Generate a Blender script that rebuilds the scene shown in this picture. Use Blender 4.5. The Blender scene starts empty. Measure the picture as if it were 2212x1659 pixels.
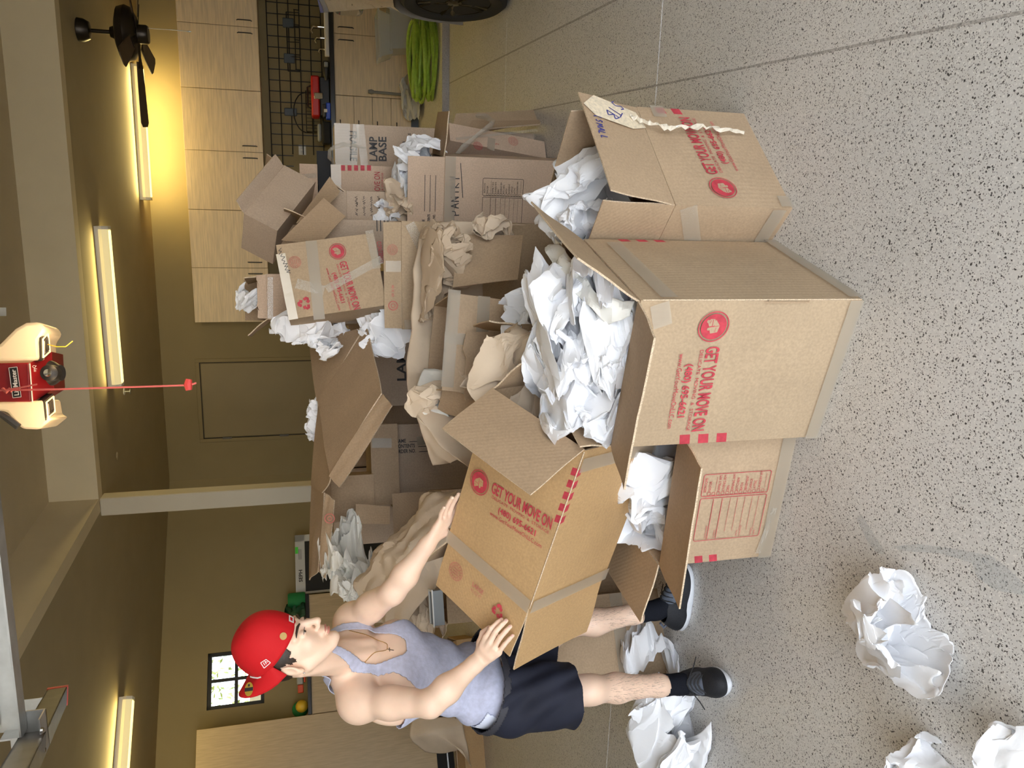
import bpy, bmesh, math, random
import numpy as np
from mathutils import Vector, Matrix, noise

scene = bpy.context.scene
COL = scene.collection
rng = random.Random(7)

# ------------------------------------------------------------------ camera
CAM_H = 1.55
PITCH = math.radians(14.6)
ROLL = math.radians(1.84)
FPX = 1662.0                      # focal length in pixels of the 2212 x 1659 frame
_R0 = Vector((1, 0, 0))
_F = Vector((0, math.cos(PITCH), -math.sin(PITCH)))
_U0 = Vector((0, math.sin(PITCH), math.cos(PITCH)))
_U = _U0 * math.cos(ROLL) + _R0 * math.sin(ROLL)
_R = _R0 * math.cos(ROLL) - _U0 * math.sin(ROLL)
CAM = Vector((0, 0, CAM_H))
cam_data = bpy.data.cameras.new('camera')
cam_data.sensor_fit = 'HORIZONTAL'
cam_data.sensor_width = 36.0
cam_data.lens = FPX / 2212.0 * 36.0
cam_data.clip_start = 0.05
cam = bpy.data.objects.new('camera', cam_data)
COL.objects.link(cam)
# the photograph was taken with the phone held upright and stored turned a quarter turn
_X, _Y, _Z = -_U, _R, -_F
cam.matrix_world = Matrix(((_X.x, _Y.x, _Z.x, 0), (_X.y, _Y.y, _Z.y, 0), (_X.z, _Y.z, _Z.z, CAM_H), (0, 0, 0, 1)))
scene.camera = cam

# ------------------------------------------------------------------ light and exposure
scene.view_settings.view_transform = 'Standard'
scene.view_settings.look = 'None'
scene.view_settings.gamma = 1.0
scene.view_settings.use_curve_mapping = False
scene.view_settings.exposure = EXPOSURE = 0.12
world = bpy.data.worlds.new('sky')
scene.world = world
world.use_nodes = True
_bg = world.node_tree.nodes['Background']
_bg.inputs['Color'].default_value = (0.85, 0.92, 1.0, 1)
_bg.inputs['Strength'].default_value = 8.2
sun_data = bpy.data.lights.new('sun', 'SUN')
sun_data.energy = 36.0
sun_data.angle = math.radians(0.6)
sun_data.color = (1.0, 0.94, 0.85)
sun = bpy.data.objects.new('sun', sun_data)
COL.objects.link(sun)
sun.rotation_euler = (math.radians(-40), 0, math.radians(15))   # high, behind the house: it lights the driveway only


def at(x, y, Y):
    """point of the place seen at pixel (x, y), at distance Y along the garage"""
    d = _F + _R * ((829.5 - y) / FPX) - _U * ((x - 1106.0) / FPX)
    return CAM + d * (Y / d.y)


def on(x, y, z=0.0):
    """point of the place seen at pixel (x, y), at height z"""
    d = _F + _R * ((829.5 - y) / FPX) - _U * ((x - 1106.0) / FPX)
    return CAM + d * ((z - CAM_H) / d.z)


# ------------------------------------------------------------------ materials
MATS = {}


def nt(name):
    m = bpy.data.materials.new(name)
    m.use_nodes = True
    n = m.node_tree.nodes
    return m, n, m.node_tree.links, n['Principled BSDF']


def plain(name, col, rough=0.5, metal=0.0, var=0.0, scale=8.0, bump=0.0, bscale=60.0, alpha=1.0, trans=0.0,
          emit=None, estr=0.0, sss=0.0, spec=None, stretch=None, coat=0.0):
    m, n, l, b = nt(name)
    b.inputs['Base Color'].default_value = (*col, 1)
    b.inputs['Roughness'].default_value = rough
    b.inputs['Metallic'].default_value = metal
    if spec is not None:
        b.inputs['Specular IOR Level'].default_value = spec
    if alpha < 1:
        b.inputs['Alpha'].default_value = alpha
    if trans:
        b.inputs['Transmission Weight'].default_value = trans
    if coat:
        b.inputs['Coat Weight'].default_value = coat
    if sss:
        b.inputs['Subsurface Weight'].default_value = sss
        b.inputs['Subsurface Radius'].default_value = (0.012, 0.005, 0.003)
        b.inputs['Subsurface Scale'].default_value = 0.6
    if emit:
        b.inputs['Emission Color'].default_value = (*emit, 1)
        b.inputs['Emission Strength'].default_value = estr
    tc = n.new('ShaderNodeTexCoord')
    mp = n.new('ShaderNodeMapping')
    l.new(tc.outputs['Object'], mp.inputs['Vector'])
    if stretch:
        mp.inputs['Scale'].default_value = stretch
    if var:
        t = n.new('ShaderNodeTexNoise')
        t.inputs['Scale'].default_value = scale
        t.inputs['Detail'].default_value = 5
        l.new(mp.outputs[0], t.inputs['Vector'])
        r = n.new('ShaderNodeValToRGB')
        r.color_ramp.elements[0].position = 0.3
        r.color_ramp.elements[1].position = 0.7
        r.color_ramp.elements[0].color = (*[c * (1 - var) for c in col], 1)
        r.color_ramp.elements[1].color = (*[min(1, c * (1 + var)) for c in col], 1)
        l.new(t.outputs['Fac'], r.inputs['Fac'])
        l.new(r.outputs['Color'], b.inputs['Base Color'])
    if bump:
        t2 = n.new('ShaderNodeTexNoise')
        t2.inputs['Scale'].default_value = bscale
        t2.inputs['Detail'].default_value = 3
        l.new(mp.outputs[0], t2.inputs['Vector'])
        bp = n.new('ShaderNodeBump')
        bp.inputs['Strength'].default_value = bump
        bp.inputs['Distance'].default_value = 0.004
        l.new(t2.outputs['Fac'], bp.inputs['Height'])
        l.new(bp.outputs[0], b.inputs['Normal'])
    MATS[name] = m
    return m


def cardboard(name, col):
    """kraft board: fine flutes showing through the liner, mottled colour"""
    m, n, l, b = nt(name)
    tc = n.new('ShaderNodeTexCoord')
    t = n.new('ShaderNodeTexNoise'); t.inputs['Scale'].default_value = 5.0; t.inputs['Detail'].default_value = 6
    t2 = n.new('ShaderNodeTexNoise'); t2.inputs['Scale'].default_value = 130.0; t2.inputs['Detail'].default_value = 2
    l.new(tc.outputs['Object'], t.inputs['Vector']); l.new(tc.outputs['Object'], t2.inputs['Vector'])
    r = n.new('ShaderNodeValToRGB')
    r.color_ramp.elements[0].position = 0.3; r.color_ramp.elements[1].position = 0.75
    r.color_ramp.elements[0].color = (*[c * 0.93 for c in col], 1)
    r.color_ramp.elements[1].color = (*[c * 1.06 for c in col], 1)
    l.new(t.outputs['Fac'], r.inputs['Fac'])
    r2 = n.new('ShaderNodeValToRGB')
    r2.color_ramp.elements[0].position = 0.3; r2.color_ramp.elements[1].position = 0.7
    r2.color_ramp.elements[0].color = (0.9, 0.9, 0.9, 1); r2.color_ramp.elements[1].color = (1.06, 1.06, 1.06, 1)
    l.new(t2.outputs['Fac'], r2.inputs['Fac'])
    mx = n.new('ShaderNodeMix'); mx.data_type = 'RGBA'; mx.blend_type = 'MULTIPLY'; mx.inputs['Factor'].default_value = 1
    l.new(r.outputs['Color'], mx.inputs['A']); l.new(r2.outputs['Color'], mx.inputs['B'])
    l.new(mx.outputs['Result'], b.inputs['Base Color'])
    b.inputs['Roughness'].default_value = 0.72
    b.inputs['Specular IOR Level'].default_value = 0.25
    mp = n.new('ShaderNodeMapping'); l.new(tc.outputs['Object'], mp.inputs['Vector'])
    w = n.new('ShaderNodeTexWave'); w.wave_type = 'BANDS'; w.bands_direction = 'DIAGONAL'
    mp.inputs['Scale'].default_value = (1, 1, 0.02)
    w.inputs['Scale'].default_value = 34.0; w.inputs['Distortion'].default_value = 0.6
    l.new(mp.outputs[0], w.inputs['Vector'])
    bp = n.new('ShaderNodeBump'); bp.inputs['Strength'].default_value = 0.10; bp.inputs['Distance'].default_value = 0.002
    l.new(w.outputs['Fac'], bp.inputs['Height'])
    bp2 = n.new('ShaderNodeBump'); bp2.inputs['Strength'].default_value = 0.25; bp2.inputs['Distance'].default_value = 0.01
    l.new(t.outputs['Fac'], bp2.inputs['Height']); l.new(bp.outputs[0], bp2.inputs['Normal'])
    l.new(bp2.outputs[0], b.inputs['Normal'])
    MATS[name] = m
    return m


cardboard('board', (0.465, 0.335, 0.215))
cardboard('board_warm', (0.51, 0.325, 0.155))
cardboard('board_pale', (0.455, 0.335, 0.215))
cardboard('board_grey', (0.50, 0.385, 0.285))
cardboard('board_pink', (0.60, 0.445, 0.325))
cardboard('board_inside', (0.42, 0.295, 0.185))
plain('board_edge', (0.62, 0.48, 0.33), 0.8, var=0.35, scale=240)
plain('torn_liner', (0.80, 0.68, 0.50), 0.85, var=0.15, scale=90)
plain('ink_red', (0.50, 0.045, 0.065), 0.65, var=0.22, scale=45)
plain('ink_red_faint', (0.52, 0.17, 0.13), 0.7, var=0.2, scale=40)
plain('ink_black', (0.03, 0.028, 0.03), 0.6, var=0.3, scale=60)
plain('marker_black', (0.02, 0.02, 0.025), 0.5)
plain('marker_blue', (0.05, 0.06, 0.30), 0.5)
plain('white_paper', (0.91, 0.91, 0.93), 0.62, var=0.035, scale=6, bump=0.25, bscale=28, spec=0.3)
plain('cream_paper', (0.84, 0.81, 0.74), 0.65, var=0.04, scale=6, bump=0.25, bscale=28, spec=0.3)
plain('kraft_paper', (0.70, 0.56, 0.41), 0.6, var=0.05, scale=6, bump=0.3, bscale=30, spec=0.35)
plain('kraft_dark', (0.56, 0.43, 0.30), 0.6, var=0.06, scale=6, bump=0.3, bscale=30, spec=0.35)
plain('wall_paint', (0.32, 0.255, 0.135), 0.85, var=0.03, scale=3, bump=0.08, bscale=160)
plain('beam_lit_paint', (0.72, 0.62, 0.42), 0.85, var=0.03, scale=3, bump=0.08, bscale=160)  # lit copy of the wall paint: daylight on the step is in the colour
plain('ceiling_lit_paint', (0.60, 0.51, 0.34), 0.9, var=0.03, scale=3, bump=0.08, bscale=160)  # lighter copy of the ceiling colour, with the high part's light painted in
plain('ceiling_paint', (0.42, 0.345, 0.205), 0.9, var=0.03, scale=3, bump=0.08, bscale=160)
plain('post_lit_paint', (0.66, 0.60, 0.48), 0.8, var=0.03, scale=3)  # lightened to carry the door light that falls on the post
plain('door_paint', (0.32, 0.255, 0.14), 0.6, var=0.03, scale=3)
plain('maple', (0.52, 0.39, 0.225), 0.42, var=0.10, scale=5, stretch=(14, 14, 1.2))  # darkened to include the shade on the left-wall cabinets
plain('maple_front_lit', (0.80, 0.64, 0.43), 0.42, var=0.12, scale=4, stretch=(1.0, 1.0, 16))  # same laminate, lightened for the light on the back-wall fronts
plain('dark_gap', (0.03, 0.025, 0.02), 0.7)
plain('black_plastic', (0.018, 0.018, 0.02), 0.42)
plain('black_matte', (0.022, 0.022, 0.024), 0.8)
plain('black_wire', (0.02, 0.02, 0.022), 0.45)
plain('steel', (0.55, 0.56, 0.57), 0.34, 0.9, var=0.12, scale=20)
plain('galvanised', (0.50, 0.51, 0.50), 0.42, 0.75, var=0.16, scale=14)
plain('dark_steel', (0.16, 0.15, 0.14), 0.45, 0.7, var=0.15, scale=14)
plain('chrome', (0.85, 0.85, 0.85), 0.12, 1.0)
plain('bronze', (0.035, 0.027, 0.02), 0.35, 0.55)
plain('bronze_blade', (0.075, 0.052, 0.035), 0.55, var=0.2, scale=6)
plain('counter_black', (0.02, 0.02, 0.024), 0.3)
plain('grey_plastic', (0.27, 0.29, 0.30), 0.5)
plain('blue_grey_plastic', (0.10, 0.125, 0.16), 0.5)
plain('red_plastic', (0.62, 0.02, 0.015), 0.38)
plain('blue_plastic', (0.01, 0.07, 0.60), 0.35)
plain('opener_red', (0.26, 0.012, 0.016), 0.35)
plain('cord_red', (0.80, 0.16, 0.13), 0.7)
plain('handle_red', (0.75, 0.07, 0.06), 0.5)
plain('lens_glow', (0.85, 0.72, 0.5), 0.35, emit=(1.0, 0.62, 0.26), estr=0.30)
plain('lens_clear', (0.78, 0.77, 0.74), 0.35)
plain('vent_dark', (0.05, 0.045, 0.04), 0.5)
plain('vent_glow', (0.9, 0.75, 0.5), 0.5, emit=(1.0, 0.72, 0.36), estr=0.9)
plain('tube_glow', (0.95, 0.9, 0.65), 0.4, emit=(1.0, 0.84, 0.36), estr=1.5)
plain('diffuser_side', (0.85, 0.82, 0.62), 0.4, emit=(1.0, 0.80, 0.34), estr=0.42)
plain('white_plastic', (0.78, 0.77, 0.74), 0.4)
plain('frame_white', (0.62, 0.62, 0.60), 0.5)
plain('panel_black', (0.012, 0.012, 0.012), 0.4)
plain('green_sticker', (0.10, 0.75, 0.08), 0.6)
plain('green_foam', (0.015, 0.22, 0.06), 0.7)
plain('green_net', (0.02, 0.10, 0.05), 0.6, alpha=0.65)
plain('toy_grey', (0.42, 0.43, 0.42), 0.5)
plain('toy_orange', (0.70, 0.09, 0.03), 0.45)
plain('toy_yellow', (0.75, 0.47, 0.03), 0.45)
plain('hose_green', (0.36, 0.55, 0.07), 0.45, var=0.15, scale=30)
plain('clear_plastic', (0.74, 0.78, 0.82), 0.22, alpha=0.42, spec=0.6)
plain('bag_plastic', (0.72, 0.74, 0.76), 0.3, alpha=0.72, spec=0.5)
plain('mop_grey', (0.20, 0.20, 0.20), 0.6)
plain('tape', (0.50, 0.44, 0.35), 0.28, alpha=0.45, bump=0.10, bscale=9, spec=0.6)
plain('tape_shiny', (0.64, 0.59, 0.50), 0.20, alpha=0.34, bump=0.10, bscale=8, spec=0.9)
plain('tape_loose', (0.76, 0.68, 0.55), 0.25, alpha=0.9, bump=0.6, bscale=30, spec=0.6)
plain('window_glass', (0.9, 0.95, 0.95), 0.02, trans=1.0, spec=0.5)
plain('window_frame', (0.012, 0.012, 0.013), 0.5)
plain('outside_wall', (0.70, 0.66, 0.56), 0.9, var=0.05, scale=6)
plain('outside_leaf', (0.25, 0.34, 0.10), 0.7, var=0.5, scale=14)
plain('driveway', (0.52, 0.49, 0.45), 0.9, var=0.08, scale=4)
plain('tyre', (0.016, 0.016, 0.017), 0.75)
plain('rim_dark', (0.05, 0.045, 0.035), 0.2, 0.9)
plain('car_paint', (0.55, 0.49, 0.41), 0.25, 0.35, coat=1.0)
plain('car_glass', (0.02, 0.02, 0.025), 0.08)
plain('headlight', (0.20, 0.20, 0.19), 0.12, 0.5, coat=1.0)
plain('skin', (0.84, 0.60, 0.45), 0.48, var=0.07, scale=9, sss=0.12, bump=0.06, bscale=220)
plain('skin_pink', (0.68, 0.32, 0.25), 0.5, sss=0.12)
plain('lip', (0.58, 0.24, 0.19), 0.45, sss=0.1)
plain('nail', (0.74, 0.46, 0.38), 0.3)
plain('hair', (0.030, 0.018, 0.011), 0.5, var=0.4, scale=120)
plain('leg_hair', (0.22, 0.13, 0.09), 0.6)
plain('eye_white', (0.62, 0.57, 0.53), 0.25)
plain('iris', (0.05, 0.03, 0.02), 0.2)
plain('cap_red', (0.55, 0.010, 0.014), 0.72, bump=0.15, bscale=500, spec=0.25)
plain('cap_white', (0.85, 0.82, 0.80), 0.6)
plain('cap_gold', (0.72, 0.50, 0.08), 0.35, 0.5)
plain('gold', (0.80, 0.55, 0.22), 0.25, 0.9)
plain('tank_grey', (0.50, 0.515, 0.655), 0.85, var=0.10, scale=60, bump=0.2, bscale=300, spec=0.15)
plain('shirt_white', (0.70, 0.74, 0.88), 0.8, var=0.04, scale=20)
plain('shorts_navy', (0.018, 0.020, 0.034), 0.75, var=0.2, scale=8, bump=0.1, bscale=300, spec=0.25)
plain('shorts_band', (0.035, 0.035, 0.045), 0.7)
plain('sock_black', (0.012, 0.013, 0.018), 0.9, bump=0.3, bscale=300, spec=0.1)
plain('shoe_black', (0.012, 0.013, 0.017), 0.7, var=0.5, scale=260, bump=0.4, bscale=350)
plain('shoe_grey', (0.10, 0.115, 0.15), 0.6)
plain('shoe_sole', (0.72, 0.74, 0.78), 0.55, var=0.08, scale=20)


def floor_material():
    m, n, l, b = nt('epoxy_floor')
    tc = n.new('ShaderNodeTexCoord')
    base = n.new('ShaderNodeTexNoise'); base.inputs['Scale'].default_value = 1.1; base.inputs['Detail'].default_value = 4
    l.new(tc.outputs['Object'], base.inputs['Vector'])
    rb = n.new('ShaderNodeValToRGB')
    rb.color_ramp.elements[0].position = 0.35; rb.color_ramp.elements[1].position = 0.7
    rb.color_ramp.elements[0].color = (0.67, 0.645, 0.61, 1); rb.color_ramp.elements[1].color = (0.74, 0.71, 0.675, 1)
    l.new(base.outputs['Fac'], rb.inputs['Fac'])
    cur = rb.outputs['Color']
    for sc, stops in ((225.0, ((0.0, 0.06), (0.0, 0.16))), (390.0, ((0.0, 0.22), (0.06, 0.26)))):
        v = n.new('ShaderNodeTexVoronoi'); v.inputs['Scale'].default_value = sc
        l.new(tc.outputs['Object'], v.inputs['Vector'])
        s = n.new('ShaderNodeSeparateColor'); l.new(v.outputs['Color'], s.inputs['Color'])
        lt = n.new('ShaderNodeMath'); lt.operation = 'LESS_THAN'; lt.inputs[1].default_value = stops[1][0] + 0.04
        l.new(s.outputs['Red'], lt.inputs[0])
        mx = n.new('ShaderNodeMix'); mx.data_type = 'RGBA'
        mx.inputs['B'].default_value = (stops[0][1], stops[0][1] * 0.92, stops[0][1] * 0.85, 1)
        l.new(lt.outputs[0], mx.inputs['Factor']); l.new(cur, mx.inputs['A'])
        gt = n.new('ShaderNodeMath'); gt.operation = 'GREATER_THAN'; gt.inputs[1].default_value = 0.945
        l.new(s.outputs['Green'], gt.inputs[0])
        mx2 = n.new('ShaderNodeMix'); mx2.data_type = 'RGBA'
        mx2.inputs['B'].default_value = (0.82, 0.79, 0.75, 1)
        l.new(gt.outputs[0], mx2.inputs['Factor']); l.new(mx.outputs['Result'], mx2.inputs['A'])
        cur = mx2.outputs['Result']
    l.new(cur, b.inputs['Base Color'])
    b.inputs['Roughness'].default_value = 0.42
    t2 = n.new('ShaderNodeTexNoise'); t2.inputs['Scale'].default_value = 160
    l.new(tc.outputs['Object'], t2.inputs['Vector'])
    bp = n.new('ShaderNodeBump'); bp.inputs['Strength'].default_value = 0.12; bp.inputs['Distance'].default_value = 0.003
    l.new(t2.outputs['Fac'], bp.inputs['Height']); l.new(bp.outputs[0], b.inputs['Normal'])
    MATS['floor'] = m


floor_material()
plain('joint_dark', (0.42, 0.39, 0.36), 0.8, var=0.5, scale=120)
plain('joint_line', (0.86, 0.83, 0.78), 0.8, var=0.4, scale=90)
plain('paint_smear', (0.60, 0.64, 0.66), 0.5, alpha=0.28, var=0.2, scale=40)
plain('curb_face', (0.42, 0.40, 0.38), 0.7, var=0.3, scale=160)


# ------------------------------------------------------------------ mesh helpers
def link(o, parent=None):
    COL.objects.link(o)
    if parent is not None:
        o.parent = parent
    return o


def mesh(name, verts, faces, mat, parent=None, smooth=False, sharp=None, mats=None, fmat=None):
    me = bpy.data.meshes.new(name)
    me.from_pydata([tuple(v) for v in verts], [], [tuple(f) for f in faces])
    if mats:
        for k in mats:
            me.materials.append(MATS[k])
        if fmat is not None:
            me.polygons.foreach_set('material_index', list(fmat))
    else:
        me.materials.append(MATS[mat])
    if smooth:
        me.polygons.foreach_set('use_smooth', [True] * len(me.polygons))
        if sharp is not None:
            me.set_sharp_from_angle(angle=math.radians(sharp))
    me.update()
    return link(bpy.data.objects.new(name, me), parent)


def tag(o, label=None, cat=None, group=None, kind=None):
    if label: o['label'] = label
    if cat: o['category'] = cat
    if group: o['group'] = group
    if kind: o['kind'] = kind
    return o


def thing(name, label, cat, M=None, group=None):
    o = bpy.data.objects.new(name, None)
    o.empty_display_size = 0.1
    link(o)
    if M is not None:
        o.matrix_world = M if isinstance(M, Matrix) else Matrix.Translation(M)
    return tag(o, label, cat, group)


class MB:
    """collects shapes, then links them as one mesh object"""
    def __init__(s):
        s.v = []; s.f = []; s.m = []
        s.cur = 0

    def add(s, verts, faces):
        k = len(s.v)
        s.v += [Vector(v) for v in verts]
        s.f += [tuple(i + k for i in f) for f in faces]
        s.m += [s.cur] * len(faces)
        return s

    def box(s, a, b, M=None):
        x0, y0, z0 = a; x1, y1, z1 = b
        vs = [Vector(p) for p in ((x0, y0, z0), (x1, y0, z0), (x1, y1, z0), (x0, y1, z0), (x0, y0, z1), (x1, y0, z1), (x1, y1, z1), (x0, y1, z1))]
        if M is not None:
            vs = [M @ p for p in vs]
        return s.add(vs, ((0, 3, 2, 1), (4, 5, 6, 7), (0, 1, 5, 4), (1, 2, 6, 5), (2, 3, 7, 6), (3, 0, 4, 7)))

    def tube(s, pts, r, seg=8, closed=False, cap=True):
        pts = [Vector(p) for p in pts]
        n = len(pts)
        rs = r if isinstance(r, (list, tuple)) else [r] * n
        up = None
        rings = []
        for i, p in enumerate(pts):
            if closed:
                t = pts[(i + 1) % n] - pts[i - 1]
            else:
                t = pts[min(i + 1, n - 1)] - pts[max(i - 1, 0)]
            if t.length < 1e-9: t = Vector((0, 0, 1))
            t.normalize()
            if up is None:
                up = Vector((0, 0, 1)) if abs(t.z) < 0.9 else Vector((1, 0, 0))
            a = t.cross(up)
            if a.length < 1e-6:
                a = t.orthogonal()
            a.normalize()
            bb = a.cross(t); up = bb
            rings.append([p + (a * math.cos(q) + bb * math.sin(q)) * rs[i] for q in [2 * math.pi * j / seg for j in range(seg)]])
        vs = [q for rg in rings for q in rg]
        fs = []
        m = n if closed else n - 1
        for i in range(m):
            for j in range(seg):
                a0 = i * seg + j; a1 = i * seg + (j + 1) % seg
                b0 = ((i + 1) % n) * seg + j; b1 = ((i + 1) % n) * seg + (j + 1) % seg
                fs.append((a0, a1, b1, b0))
        if cap and not closed:
            fs.append(tuple(range(seg - 1, -1, -1)))
            fs.append(tuple((n - 1) * seg + j for j in range(seg)))
        return s.add(vs, fs)

    def lathe(s, prof, seg=24, M=None, cap=True):
        vs = []; fs = []
        for (r, z) in prof:
            for j in range(seg):
                q = 2 * math.pi * j / seg
                vs.append(Vector((r * math.cos(q), r * math.sin(q), z)))
        for i in range(len(prof) - 1):
            for j in range(seg):
                fs.append((i * seg + j, i * seg + (j + 1) % seg, (i + 1) * seg + (j + 1) % seg, (i + 1) * seg + j))
        if cap:
            fs.append(tuple(range(seg - 1, -1, -1)))
            fs.append(tuple((len(prof) - 1) * seg + j for j in range(seg)))
        if M is not None:
            vs = [M @ v for v in vs]
        return s.add(vs, fs)

    def prism(s, poly, h, M=None):
        """polygon in the xy plane, extruded by h along z"""
        n = len(poly)
        vs = [Vector((p[0], p[1], 0)) for p in poly] + [Vector((p[0], p[1], h)) for p in poly]
        fs = [tuple(range(n - 1, -1, -1)), tuple(range(n, 2 * n))]
        fs += [(i, (i + 1) % n, n + (i + 1) % n, n + i) for i in range(n)]
        if M is not None:
            vs = [M @ v for v in vs]
        return s.add(vs, fs)

    def build(s, name, mat, parent=None, smooth=False, sharp=None, bevel=0, seg=2, mats=None):
        o = mesh(name, s.v, s.f, mat, parent, smooth or bool(bevel), sharp if sharp is not None else (40 if (smooth or bevel) else None), mats, s.m if mats else None)
        if bevel:
            b = o.modifiers.new('bevel', 'BEVEL')
            b.width = bevel; b.segments = seg; b.limit_method = 'ANGLE'
        return o


def frame(o, x, y=None, z=None):
    """matrix with origin o, x axis x; y and z completed (give z or y as a hint)"""
    x = Vector(x).normalized()
    if z is not None:
        z = Vector(z); z = (z - x * z.dot(x)).normalized(); y = z.cross(x)
    else:
        y = Vector(y); y = (y - x * y.dot(x)).normalized(); z = x.cross(y)
    o = Vector(o)
    return Matrix(((x.x, y.x, z.x, o.x), (x.y, y.y, z.y, o.y), (x.z, y.z, z.z, o.z), (0, 0, 0, 1)))


def yawM(x, y, z, a):
    return Matrix.Translation((x, y, z)) @ Matrix.Rotation(a, 4, 'Z')


_textcache = {}


def text_geo(s, bold=False):
    """flat outline of a line of lettering: verts (unit cap height, centred), faces, width"""
    if (s, bold) in _textcache:
        return _textcache[(s, bold)]
    cu = bpy.data.curves.new('lettering', 'FONT')
    cu.body = s
    cu.size = 1.0
    cu.resolution_u = 3
    if bold: cu.offset = 0.022
    o = bpy.data.objects.new('lettering', cu)
    COL.objects.link(o)
    dg = bpy.context.evaluated_depsgraph_get()
    me = bpy.data.meshes.new_from_object(o.evaluated_get(dg))
    vs = [v.co.copy() for v in me.vertices]
    fs = [tuple(p.vertices) for p in me.polygons]
    bpy.data.objects.remove(o); bpy.data.curves.remove(cu); bpy.data.meshes.remove(me)
    x0 = min(v.x for v in vs); x1 = max(v.x for v in vs)
    vs = [Vector(((v.x - (x0 + x1) / 2) / (x1 - x0), (v.y - 0.345) / 0.69, 0)) for v in vs]
    _textcache[(s, bold)] = (vs, fs)
    return vs, fs


def put_text(mb, s, M, cx, cy, w, h, bold=False):
    """lettering of width w and cap height h centred at (cx, cy) of frame M"""
    vs, fs = text_geo(s, bold)
    mb.add([M @ Vector((cx + v.x * w, cy + v.y * h, 0)) for v in vs], fs)
    return mb


def rect(mb, M, x0, y0, x1, y1):
    mb.add([M @ Vector(p) for p in ((x0, y0, 0), (x1, y0, 0), (x1, y1, 0), (x0, y1, 0))], [(0, 1, 2, 3)])


def ring(mb, M, cx, cy, r0, r1, seg=40, sq=1.0):
    vs = []; fs = []
    for j in range(seg):
        q = 2 * math.pi * j / seg
        vs.append(M @ Vector((cx + r0 * math.cos(q), cy + r0 * sq * math.sin(q), 0)))
        vs.append(M @ Vector((cx + r1 * math.cos(q), cy + r1 * sq * math.sin(q), 0)))
    for j in range(seg):
        k = (j + 1) % seg
        fs.append((2 * j, 2 * j + 1, 2 * k + 1, 2 * k))
    mb.add(vs, fs)


def disc(mb, M, cx, cy, r, seg=40, z=0.0):
    mb.add([M @ Vector((cx + r * math.cos(2 * math.pi * j / seg), cy + r * math.sin(2 * math.pi * j / seg), z)) for j in range(seg)], [tuple(range(seg))])


def poly(mb, M, pts, z=0.0):
    mb.add([M @ Vector((p[0], p[1], z)) for p in pts], [tuple(range(len(pts)))])


def line2(mb, M, p, q, w):
    p = Vector((*p, 0)); q = Vector((*q, 0)); d = (q - p).normalized(); s = Vector((-d.y, d.x, 0)) * w / 2
    mb.add([M @ v for v in (p - s, q - s, q + s, p + s)], [(0, 1, 2, 3)])

# ------------------------------------------------------------------ the setting
TH = math.radians(11.5)
WM = frame((3.25, 8.26, 0), (math.cos(TH), -math.sin(TH), 0), z=(0, 0, 1))       # back wall frame: x right, y into the wall
WI = WM.inverted()
KC = WM @ Vector((-5.038, 2.408, 0))
LM = frame(KC, (0.9027, 0.4303, 0), z=(0, 0, 1))                                  # angled left wall frame
LI = LM.inverted()
ZC, ZH = 3.51, 3.92
YW = 2.408


def onp(M, x, y, off):
    """point (in frame M) where the sight line of a pixel meets the plane y = off of M"""
    I = M.inverted()
    c = I @ CAM
    d = (I.to_3x3() @ (_F + _R * ((829.5 - y) / FPX) - _U * ((x - 1106.0) / FPX)))
    return c + d * ((off - c.y) / d.y)


def struct(o, kind='structure'):
    o['kind'] = kind
    return o


NF = -11.0                        # unseen front wall, set back to even daylight, in the back wall's frame
floor = struct(MB().box((-14, NF, -0.1), (5.0, 5.0, 0.0), WM).build('floor', 'floor'))
# saw-cut joints in the slab, filled and slightly proud
def joint(p, q, w=0.011, mat='joint_line'):
    p = Vector((p[0], p[1], 0)); q = Vector((q[0], q[1], 0))
    d = q - p
    Mj = frame(p, d, z=(0, 0, 1))
    return MB().box((0, -w / 2, 0.0002), (d.length, w / 2, 0.0012), Mj).build('joint', mat, floor)
a_, b_ = on(1541, 160), on(1126, 243)
joint(a_ - (b_ - a_) * 0.9, b_ + (b_ - a_) * 1.2, 0.008, 'joint_dark')
a_, b_ = on(1236, 47), on(977, 177)
joint(a_ - (b_ - a_) * 0.3, b_ + (b_ - a_) * 0.15, 0.012, 'joint_dark')
joint((3.6, 2.60), (-6.0, 5.1))
joint(on(1095, 40), on(1090, 250))
# bluish paint smear on the near floor
for pts in (((1850, 1120), (1862, 1112), (1885, 1150), (1905, 1180), (1912, 1196), (1895, 1196), (1872, 1165)),
            ((1930, 1180), (1985, 1175), (2060, 1185), (2140, 1200), (2175, 1225), (2212, 1262), (2212, 1285), (2150, 1275), (2110, 1245), (2100, 1215), (2030, 1195), (1945, 1190))):
    v = [on(*p) for p in pts]
    mesh('paint_smear', [(p.x, p.y, 0.0011) for p in v], [tuple(range(len(v)))], 'paint_smear', floor)
struct(MB().box((-40, NF - 40, -0.14), (30, NF - 0.001, -0.02), WM).build('driveway', 'driveway'))
struct(MB().box((-5.0, 0.0, 0.0), (4.6, YW, 0.075), WM).build('raised_slab', 'floor'))
struct(MB().box((-5.0, -0.012, 0.0), (4.6, -0.001, 0.077), WM).build('trim_1', 'curb_face'))

struct(MB().box((-5.2, YW, 0), (4.6, YW + 0.15, ZC), WM).build('wall_back', 'wall_paint'))
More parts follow.
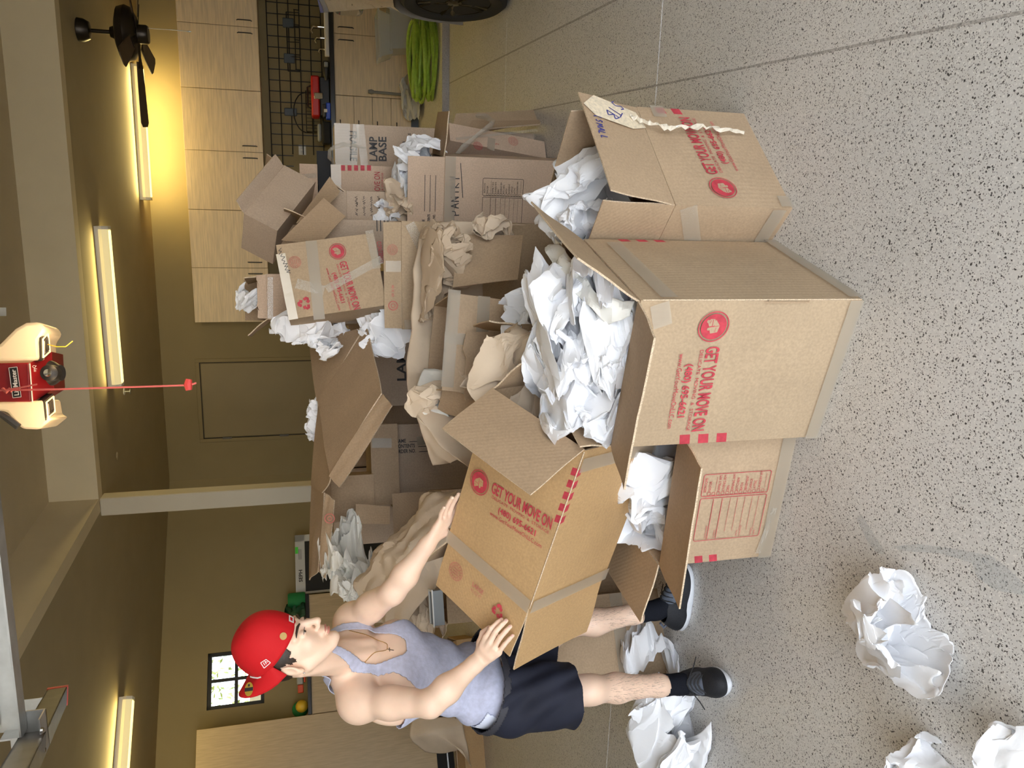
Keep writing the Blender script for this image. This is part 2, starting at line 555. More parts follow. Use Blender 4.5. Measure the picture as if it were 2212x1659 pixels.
# angled left wall with a window opening
w_tl = onp(LM, 446, 1535, 0.0); w_tr = onp(LM, 448, 1412, 0.0); w_bl = onp(LM, 571, 1518, 0.0)
wx0, wx1, wz1, wz0 = w_tl.x, w_tr.x, w_tl.z, w_bl.z
lw = MB()
for (x0, x1, z0, z1) in ((-9, wx0, 0, ZC), (wx1, 0.1, 0, ZC), (wx0, wx1, 0, wz0), (wx0, wx1, wz1, ZC)):
    lw.box((x0, 0, z0), (x1, 0.16, z1), LM)
struct(lw.build('wall_left', 'wall_paint'))
struct(MB().box((4.6, NF, 0), (4.75, 3, ZH + 0.1), WM).build('wall_right', 'wall_paint'))
struct(MB().box((-12.6, NF, 0), (-12.5, 1.2, ZC), WM).build('wall_far_left', 'wall_paint'))
fw = MB()
for (x0, x1, z0, z1) in ((-14, 4.7, 2.42, ZH + 0.1), (-14, -4.9, 0, 2.42), (-3.15, -2.85, 0, 2.42), (1.4, 1.7, 0, 2.42), (4.4, 4.7, 0, 2.42)):  # left opening added and bay widths chosen to steer the daylight
    fw.box((x0, NF - 0.2, z0), (x1, NF, z1), WM)
struct(fw.build('wall_front', 'wall_paint'))

# ceiling: low part along the back and left, higher part over the middle, with the step between them
s0 = WM @ Vector((-4.06, -1.15, 0)); s1 = WM @ Vector((5.5, -1.15, 0)); s2 = WM @ Vector((-4.06 - 0.106 * 9.5, -1.15 - 9.5, 0))
def slab(name, pts, z0, z1, mat):
    mb = MB(); mb.prism([(p[0], p[1]) for p in pts], z1 - z0, Matrix.Translation((0, 0, z0)))
    return struct(mb.build(name, mat))
def wq(a, n): return WM @ Vector((a, n, 0))
s1 = wq(4.7, -1.15); s2 = wq(-4.06 - 0.106 * 9.85, NF)
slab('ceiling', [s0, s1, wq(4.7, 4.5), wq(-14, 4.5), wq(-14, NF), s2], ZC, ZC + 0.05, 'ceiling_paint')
slab('ceiling_high', [wq(-5.3, NF), wq(4.7, NF), wq(4.7, -1.0), wq(-4.4, -1.0)], ZH, ZH + 0.06, 'ceiling_lit_paint')
Mf = frame((s0.x, s0.y, 0), (s1 - s0), z=(0, 0, 1))
struct(MB().box((-0.02, -0.012, ZC - 0.006), ((s1 - s0).length, 0.12, ZH), Mf).build('trim_2', 'beam_lit_paint'))
Mf = frame((s0.x, s0.y, 0), (s2 - s0), z=(0, 0, 1))
struct(MB().box((0.0, -0.12, ZC - 0.006), ((s2 - s0).length, 0.012, ZH), Mf).build('trim_3', 'beam_lit_paint'))
struct(MB().box((-4.235, -1.12, 0), (-4.06, -0.95, ZC), WM).build('trim_4', 'post_lit_paint', bevel=0.01))

# window in the angled wall
win = struct(bpy.data.objects.new('window_1', None)); link(win); win.matrix_world = LM
m = MB(); t = 0.045
for (x0, x1, z0, z1) in ((wx0, wx1, wz1 - t, wz1), (wx0, wx1, wz0, wz0 + t), (wx0, wx0 + t, wz0, wz1), (wx1 - t, wx1, wz0, wz1)):
    m.box((x0, 0.03, z0), (x1, 0.09, z1))
m.build('window_frame', 'window_frame', win)
xm, zm = (wx0 + wx1) / 2, (wz0 + wz1) / 2
MB().box((xm - 0.02, 0.035, wz0 + t), (xm + 0.02, 0.085, wz1 - t)).build('mullion', 'window_frame', win)
MB().box((wx0 + t, 0.036, zm - 0.02), (wx1 - t, 0.084, zm + 0.02)).build('transom', 'window_frame', win)
for (x0, x1) in ((wx0 + t, xm - 0.02), (xm + 0.02, wx1 - t)):
    for (z0, z1) in ((wz0 + t, zm - 0.02), (zm + 0.02, wz1 - t)):
        MB().box((x0, 0.058, z0), (x1, 0.062, z1)).build('pane', 'window_glass', win)
# outside the window: a garden wall and a shrub in the sun
yard = tag(MB().box((wx0 - 3, 3.0, 0), (wx1 + 3, 3.3, wz0 + 0.42), LM).build('garden_wall', 'outside_wall'), 'sunlit pale garden wall seen through the small window', 'garden wall')
shrub = MB()
r2 = random.Random(3)
for k in range(420):
    c = Vector((r2.uniform(wx0 - 1.2, wx1 + 1.0), r2.uniform(3.4, 4.2), r2.uniform(wz0 + 0.1, wz1 + 0.5)))
    a = Vector((r2.uniform(-1, 1), r2.uniform(-1, 1), r2.uniform(-1, 1))).normalized() * 0.07
    bb = a.orthogonal().normalized() * 0.03
    shrub.add([LM @ (c - a), LM @ (c + bb), LM @ (c + a), LM @ (c - bb)], [(0, 1, 2, 3)])
tag(shrub.build('shrub', 'outside_leaf'), 'leafy green shrub outside the small window', 'shrub', kind='stuff')

# interior door in the back wall
d_r = onp(WM, 430, 783, YW); d_l = onp(WM, 442, 948, YW)
door = struct(bpy.data.objects.new('door_1', None)); link(door); door.matrix_world = WM
dx0, dx1, dz = d_l.x, d_r.x, d_r.z
MB().box((dx0 + 0.02, YW - 0.012, 0.085), (dx1 - 0.02, YW - 0.001, dz - 0.02)).build('door_leaf', 'door_paint', door, bevel=0.003)
m = MB()
for (x0, x1, z0, z1) in ((dx0, dx0 + 0.012, 0.08, dz), (dx1 - 0.012, dx1, 0.08, dz), (dx0, dx1, dz - 0.012, dz)):
    m.box((x0, YW - 0.008, z0), (x1, YW - 0.0005, z1))
m.build('door_gap', 'dark_gap', door)
m = MB()
for (x0, x1, z0, z1) in ((dx0 - 0.05, dx0, 0.08, dz + 0.05), (dx1, dx1 + 0.05, 0.08, dz + 0.05), (dx0, dx1, dz, dz + 0.05)):
    m.box((x0, YW - 0.018, z0), (x1, YW - 0.0005, z1))
m.build('door_frame', 'wall_paint', door, bevel=0.004)
for z in (2.72, 1.95, 0.5):
    MB().box((dx0 - 0.008, YW - 0.03, z - 0.06), (dx0 + 0.018, YW - 0.008, z + 0.06)).build('hinge', 'dark_steel', door)

# ------------------------------------------------------------------ fluorescent lights
def ceiling_light(p, q, label, power=8.0):
    p = Vector(p); q = Vector(q)
    L = (q - p).length
    t = thing('ceiling_light', label, 'ceiling light', frame((p + q) / 2, q - p, z=(0, 0, 1)), 'fluorescent tube lights')
    prof = [(-0.075, 0.0), (0.075, 0.0), (0.085, -0.035), (0.055, -0.085), (-0.055, -0.085), (-0.085, -0.035)]
    X = Matrix(((0, 0, 1, -L / 2 + 0.03), (1, 0, 0, 0), (0, 1, 0, 0.0), (0, 0, 0, 1)))
    MB().box((-L / 2, -0.08, -0.004), (L / 2, 0.08, ZC - p.z)).build('housing', 'white_plastic', t)
    mb = MB(); mb.prism(prof, L - 0.06, X)
    o = mb.build('diffuser', 'diffuser_side', t)
    mb = MB(); mb.box((-L / 2 + 0.04, -0.035, -0.092), (L / 2 - 0.04, 0.035, -0.0852))
    mb.build('lit_tube_band', 'tube_glow', t)
    for s in (-1, 1):
        X2 = X.copy(); X2[0][3] = s * (L / 2 - 0.015) - 0.015
        mb = MB(); mb.prism([(a * 1.04, b * 1.04) for a, b in prof], 0.03, X2); mb.build('end_cap', 'white_plastic', t)
    for s in (-1, 1):
        la = bpy.data.lights.new('tube_light', 'AREA'); la.shape = 'RECTANGLE'; la.size = L - 0.1; la.size_y = 0.06
        la.energy = power; la.color = (1.0, 0.78, 0.30)
        lo = bpy.data.objects.new('tube_light', la); link(lo, t)
        lo.location = (0, s * 0.10, -0.04); lo.rotation_euler = (s * math.radians(75), 0, 0)
    return t
zl = ZC - 0.03
ceiling_light(on(291, 140, zl), on(311, 432, zl), 'glowing fluorescent wrap light above the wall cabinets, behind the fan blades', 19.0)
ceiling_light(on(214, 488, zl), on(245, 834, zl), 'long glowing fluorescent light nearest the red garage door opener')
ceiling_light(on(268, 1507, zl), on(250, 1740, zl), 'fluorescent light cut off by the edge above the tall cabinet')

# ------------------------------------------------------------------ ceiling fan
fc = on(168, 64, ZC)
fan = thing('ceiling_fan', 'dark bronze ceiling fan with five blades hanging near the wall cabinets', 'ceiling fan', Matrix.Translation(fc))
MB().lathe([(0.03, -0.11), (0.075, -0.10), (0.10, -0.05), (0.105, -0.005), (0.10, 0.0)]).build('canopy', 'bronze', fan, smooth=True)
MB().lathe([(0.018, -0.30), (0.018, -0.09)], 12).build('downrod', 'bronze', fan, smooth=True)
MB().lathe([(0.05, -0.50), (0.16, -0.495), (0.225, -0.46), (0.245, -0.41), (0.225, -0.35), (0.15, -0.325), (0.06, -0.31), (0.045, -0.27), (0.02, -0.265)], 32).build('motor_housing', 'bronze', fan, smooth=True)
MB().lathe([(0.02, -0.60), (0.075, -0.595), (0.085, -0.58), (0.085, -0.505), (0.05, -0.495)], 24).build('switch_housing', 'bronze', fan, smooth=True)
for k in range(5):
    a = math.radians(161 + 72 * k)
    X = Matrix.Rotation(a, 4, 'Z') @ Matrix.Translation((0, 0, -0.505)) @ Matrix.Rotation(math.radians(12), 4, 'X')
    arm = MB(); arm.prism([(0.08, -0.03), (0.20, -0.018), (0.30, -0.045), (0.30, 0.045), (0.20, 0.018), (0.08, 0.03)], 0.008, X)
    b = MB(); b.prism([(0.24, -0.055), (0.45, -0.072), (0.78, -0.082), (0.82, -0.05), (0.82, 0.05), (0.78, 0.082), (0.45, 0.072), (0.24, 0.055)], 0.008, X @ Matrix.Translation((0, 0, 0.009)))
    bo = b.build('blade', 'bronze_blade', fan)
    arm.build('blade_arm', 'bronze', bo)
mb = MB(); mb.tube([(0.05, -0.03, -0.59), (0.052, -0.03, -0.80), (0.05, -0.03, -0.93)], 0.003, 6); mb.lathe([(0.004, -0.97), (0.009, -0.95), (0.004, -0.93)], 8, Matrix.Translation((0.05, -0.03, 0)))
mb.build('pull_chain', 'galvanised', fan)

# ------------------------------------------------------------------ cabinets along the back wall
def cab_handle(par, x, z0, z1, y, horiz=False):
    mb = MB()
    if horiz:
        mb.tube([(z0, y + 0.03, x), (z0 + 0.004, y, x), (z1 - 0.004, y, x), (z1, y + 0.03, x)], 0.007, 6)
    else:
        mb.tube([(x, y + 0.03, z0), (x, y, z0 + 0.012), (x, y - 0.006, (z0 + z1) / 2), (x, y, z1 - 0.012), (x, y + 0.03, z1)], 0.007, 6)
    return mb.build('handle', 'black_plastic', par)


UF = 2.078
UN = ['rightmost', 'second from the right', 'third from the right', 'left-hand']
for k, (x0, x1) in enumerate(((1.68, 3.18), (0.166, 1.68), (-1.321, 0.166), (-2.779, -1.321))):
    lab = ['pale maple wall cabinet at the far right, under the ceiling fan', 'pale maple wall cabinet above the red toolbox',
           'pale maple wall cabinet above the wall outlet and grid', 'pale maple wall cabinet at the left end, beside the interior door'][k]
    c = thing('wall_cabinet', lab, 'cabinet', WM, 'maple wall cabinets')
    MB().box((x0 + 0.002, UF + 0.02, 2.062), (x1 - 0.002, YW - 0.002, 3.01)).build('body', 'maple', c)
    xm = (x0 + x1) / 2
    if k == 1: xm = 0.923
    if k == 2: xm = -0.585
    if k == 3: xm = -2.061
    for s, (a, b) in ((1, (x0, xm)), (-1, (xm, x1))):
        d = MB().box((a + 0.004, UF, 2.064), (b - 0.004, UF + 0.019, 3.008)).build('door', 'maple_front_lit', c, bevel=0.002, seg=1)
        cab_handle(d, (b if s > 0 else a) - s * 0.075, 2.135, 2.31, UF - 0.028)
LF = 1.808
labs = ['pale maple base cabinet with two doors behind the clear bins', 'pale maple base cabinet of four drawers beside the lamp base carton', 'pale maple base cabinet mostly hidden behind the carton pile']
for k, (x0, x1) in enumerate(((0.139, 1.607), (-0.62, 0.139), (-2.75, -0.62))):
    c = thing('base_cabinet', labs[k], 'cabinet', WM, 'maple base cabinets')
    MB().box((x0 + 0.002, LF + 0.02, 0.178), (x1 - 0.002, YW - 0.002, 1.146)).build('body', 'maple', c)
    MB().box((x0 + 0.002, LF + 0.06, 0.076), (x1 - 0.002, YW - 0.01, 0.177)).build('toe_kick', 'blue_grey_plastic', c)
    if k == 1:
        zs = [0.18, 0.441, 0.679, 0.914, 1.144]
        for z0, z1 in zip(zs, zs[1:]):
            d = MB().box((x0 + 0.004, LF, z0 + 0.003), (x1 - 0.004, LF + 0.019, z1 - 0.003)).build('drawer', 'maple_front_lit', c, bevel=0.002, seg=1)
            cab_handle(d, (z0 + z1) / 2 + 0.06, -0.29, -0.16, LF - 0.028, True)
    else:
        xm = 0.873 if k == 0 else (x0 + x1) / 2
        for s, (a, b) in ((1, (x0, xm)), (-1, (xm, x1))):
            d = MB().box((a + 0.004, LF, 0.182), (b - 0.004, LF + 0.019, 1.142)).build('door', 'maple_front_lit', c, bevel=0.002, seg=1)
            cab_handle(d, (b if s > 0 else a) - s * 0.075, 0.90, 1.09, LF - 0.028)
c = thing('base_cabinet', 'pale maple base cabinet at the far right, behind the parked car', 'cabinet', WM, 'maple base cabinets')
MB().box((1.609, LF + 0.02, 0.178), (3.1, YW - 0.002, 1.146)).build('body', 'maple', c)
for a, b in ((1.609, 2.35), (2.35, 3.1)):
    MB().box((a + 0.004, LF, 0.182), (b - 0.004, LF + 0.019, 1.142)).build('door', 'maple_front_lit', c, bevel=0.002, seg=1)
ct = tag(MB().box((-2.76, LF - 0.035, 1.149), (3.15, YW - 0.003, 1.203)).build('countertop', 'counter_black', bevel=0.004), 'long black countertop over the maple base cabinets', 'countertop')
ct.matrix_world = WM

# wire grid on the wall between counter and wall cabinets, each wire a part
grid = thing('wire_grid_panel', 'black wire grid panel on the wall above the counter', 'wire grid', WM)
gx0, gx1, gz0, gz1 = -1.26, 3.0, 1.29, 1.965
hole = (-0.87, -0.55)
vm = None
def wire(a, b):
    MB().tube([a, b], 0.0065, 5).build('wire', 'black_wire', grid)
x = gx0
while x <= gx1:
    if hole[0] < x < hole[1]:
        wire((x, YW - 0.012, 1.69), (x, YW - 0.012, gz1))
    else:
        wire((x, YW - 0.012, gz0), (x, YW - 0.012, gz1))
    x += 0.136
for k in range(6):
    z = gz1 - k * 0.135
    if z < 1.70:
        wire((gx0, YW - 0.020, z), (hole[0] + 0.01, YW - 0.020, z)); wire((hole[1] - 0.01, YW - 0.020, z), (gx1, YW - 0.020, z))
    else:
        wire((gx0, YW - 0.020, z), (gx1, YW - 0.020, z))
p = onp(WM, 653, 324, YW)
t = thing('wall_outlet', 'white double wall outlet in the gap of the wire grid', 'outlet', WM @ Matrix.Translation((p.x, YW - 0.008, p.z)))
MB().box((-0.065, 0, -0.048), (0.065, 0.0075, 0.048)).build('cover_plate', 'white_plastic', t, bevel=0.004)
for s in (-1, 1):
    MB().box((s * 0.03 - 0.02, -0.004, -0.022), (s * 0.03 + 0.02, -0.0005, 0.022)).build('socket', 'frame_white', t, bevel=0.004)


def wp_(x, y, off=YW - 0.05):
    return onp(WM, x, y, off)


def hook_rack(px, py, px2, py2, label):
    a = wp_(px, py); b = wp_(px2, py2)
    x0, x1 = sorted((a.x, b.x)); z1, z0 = max(a.z, b.z), min(a.z, b.z)
    t = thing('wire_hook_rack', label, 'hook rack', WM, 'wire racks on the grid')
    y = YW - 0.03
    mb = MB()
    mb.tube([(x0, y, z1), (x1, y, z1)], 0.008, 6); mb.tube([(x0, y - 0.14, z0 + 0.06), (x1, y - 0.14, z0 + 0.06)], 0.007, 6)
    n = 4
    for k in range(n + 1):
        x = x0 + (x1 - x0) * k / n
        mb.tube([(x, y, z1), (x, y - 0.02, z0), (x, y - 0.14, z0), (x, y - 0.15, z0 + 0.07)], 0.006, 6)
    mb.build('rack_wires', 'black_wire', t)
    for f in (0.22, 0.82):
        x = x0 + (x1 - x0) * f
        MB().box((x - 0.06, y - 0.01, z1 - 0.09), (x + 0.06, y + 0.012, z1 + 0.05)).build('bracket', 'blue_grey_plastic', t, bevel=0.01)
hook_rack(618, 25, 650, 155, 'black wire rack with two grey brackets hung on the grid above the toolbox')
# half-round basket
a = wp_(660, 200); b = wp_(690, 288)
t = thing('wire_basket', 'black wire basket on a grey bracket beside the red toolbox', 'basket', WM)
x0, x1 = min(a.x, b.x), max(a.x, b.x); zt, zb = max(a.z, b.z), min(a.z, b.z) - 0.02
mb = MB(); y0, y1 = YW - 0.03, YW - 0.2
for z in (zt, (zt + zb) / 2, zb):
    mb.tube([(x0, y0, z), (x0, y1, z), (x1, y1, z), (x1, y0, z)], 0.005, 5, closed=True)
for k in range(13):
    x = x0 + (x1 - x0) * k / 12
    mb.tube([(x, y1, zt), (x, y1, zb), (x, y0, zb)], 0.003, 4)
for k in range(4):
    yy = y0 + (y1 - y0) * k / 3
    mb.tube([(x0, yy, zt), (x0, yy, zb), (x1, yy, zb), (x1, yy, zt)], 0.003, 4)
mb.build('basket_wires', 'black_wire', t)
mb = MB(); xm = (x0 + x1) / 2
mb.tube([(x0, y0 - 0.02, zt)] + [(xm + (x0 - xm) * math.cos(q), y0 - 0.03, zt + 0.16 * math.sin(q)) for q in [math.pi * j / 10 for j in range(1, 10)]] + [(x1, y0 - 0.02, zt)], 0.008, 6)
mb.build('hoop', 'black_wire', t)
MB().box((xm - 0.05, y0 - 0.02, zt + 0.12), (xm + 0.05, y0 + 0.012, zt + 0.28)).build('bracket', 'blue_grey_plastic', t, bevel=0.012)

# things on the counter
ZT = 1.203
def ctr(x, y, off):
    p = onp(WM, x, y, off); return p
a = ctr(690, 165, 1.95); b = ctr(690, 250, 1.95)
t = thing('toolbox', 'red and black plastic toolbox with a silver latch on the counter', 'toolbox', WM)
x0, x1 = sorted((a.x, b.x))
MB().box((x0, 1.95, ZT), (x1, 2.2, ZT + 0.13)).build('body', 'black_plastic', t, bevel=0.015)
MB().box((x0 - 0.01, 1.94, ZT + 0.131), (x1 + 0.01, 2.21, ZT + 0.235)).build('lid', 'red_plastic', t, bevel=0.02)
l1 = ctr(683, 205, 1.93)
MB().box((l1.x - 0.05, 1.925, ZT + 0.09), (l1.x + 0.03, 1.9395, ZT + 0.2)).build('latch', 'chrome', t, bevel=0.008)
mb = MB(); mb.tube([(x0 + 0.1, 2.07, ZT + 0.235), (x0 + 0.12, 2.07, ZT + 0.28), (x1 - 0.12, 2.07, ZT + 0.28), (x1 - 0.1, 2.07, ZT + 0.235)], 0.012, 8)
mb.build('carry_handle', 'black_plastic', t)
a = ctr(712, 222, 1.82); b = ctr(712, 258, 1.82)
t = thing('cordless_drill_case', 'bright blue tool case in front of the toolbox', 'tool case', WM)
x0, x1 = sorted((a.x, b.x))
MB().box((x0, 1.80, ZT), (x1, 1.92, ZT + 0.06)).build('body', 'blue_plastic', t, bevel=0.012)
MB().box((x0 + 0.02, 1.80, ZT + 0.061), (x1 - 0.02, 1.92, ZT + 0.10)).build('lid', 'black_plastic', t, bevel=0.012)
MB().box(((x0 + x1) / 2 - 0.02, 1.785, ZT + 0.045), ((x0 + x1) / 2 + 0.02, 1.7995, ZT + 0.085)).build('clip', 'white_plastic', t, bevel=0.003)
a = ctr(700, 262, 1.85); b = ctr(700, 310, 1.85)
t = thing('tool_bag', 'black and grey tool bag on the counter behind the taped lamp carton', 'tool bag', WM)
x0, x1 = sorted((a.x, b.x))
MB().box((x0, 1.83, ZT), (x1, 2.05, ZT + 0.12)).build('body', 'black_matte', t, bevel=0.03, seg=3)
MB().box((x0 + 0.03, 1.86, ZT + 0.121), (x1 - 0.03, 2.02, ZT + 0.17)).build('top_flap', 'grey_plastic', t, bevel=0.02)
a = ctr(706, 20, 1.83); b = ctr(706, 122, 1.83)
x0, x1 = sorted((a.x, b.x))
t = thing('shop_light', 'slim cream shop light strip lying along the counter edge', 'shop light', WM)
MB().box((x0, 1.80, ZT), (x1, 1.86, ZT + 0.055)).build('housing', 'cream_paper', t, bevel=0.008)
MB().box((x0 + 0.02, 1.796, ZT + 0.012), (x1 - 0.02, 1.7995, ZT + 0.04)).build('lens', 'white_plastic', t)
for k, (px, py, s) in enumerate(((690, 58, 1.0), (693, 82, 0.8), (703, 107, 0.6))):
    p = ctr(px, py, 1.95)
    t = thing('hose_nozzle', ['tallest chrome hose fitting standing on the counter', 'middle chrome hose fitting on the counter', 'smallest chrome hose fitting on the counter'][k], 'hose fitting', WM @ Matrix.Translation((p.x, 1.95, ZT)))
    MB().lathe([(0.05 * s, 0), (0.05 * s, 0.03), (0.025 * s, 0.05), (0.022 * s, 0.13 * s)], 14).build('base', 'chrome', t, smooth=True)
    mb = MB(); mb.tube([(0, 0, 0.13 * s), (0, 0, 0.19 * s), (-0.05 * s, 0, 0.22 * s), (-0.09 * s, 0, 0.20 * s)], 0.018 * s, 8); mb.build('spout', 'chrome', t, smooth=True)
a = ctr(703, 150, 1.84)
t = thing('power_drill', 'black cordless power drill lying beside the toolbox', 'drill', WM @ Matrix.Translation((a.x, 1.84, ZT)))
mb = MB(); mb.tube([(-0.13, 0, 0.045), (-0.05, 0, 0.045), (0.08, 0, 0.045), (0.10, 0, 0.045)], [0.016, 0.04, 0.042, 0.03], 12); mb.build('motor_body', 'black_plastic', t, smooth=True)
mb = MB(); mb.box((0.02, -0.1, 0.02), (0.075, 0.0, 0.07)); mb.build('grip', 'grey_plastic', t, bevel=0.01)

# ------------------------------------------------------------------ things on the raised slab
hz = 0.075
hc = on(950, 110, hz); hl = WI @ hc
hose = thing('garden_hose', 'bright green coiled garden hose lying on the raised slab', 'hose', WM @ Matrix.Translation((hl.x, 0.55, hz)))
mb = MB(); pts = []
r3 = random.Random(5)
for k in range(12):
    ph = r3.uniform(0, 0.5); ax = 0.42 + r3.uniform(-0.10, 0.06); ay = 0.22 + r3.uniform(-0.09, 0.12)
    for j in range(30):
        q = 2 * math.pi * j / 30
        pts.append(Vector(((ax * (1 + 0.04 * math.sin(3 * q + k))) * math.cos(q) + 0.02 * math.sin(k), ay * math.sin(q) + 0.05 * math.sin(2 * q + ph * 9),
                           0.022 + 0.021 * k + 0.02 * math.sin(2 * q + k * 1.7))))
mb.tube(pts, 0.0185, 7); mb.build('coil', 'hose_green', hose, smooth=True)
mb = MB(); mb.tube([pts[-1], pts[-1] + Vector((0.05, -0.06, 0.01)), pts[-1] + Vector((0.12, -0.10, -0.01))], [0.02, 0.026, 0.024], 8); mb.build('coupling', 'dark_steel', hose, smooth=True)


def bin_(px0, px1, off, label, z0=hz, tilt=0.0):
    a = onp(WM, *px0, off); b = onp(WM, *px1, off)
    x0, x1 = sorted((a.x, b.x)); zt = max(a.z, b.z); h = zt - z0
    t = thing('storage_bin', label, 'storage bin', WM @ Matrix.Translation((x0, off, z0)) @ Matrix.Rotation(tilt, 4, 'Y'), 'clear storage bins')
    w = x1 - x0
    def rr(i, z): return [(i, i, z), (w - i, i, z), (w - i, 0.42 - i, z), (i, 0.42 - i, z)]
    vs = rr(0.045, 0) + rr(0.0, h) + rr(0.006, h) + rr(0.05, 0.006)
    fs = [(0, 3, 2, 1), (12, 13, 14, 15)] + [(i, (i + 1) % 4, 4 + (i + 1) % 4, 4 + i) for i in range(4)] + [(4 + i, 4 + (i + 1) % 4, 8 + (i + 1) % 4, 8 + i) for i in range(4)] + [(8 + i, 8 + (i + 1) % 4, 12 + (i + 1) % 4, 12 + i) for i in range(4)]
    mesh('tub', vs, fs, 'clear_plastic', t)
    mb = MB(); mb.box((-0.015, -0.015, h - 0.002), (w + 0.015, 0.006, h + 0.02)); mb.box((-0.015, 0.414, h - 0.002), (w + 0.015, 0.435, h + 0.02))
    mb.box((-0.015, 0.006, h - 0.002), (0.006, 0.414, h + 0.02)); mb.box((w - 0.006, 0.006, h - 0.002), (w + 0.015, 0.414, h + 0.02)); mb.build('rim', 'clear_plastic', t)
bin_((845, 5), (886, 108), 1.25, 'clear plastic storage bin on the slab behind the green hose')
bin_((822, 20), (842, 122), 1.26, 'upper clear plastic bin stacked on another behind the hose', z0=0.462, tilt=math.radians(-2))
a = onp(WM, 797, 198, 1.7); b = onp(WM, 886, 207, 1.5)
t = thing('mop_handle', 'grey pole with a rounded end leaning on the drawers', 'pole', WM)
mb = MB(); mb.tube([(b.x, b.y, hz + 0.02), (a.x, a.y, a.z - 0.03)], 0.018, 10); mb.build('shaft', 'mop_grey', t, smooth=True)
mb = MB(); mb.tube([(a.x, a.y, a.z - 0.06), (a.x, a.y, a.z - 0.03), (a.x, a.y, a.z + 0.01)], [0.022, 0.032, 0.022], 10); mb.build('end_knob', 'mop_grey', t, smooth=True)

# ------------------------------------------------------------------ cartons
TK = 0.0055
FACES = {'front': ((0, -1, 0), (1, 0, 0)), 'right': ((1, 0, 0), (0, 1, 0)), 'back': ((0, 1, 0), (-1, 0, 0)), 'left': ((-1, 0, 0), (0, -1, 0))}


def face_frame(f, w, d, h, off=0.0012, zc=None):
    """frame on an outer face of a carton: x reads to the right, y up, origin at mid-height"""
    n, r = FACES[f]
    n = Vector(n); r = Vector(r)
    k = w / 2 if f in ('left', 'right') else d / 2
    return frame(n * (k + off) + Vector((0, 0, h / 2 if zc is None else zc)), r, z=n)


def flap_mesh(L, W, bend=0.0, seed=0, taper=0.004, torn=None):
    """a board flap in its own frame: x along the hinge (centred), y away from the hinge, z is the outer side"""
    nx, ny = 8, 6
    rr = random.Random(seed)
    jit = [rr.uniform(-1, 1) for _ in range(nx + 1)]
    top = []; bot = []
    for j in range(ny + 1):
        v = j / ny
        for i in range(nx + 1):
            u = i / nx
            x = (u - 0.5) * (W - 2 * taper - 2 * taper * v)
            y = v * L
            if torn and j == ny:
                y -= abs(jit[i]) * torn
            z = bend * v * v + 0.0025 * math.sin(3 * u + seed) * v + 0.002 * math.sin(7 * v + 2 * u + seed)
            top.append(Vector((x, y, z))); bot.append(Vector((x, y, z - TK)))
    n = len(top)
    fs = []; fm = []
    g = lambda i, j: j * (nx + 1) + i
    for j in range(ny):
        for i in range(nx):
            fs.append((g(i, j), g(i + 1, j), g(i + 1, j + 1), g(i, j + 1))); fm.append(0)
            fs.append((n + g(i, j), n + g(i, j + 1), n + g(i + 1, j + 1), n + g(i + 1, j))); fm.append(1)
    rim = [g(i, 0) for i in range(nx)] + [g(nx, j) for j in range(ny)] + [g(i, ny) for i in range(nx, 0, -1)] + [g(0, j) for j in range(ny, 0, -1)]
    for a, b in zip(rim, rim[1:] + rim[:1]):
        fs.append((a, n + a, n + b, b)); fm.append(2)
    return top + bot, fs, fm


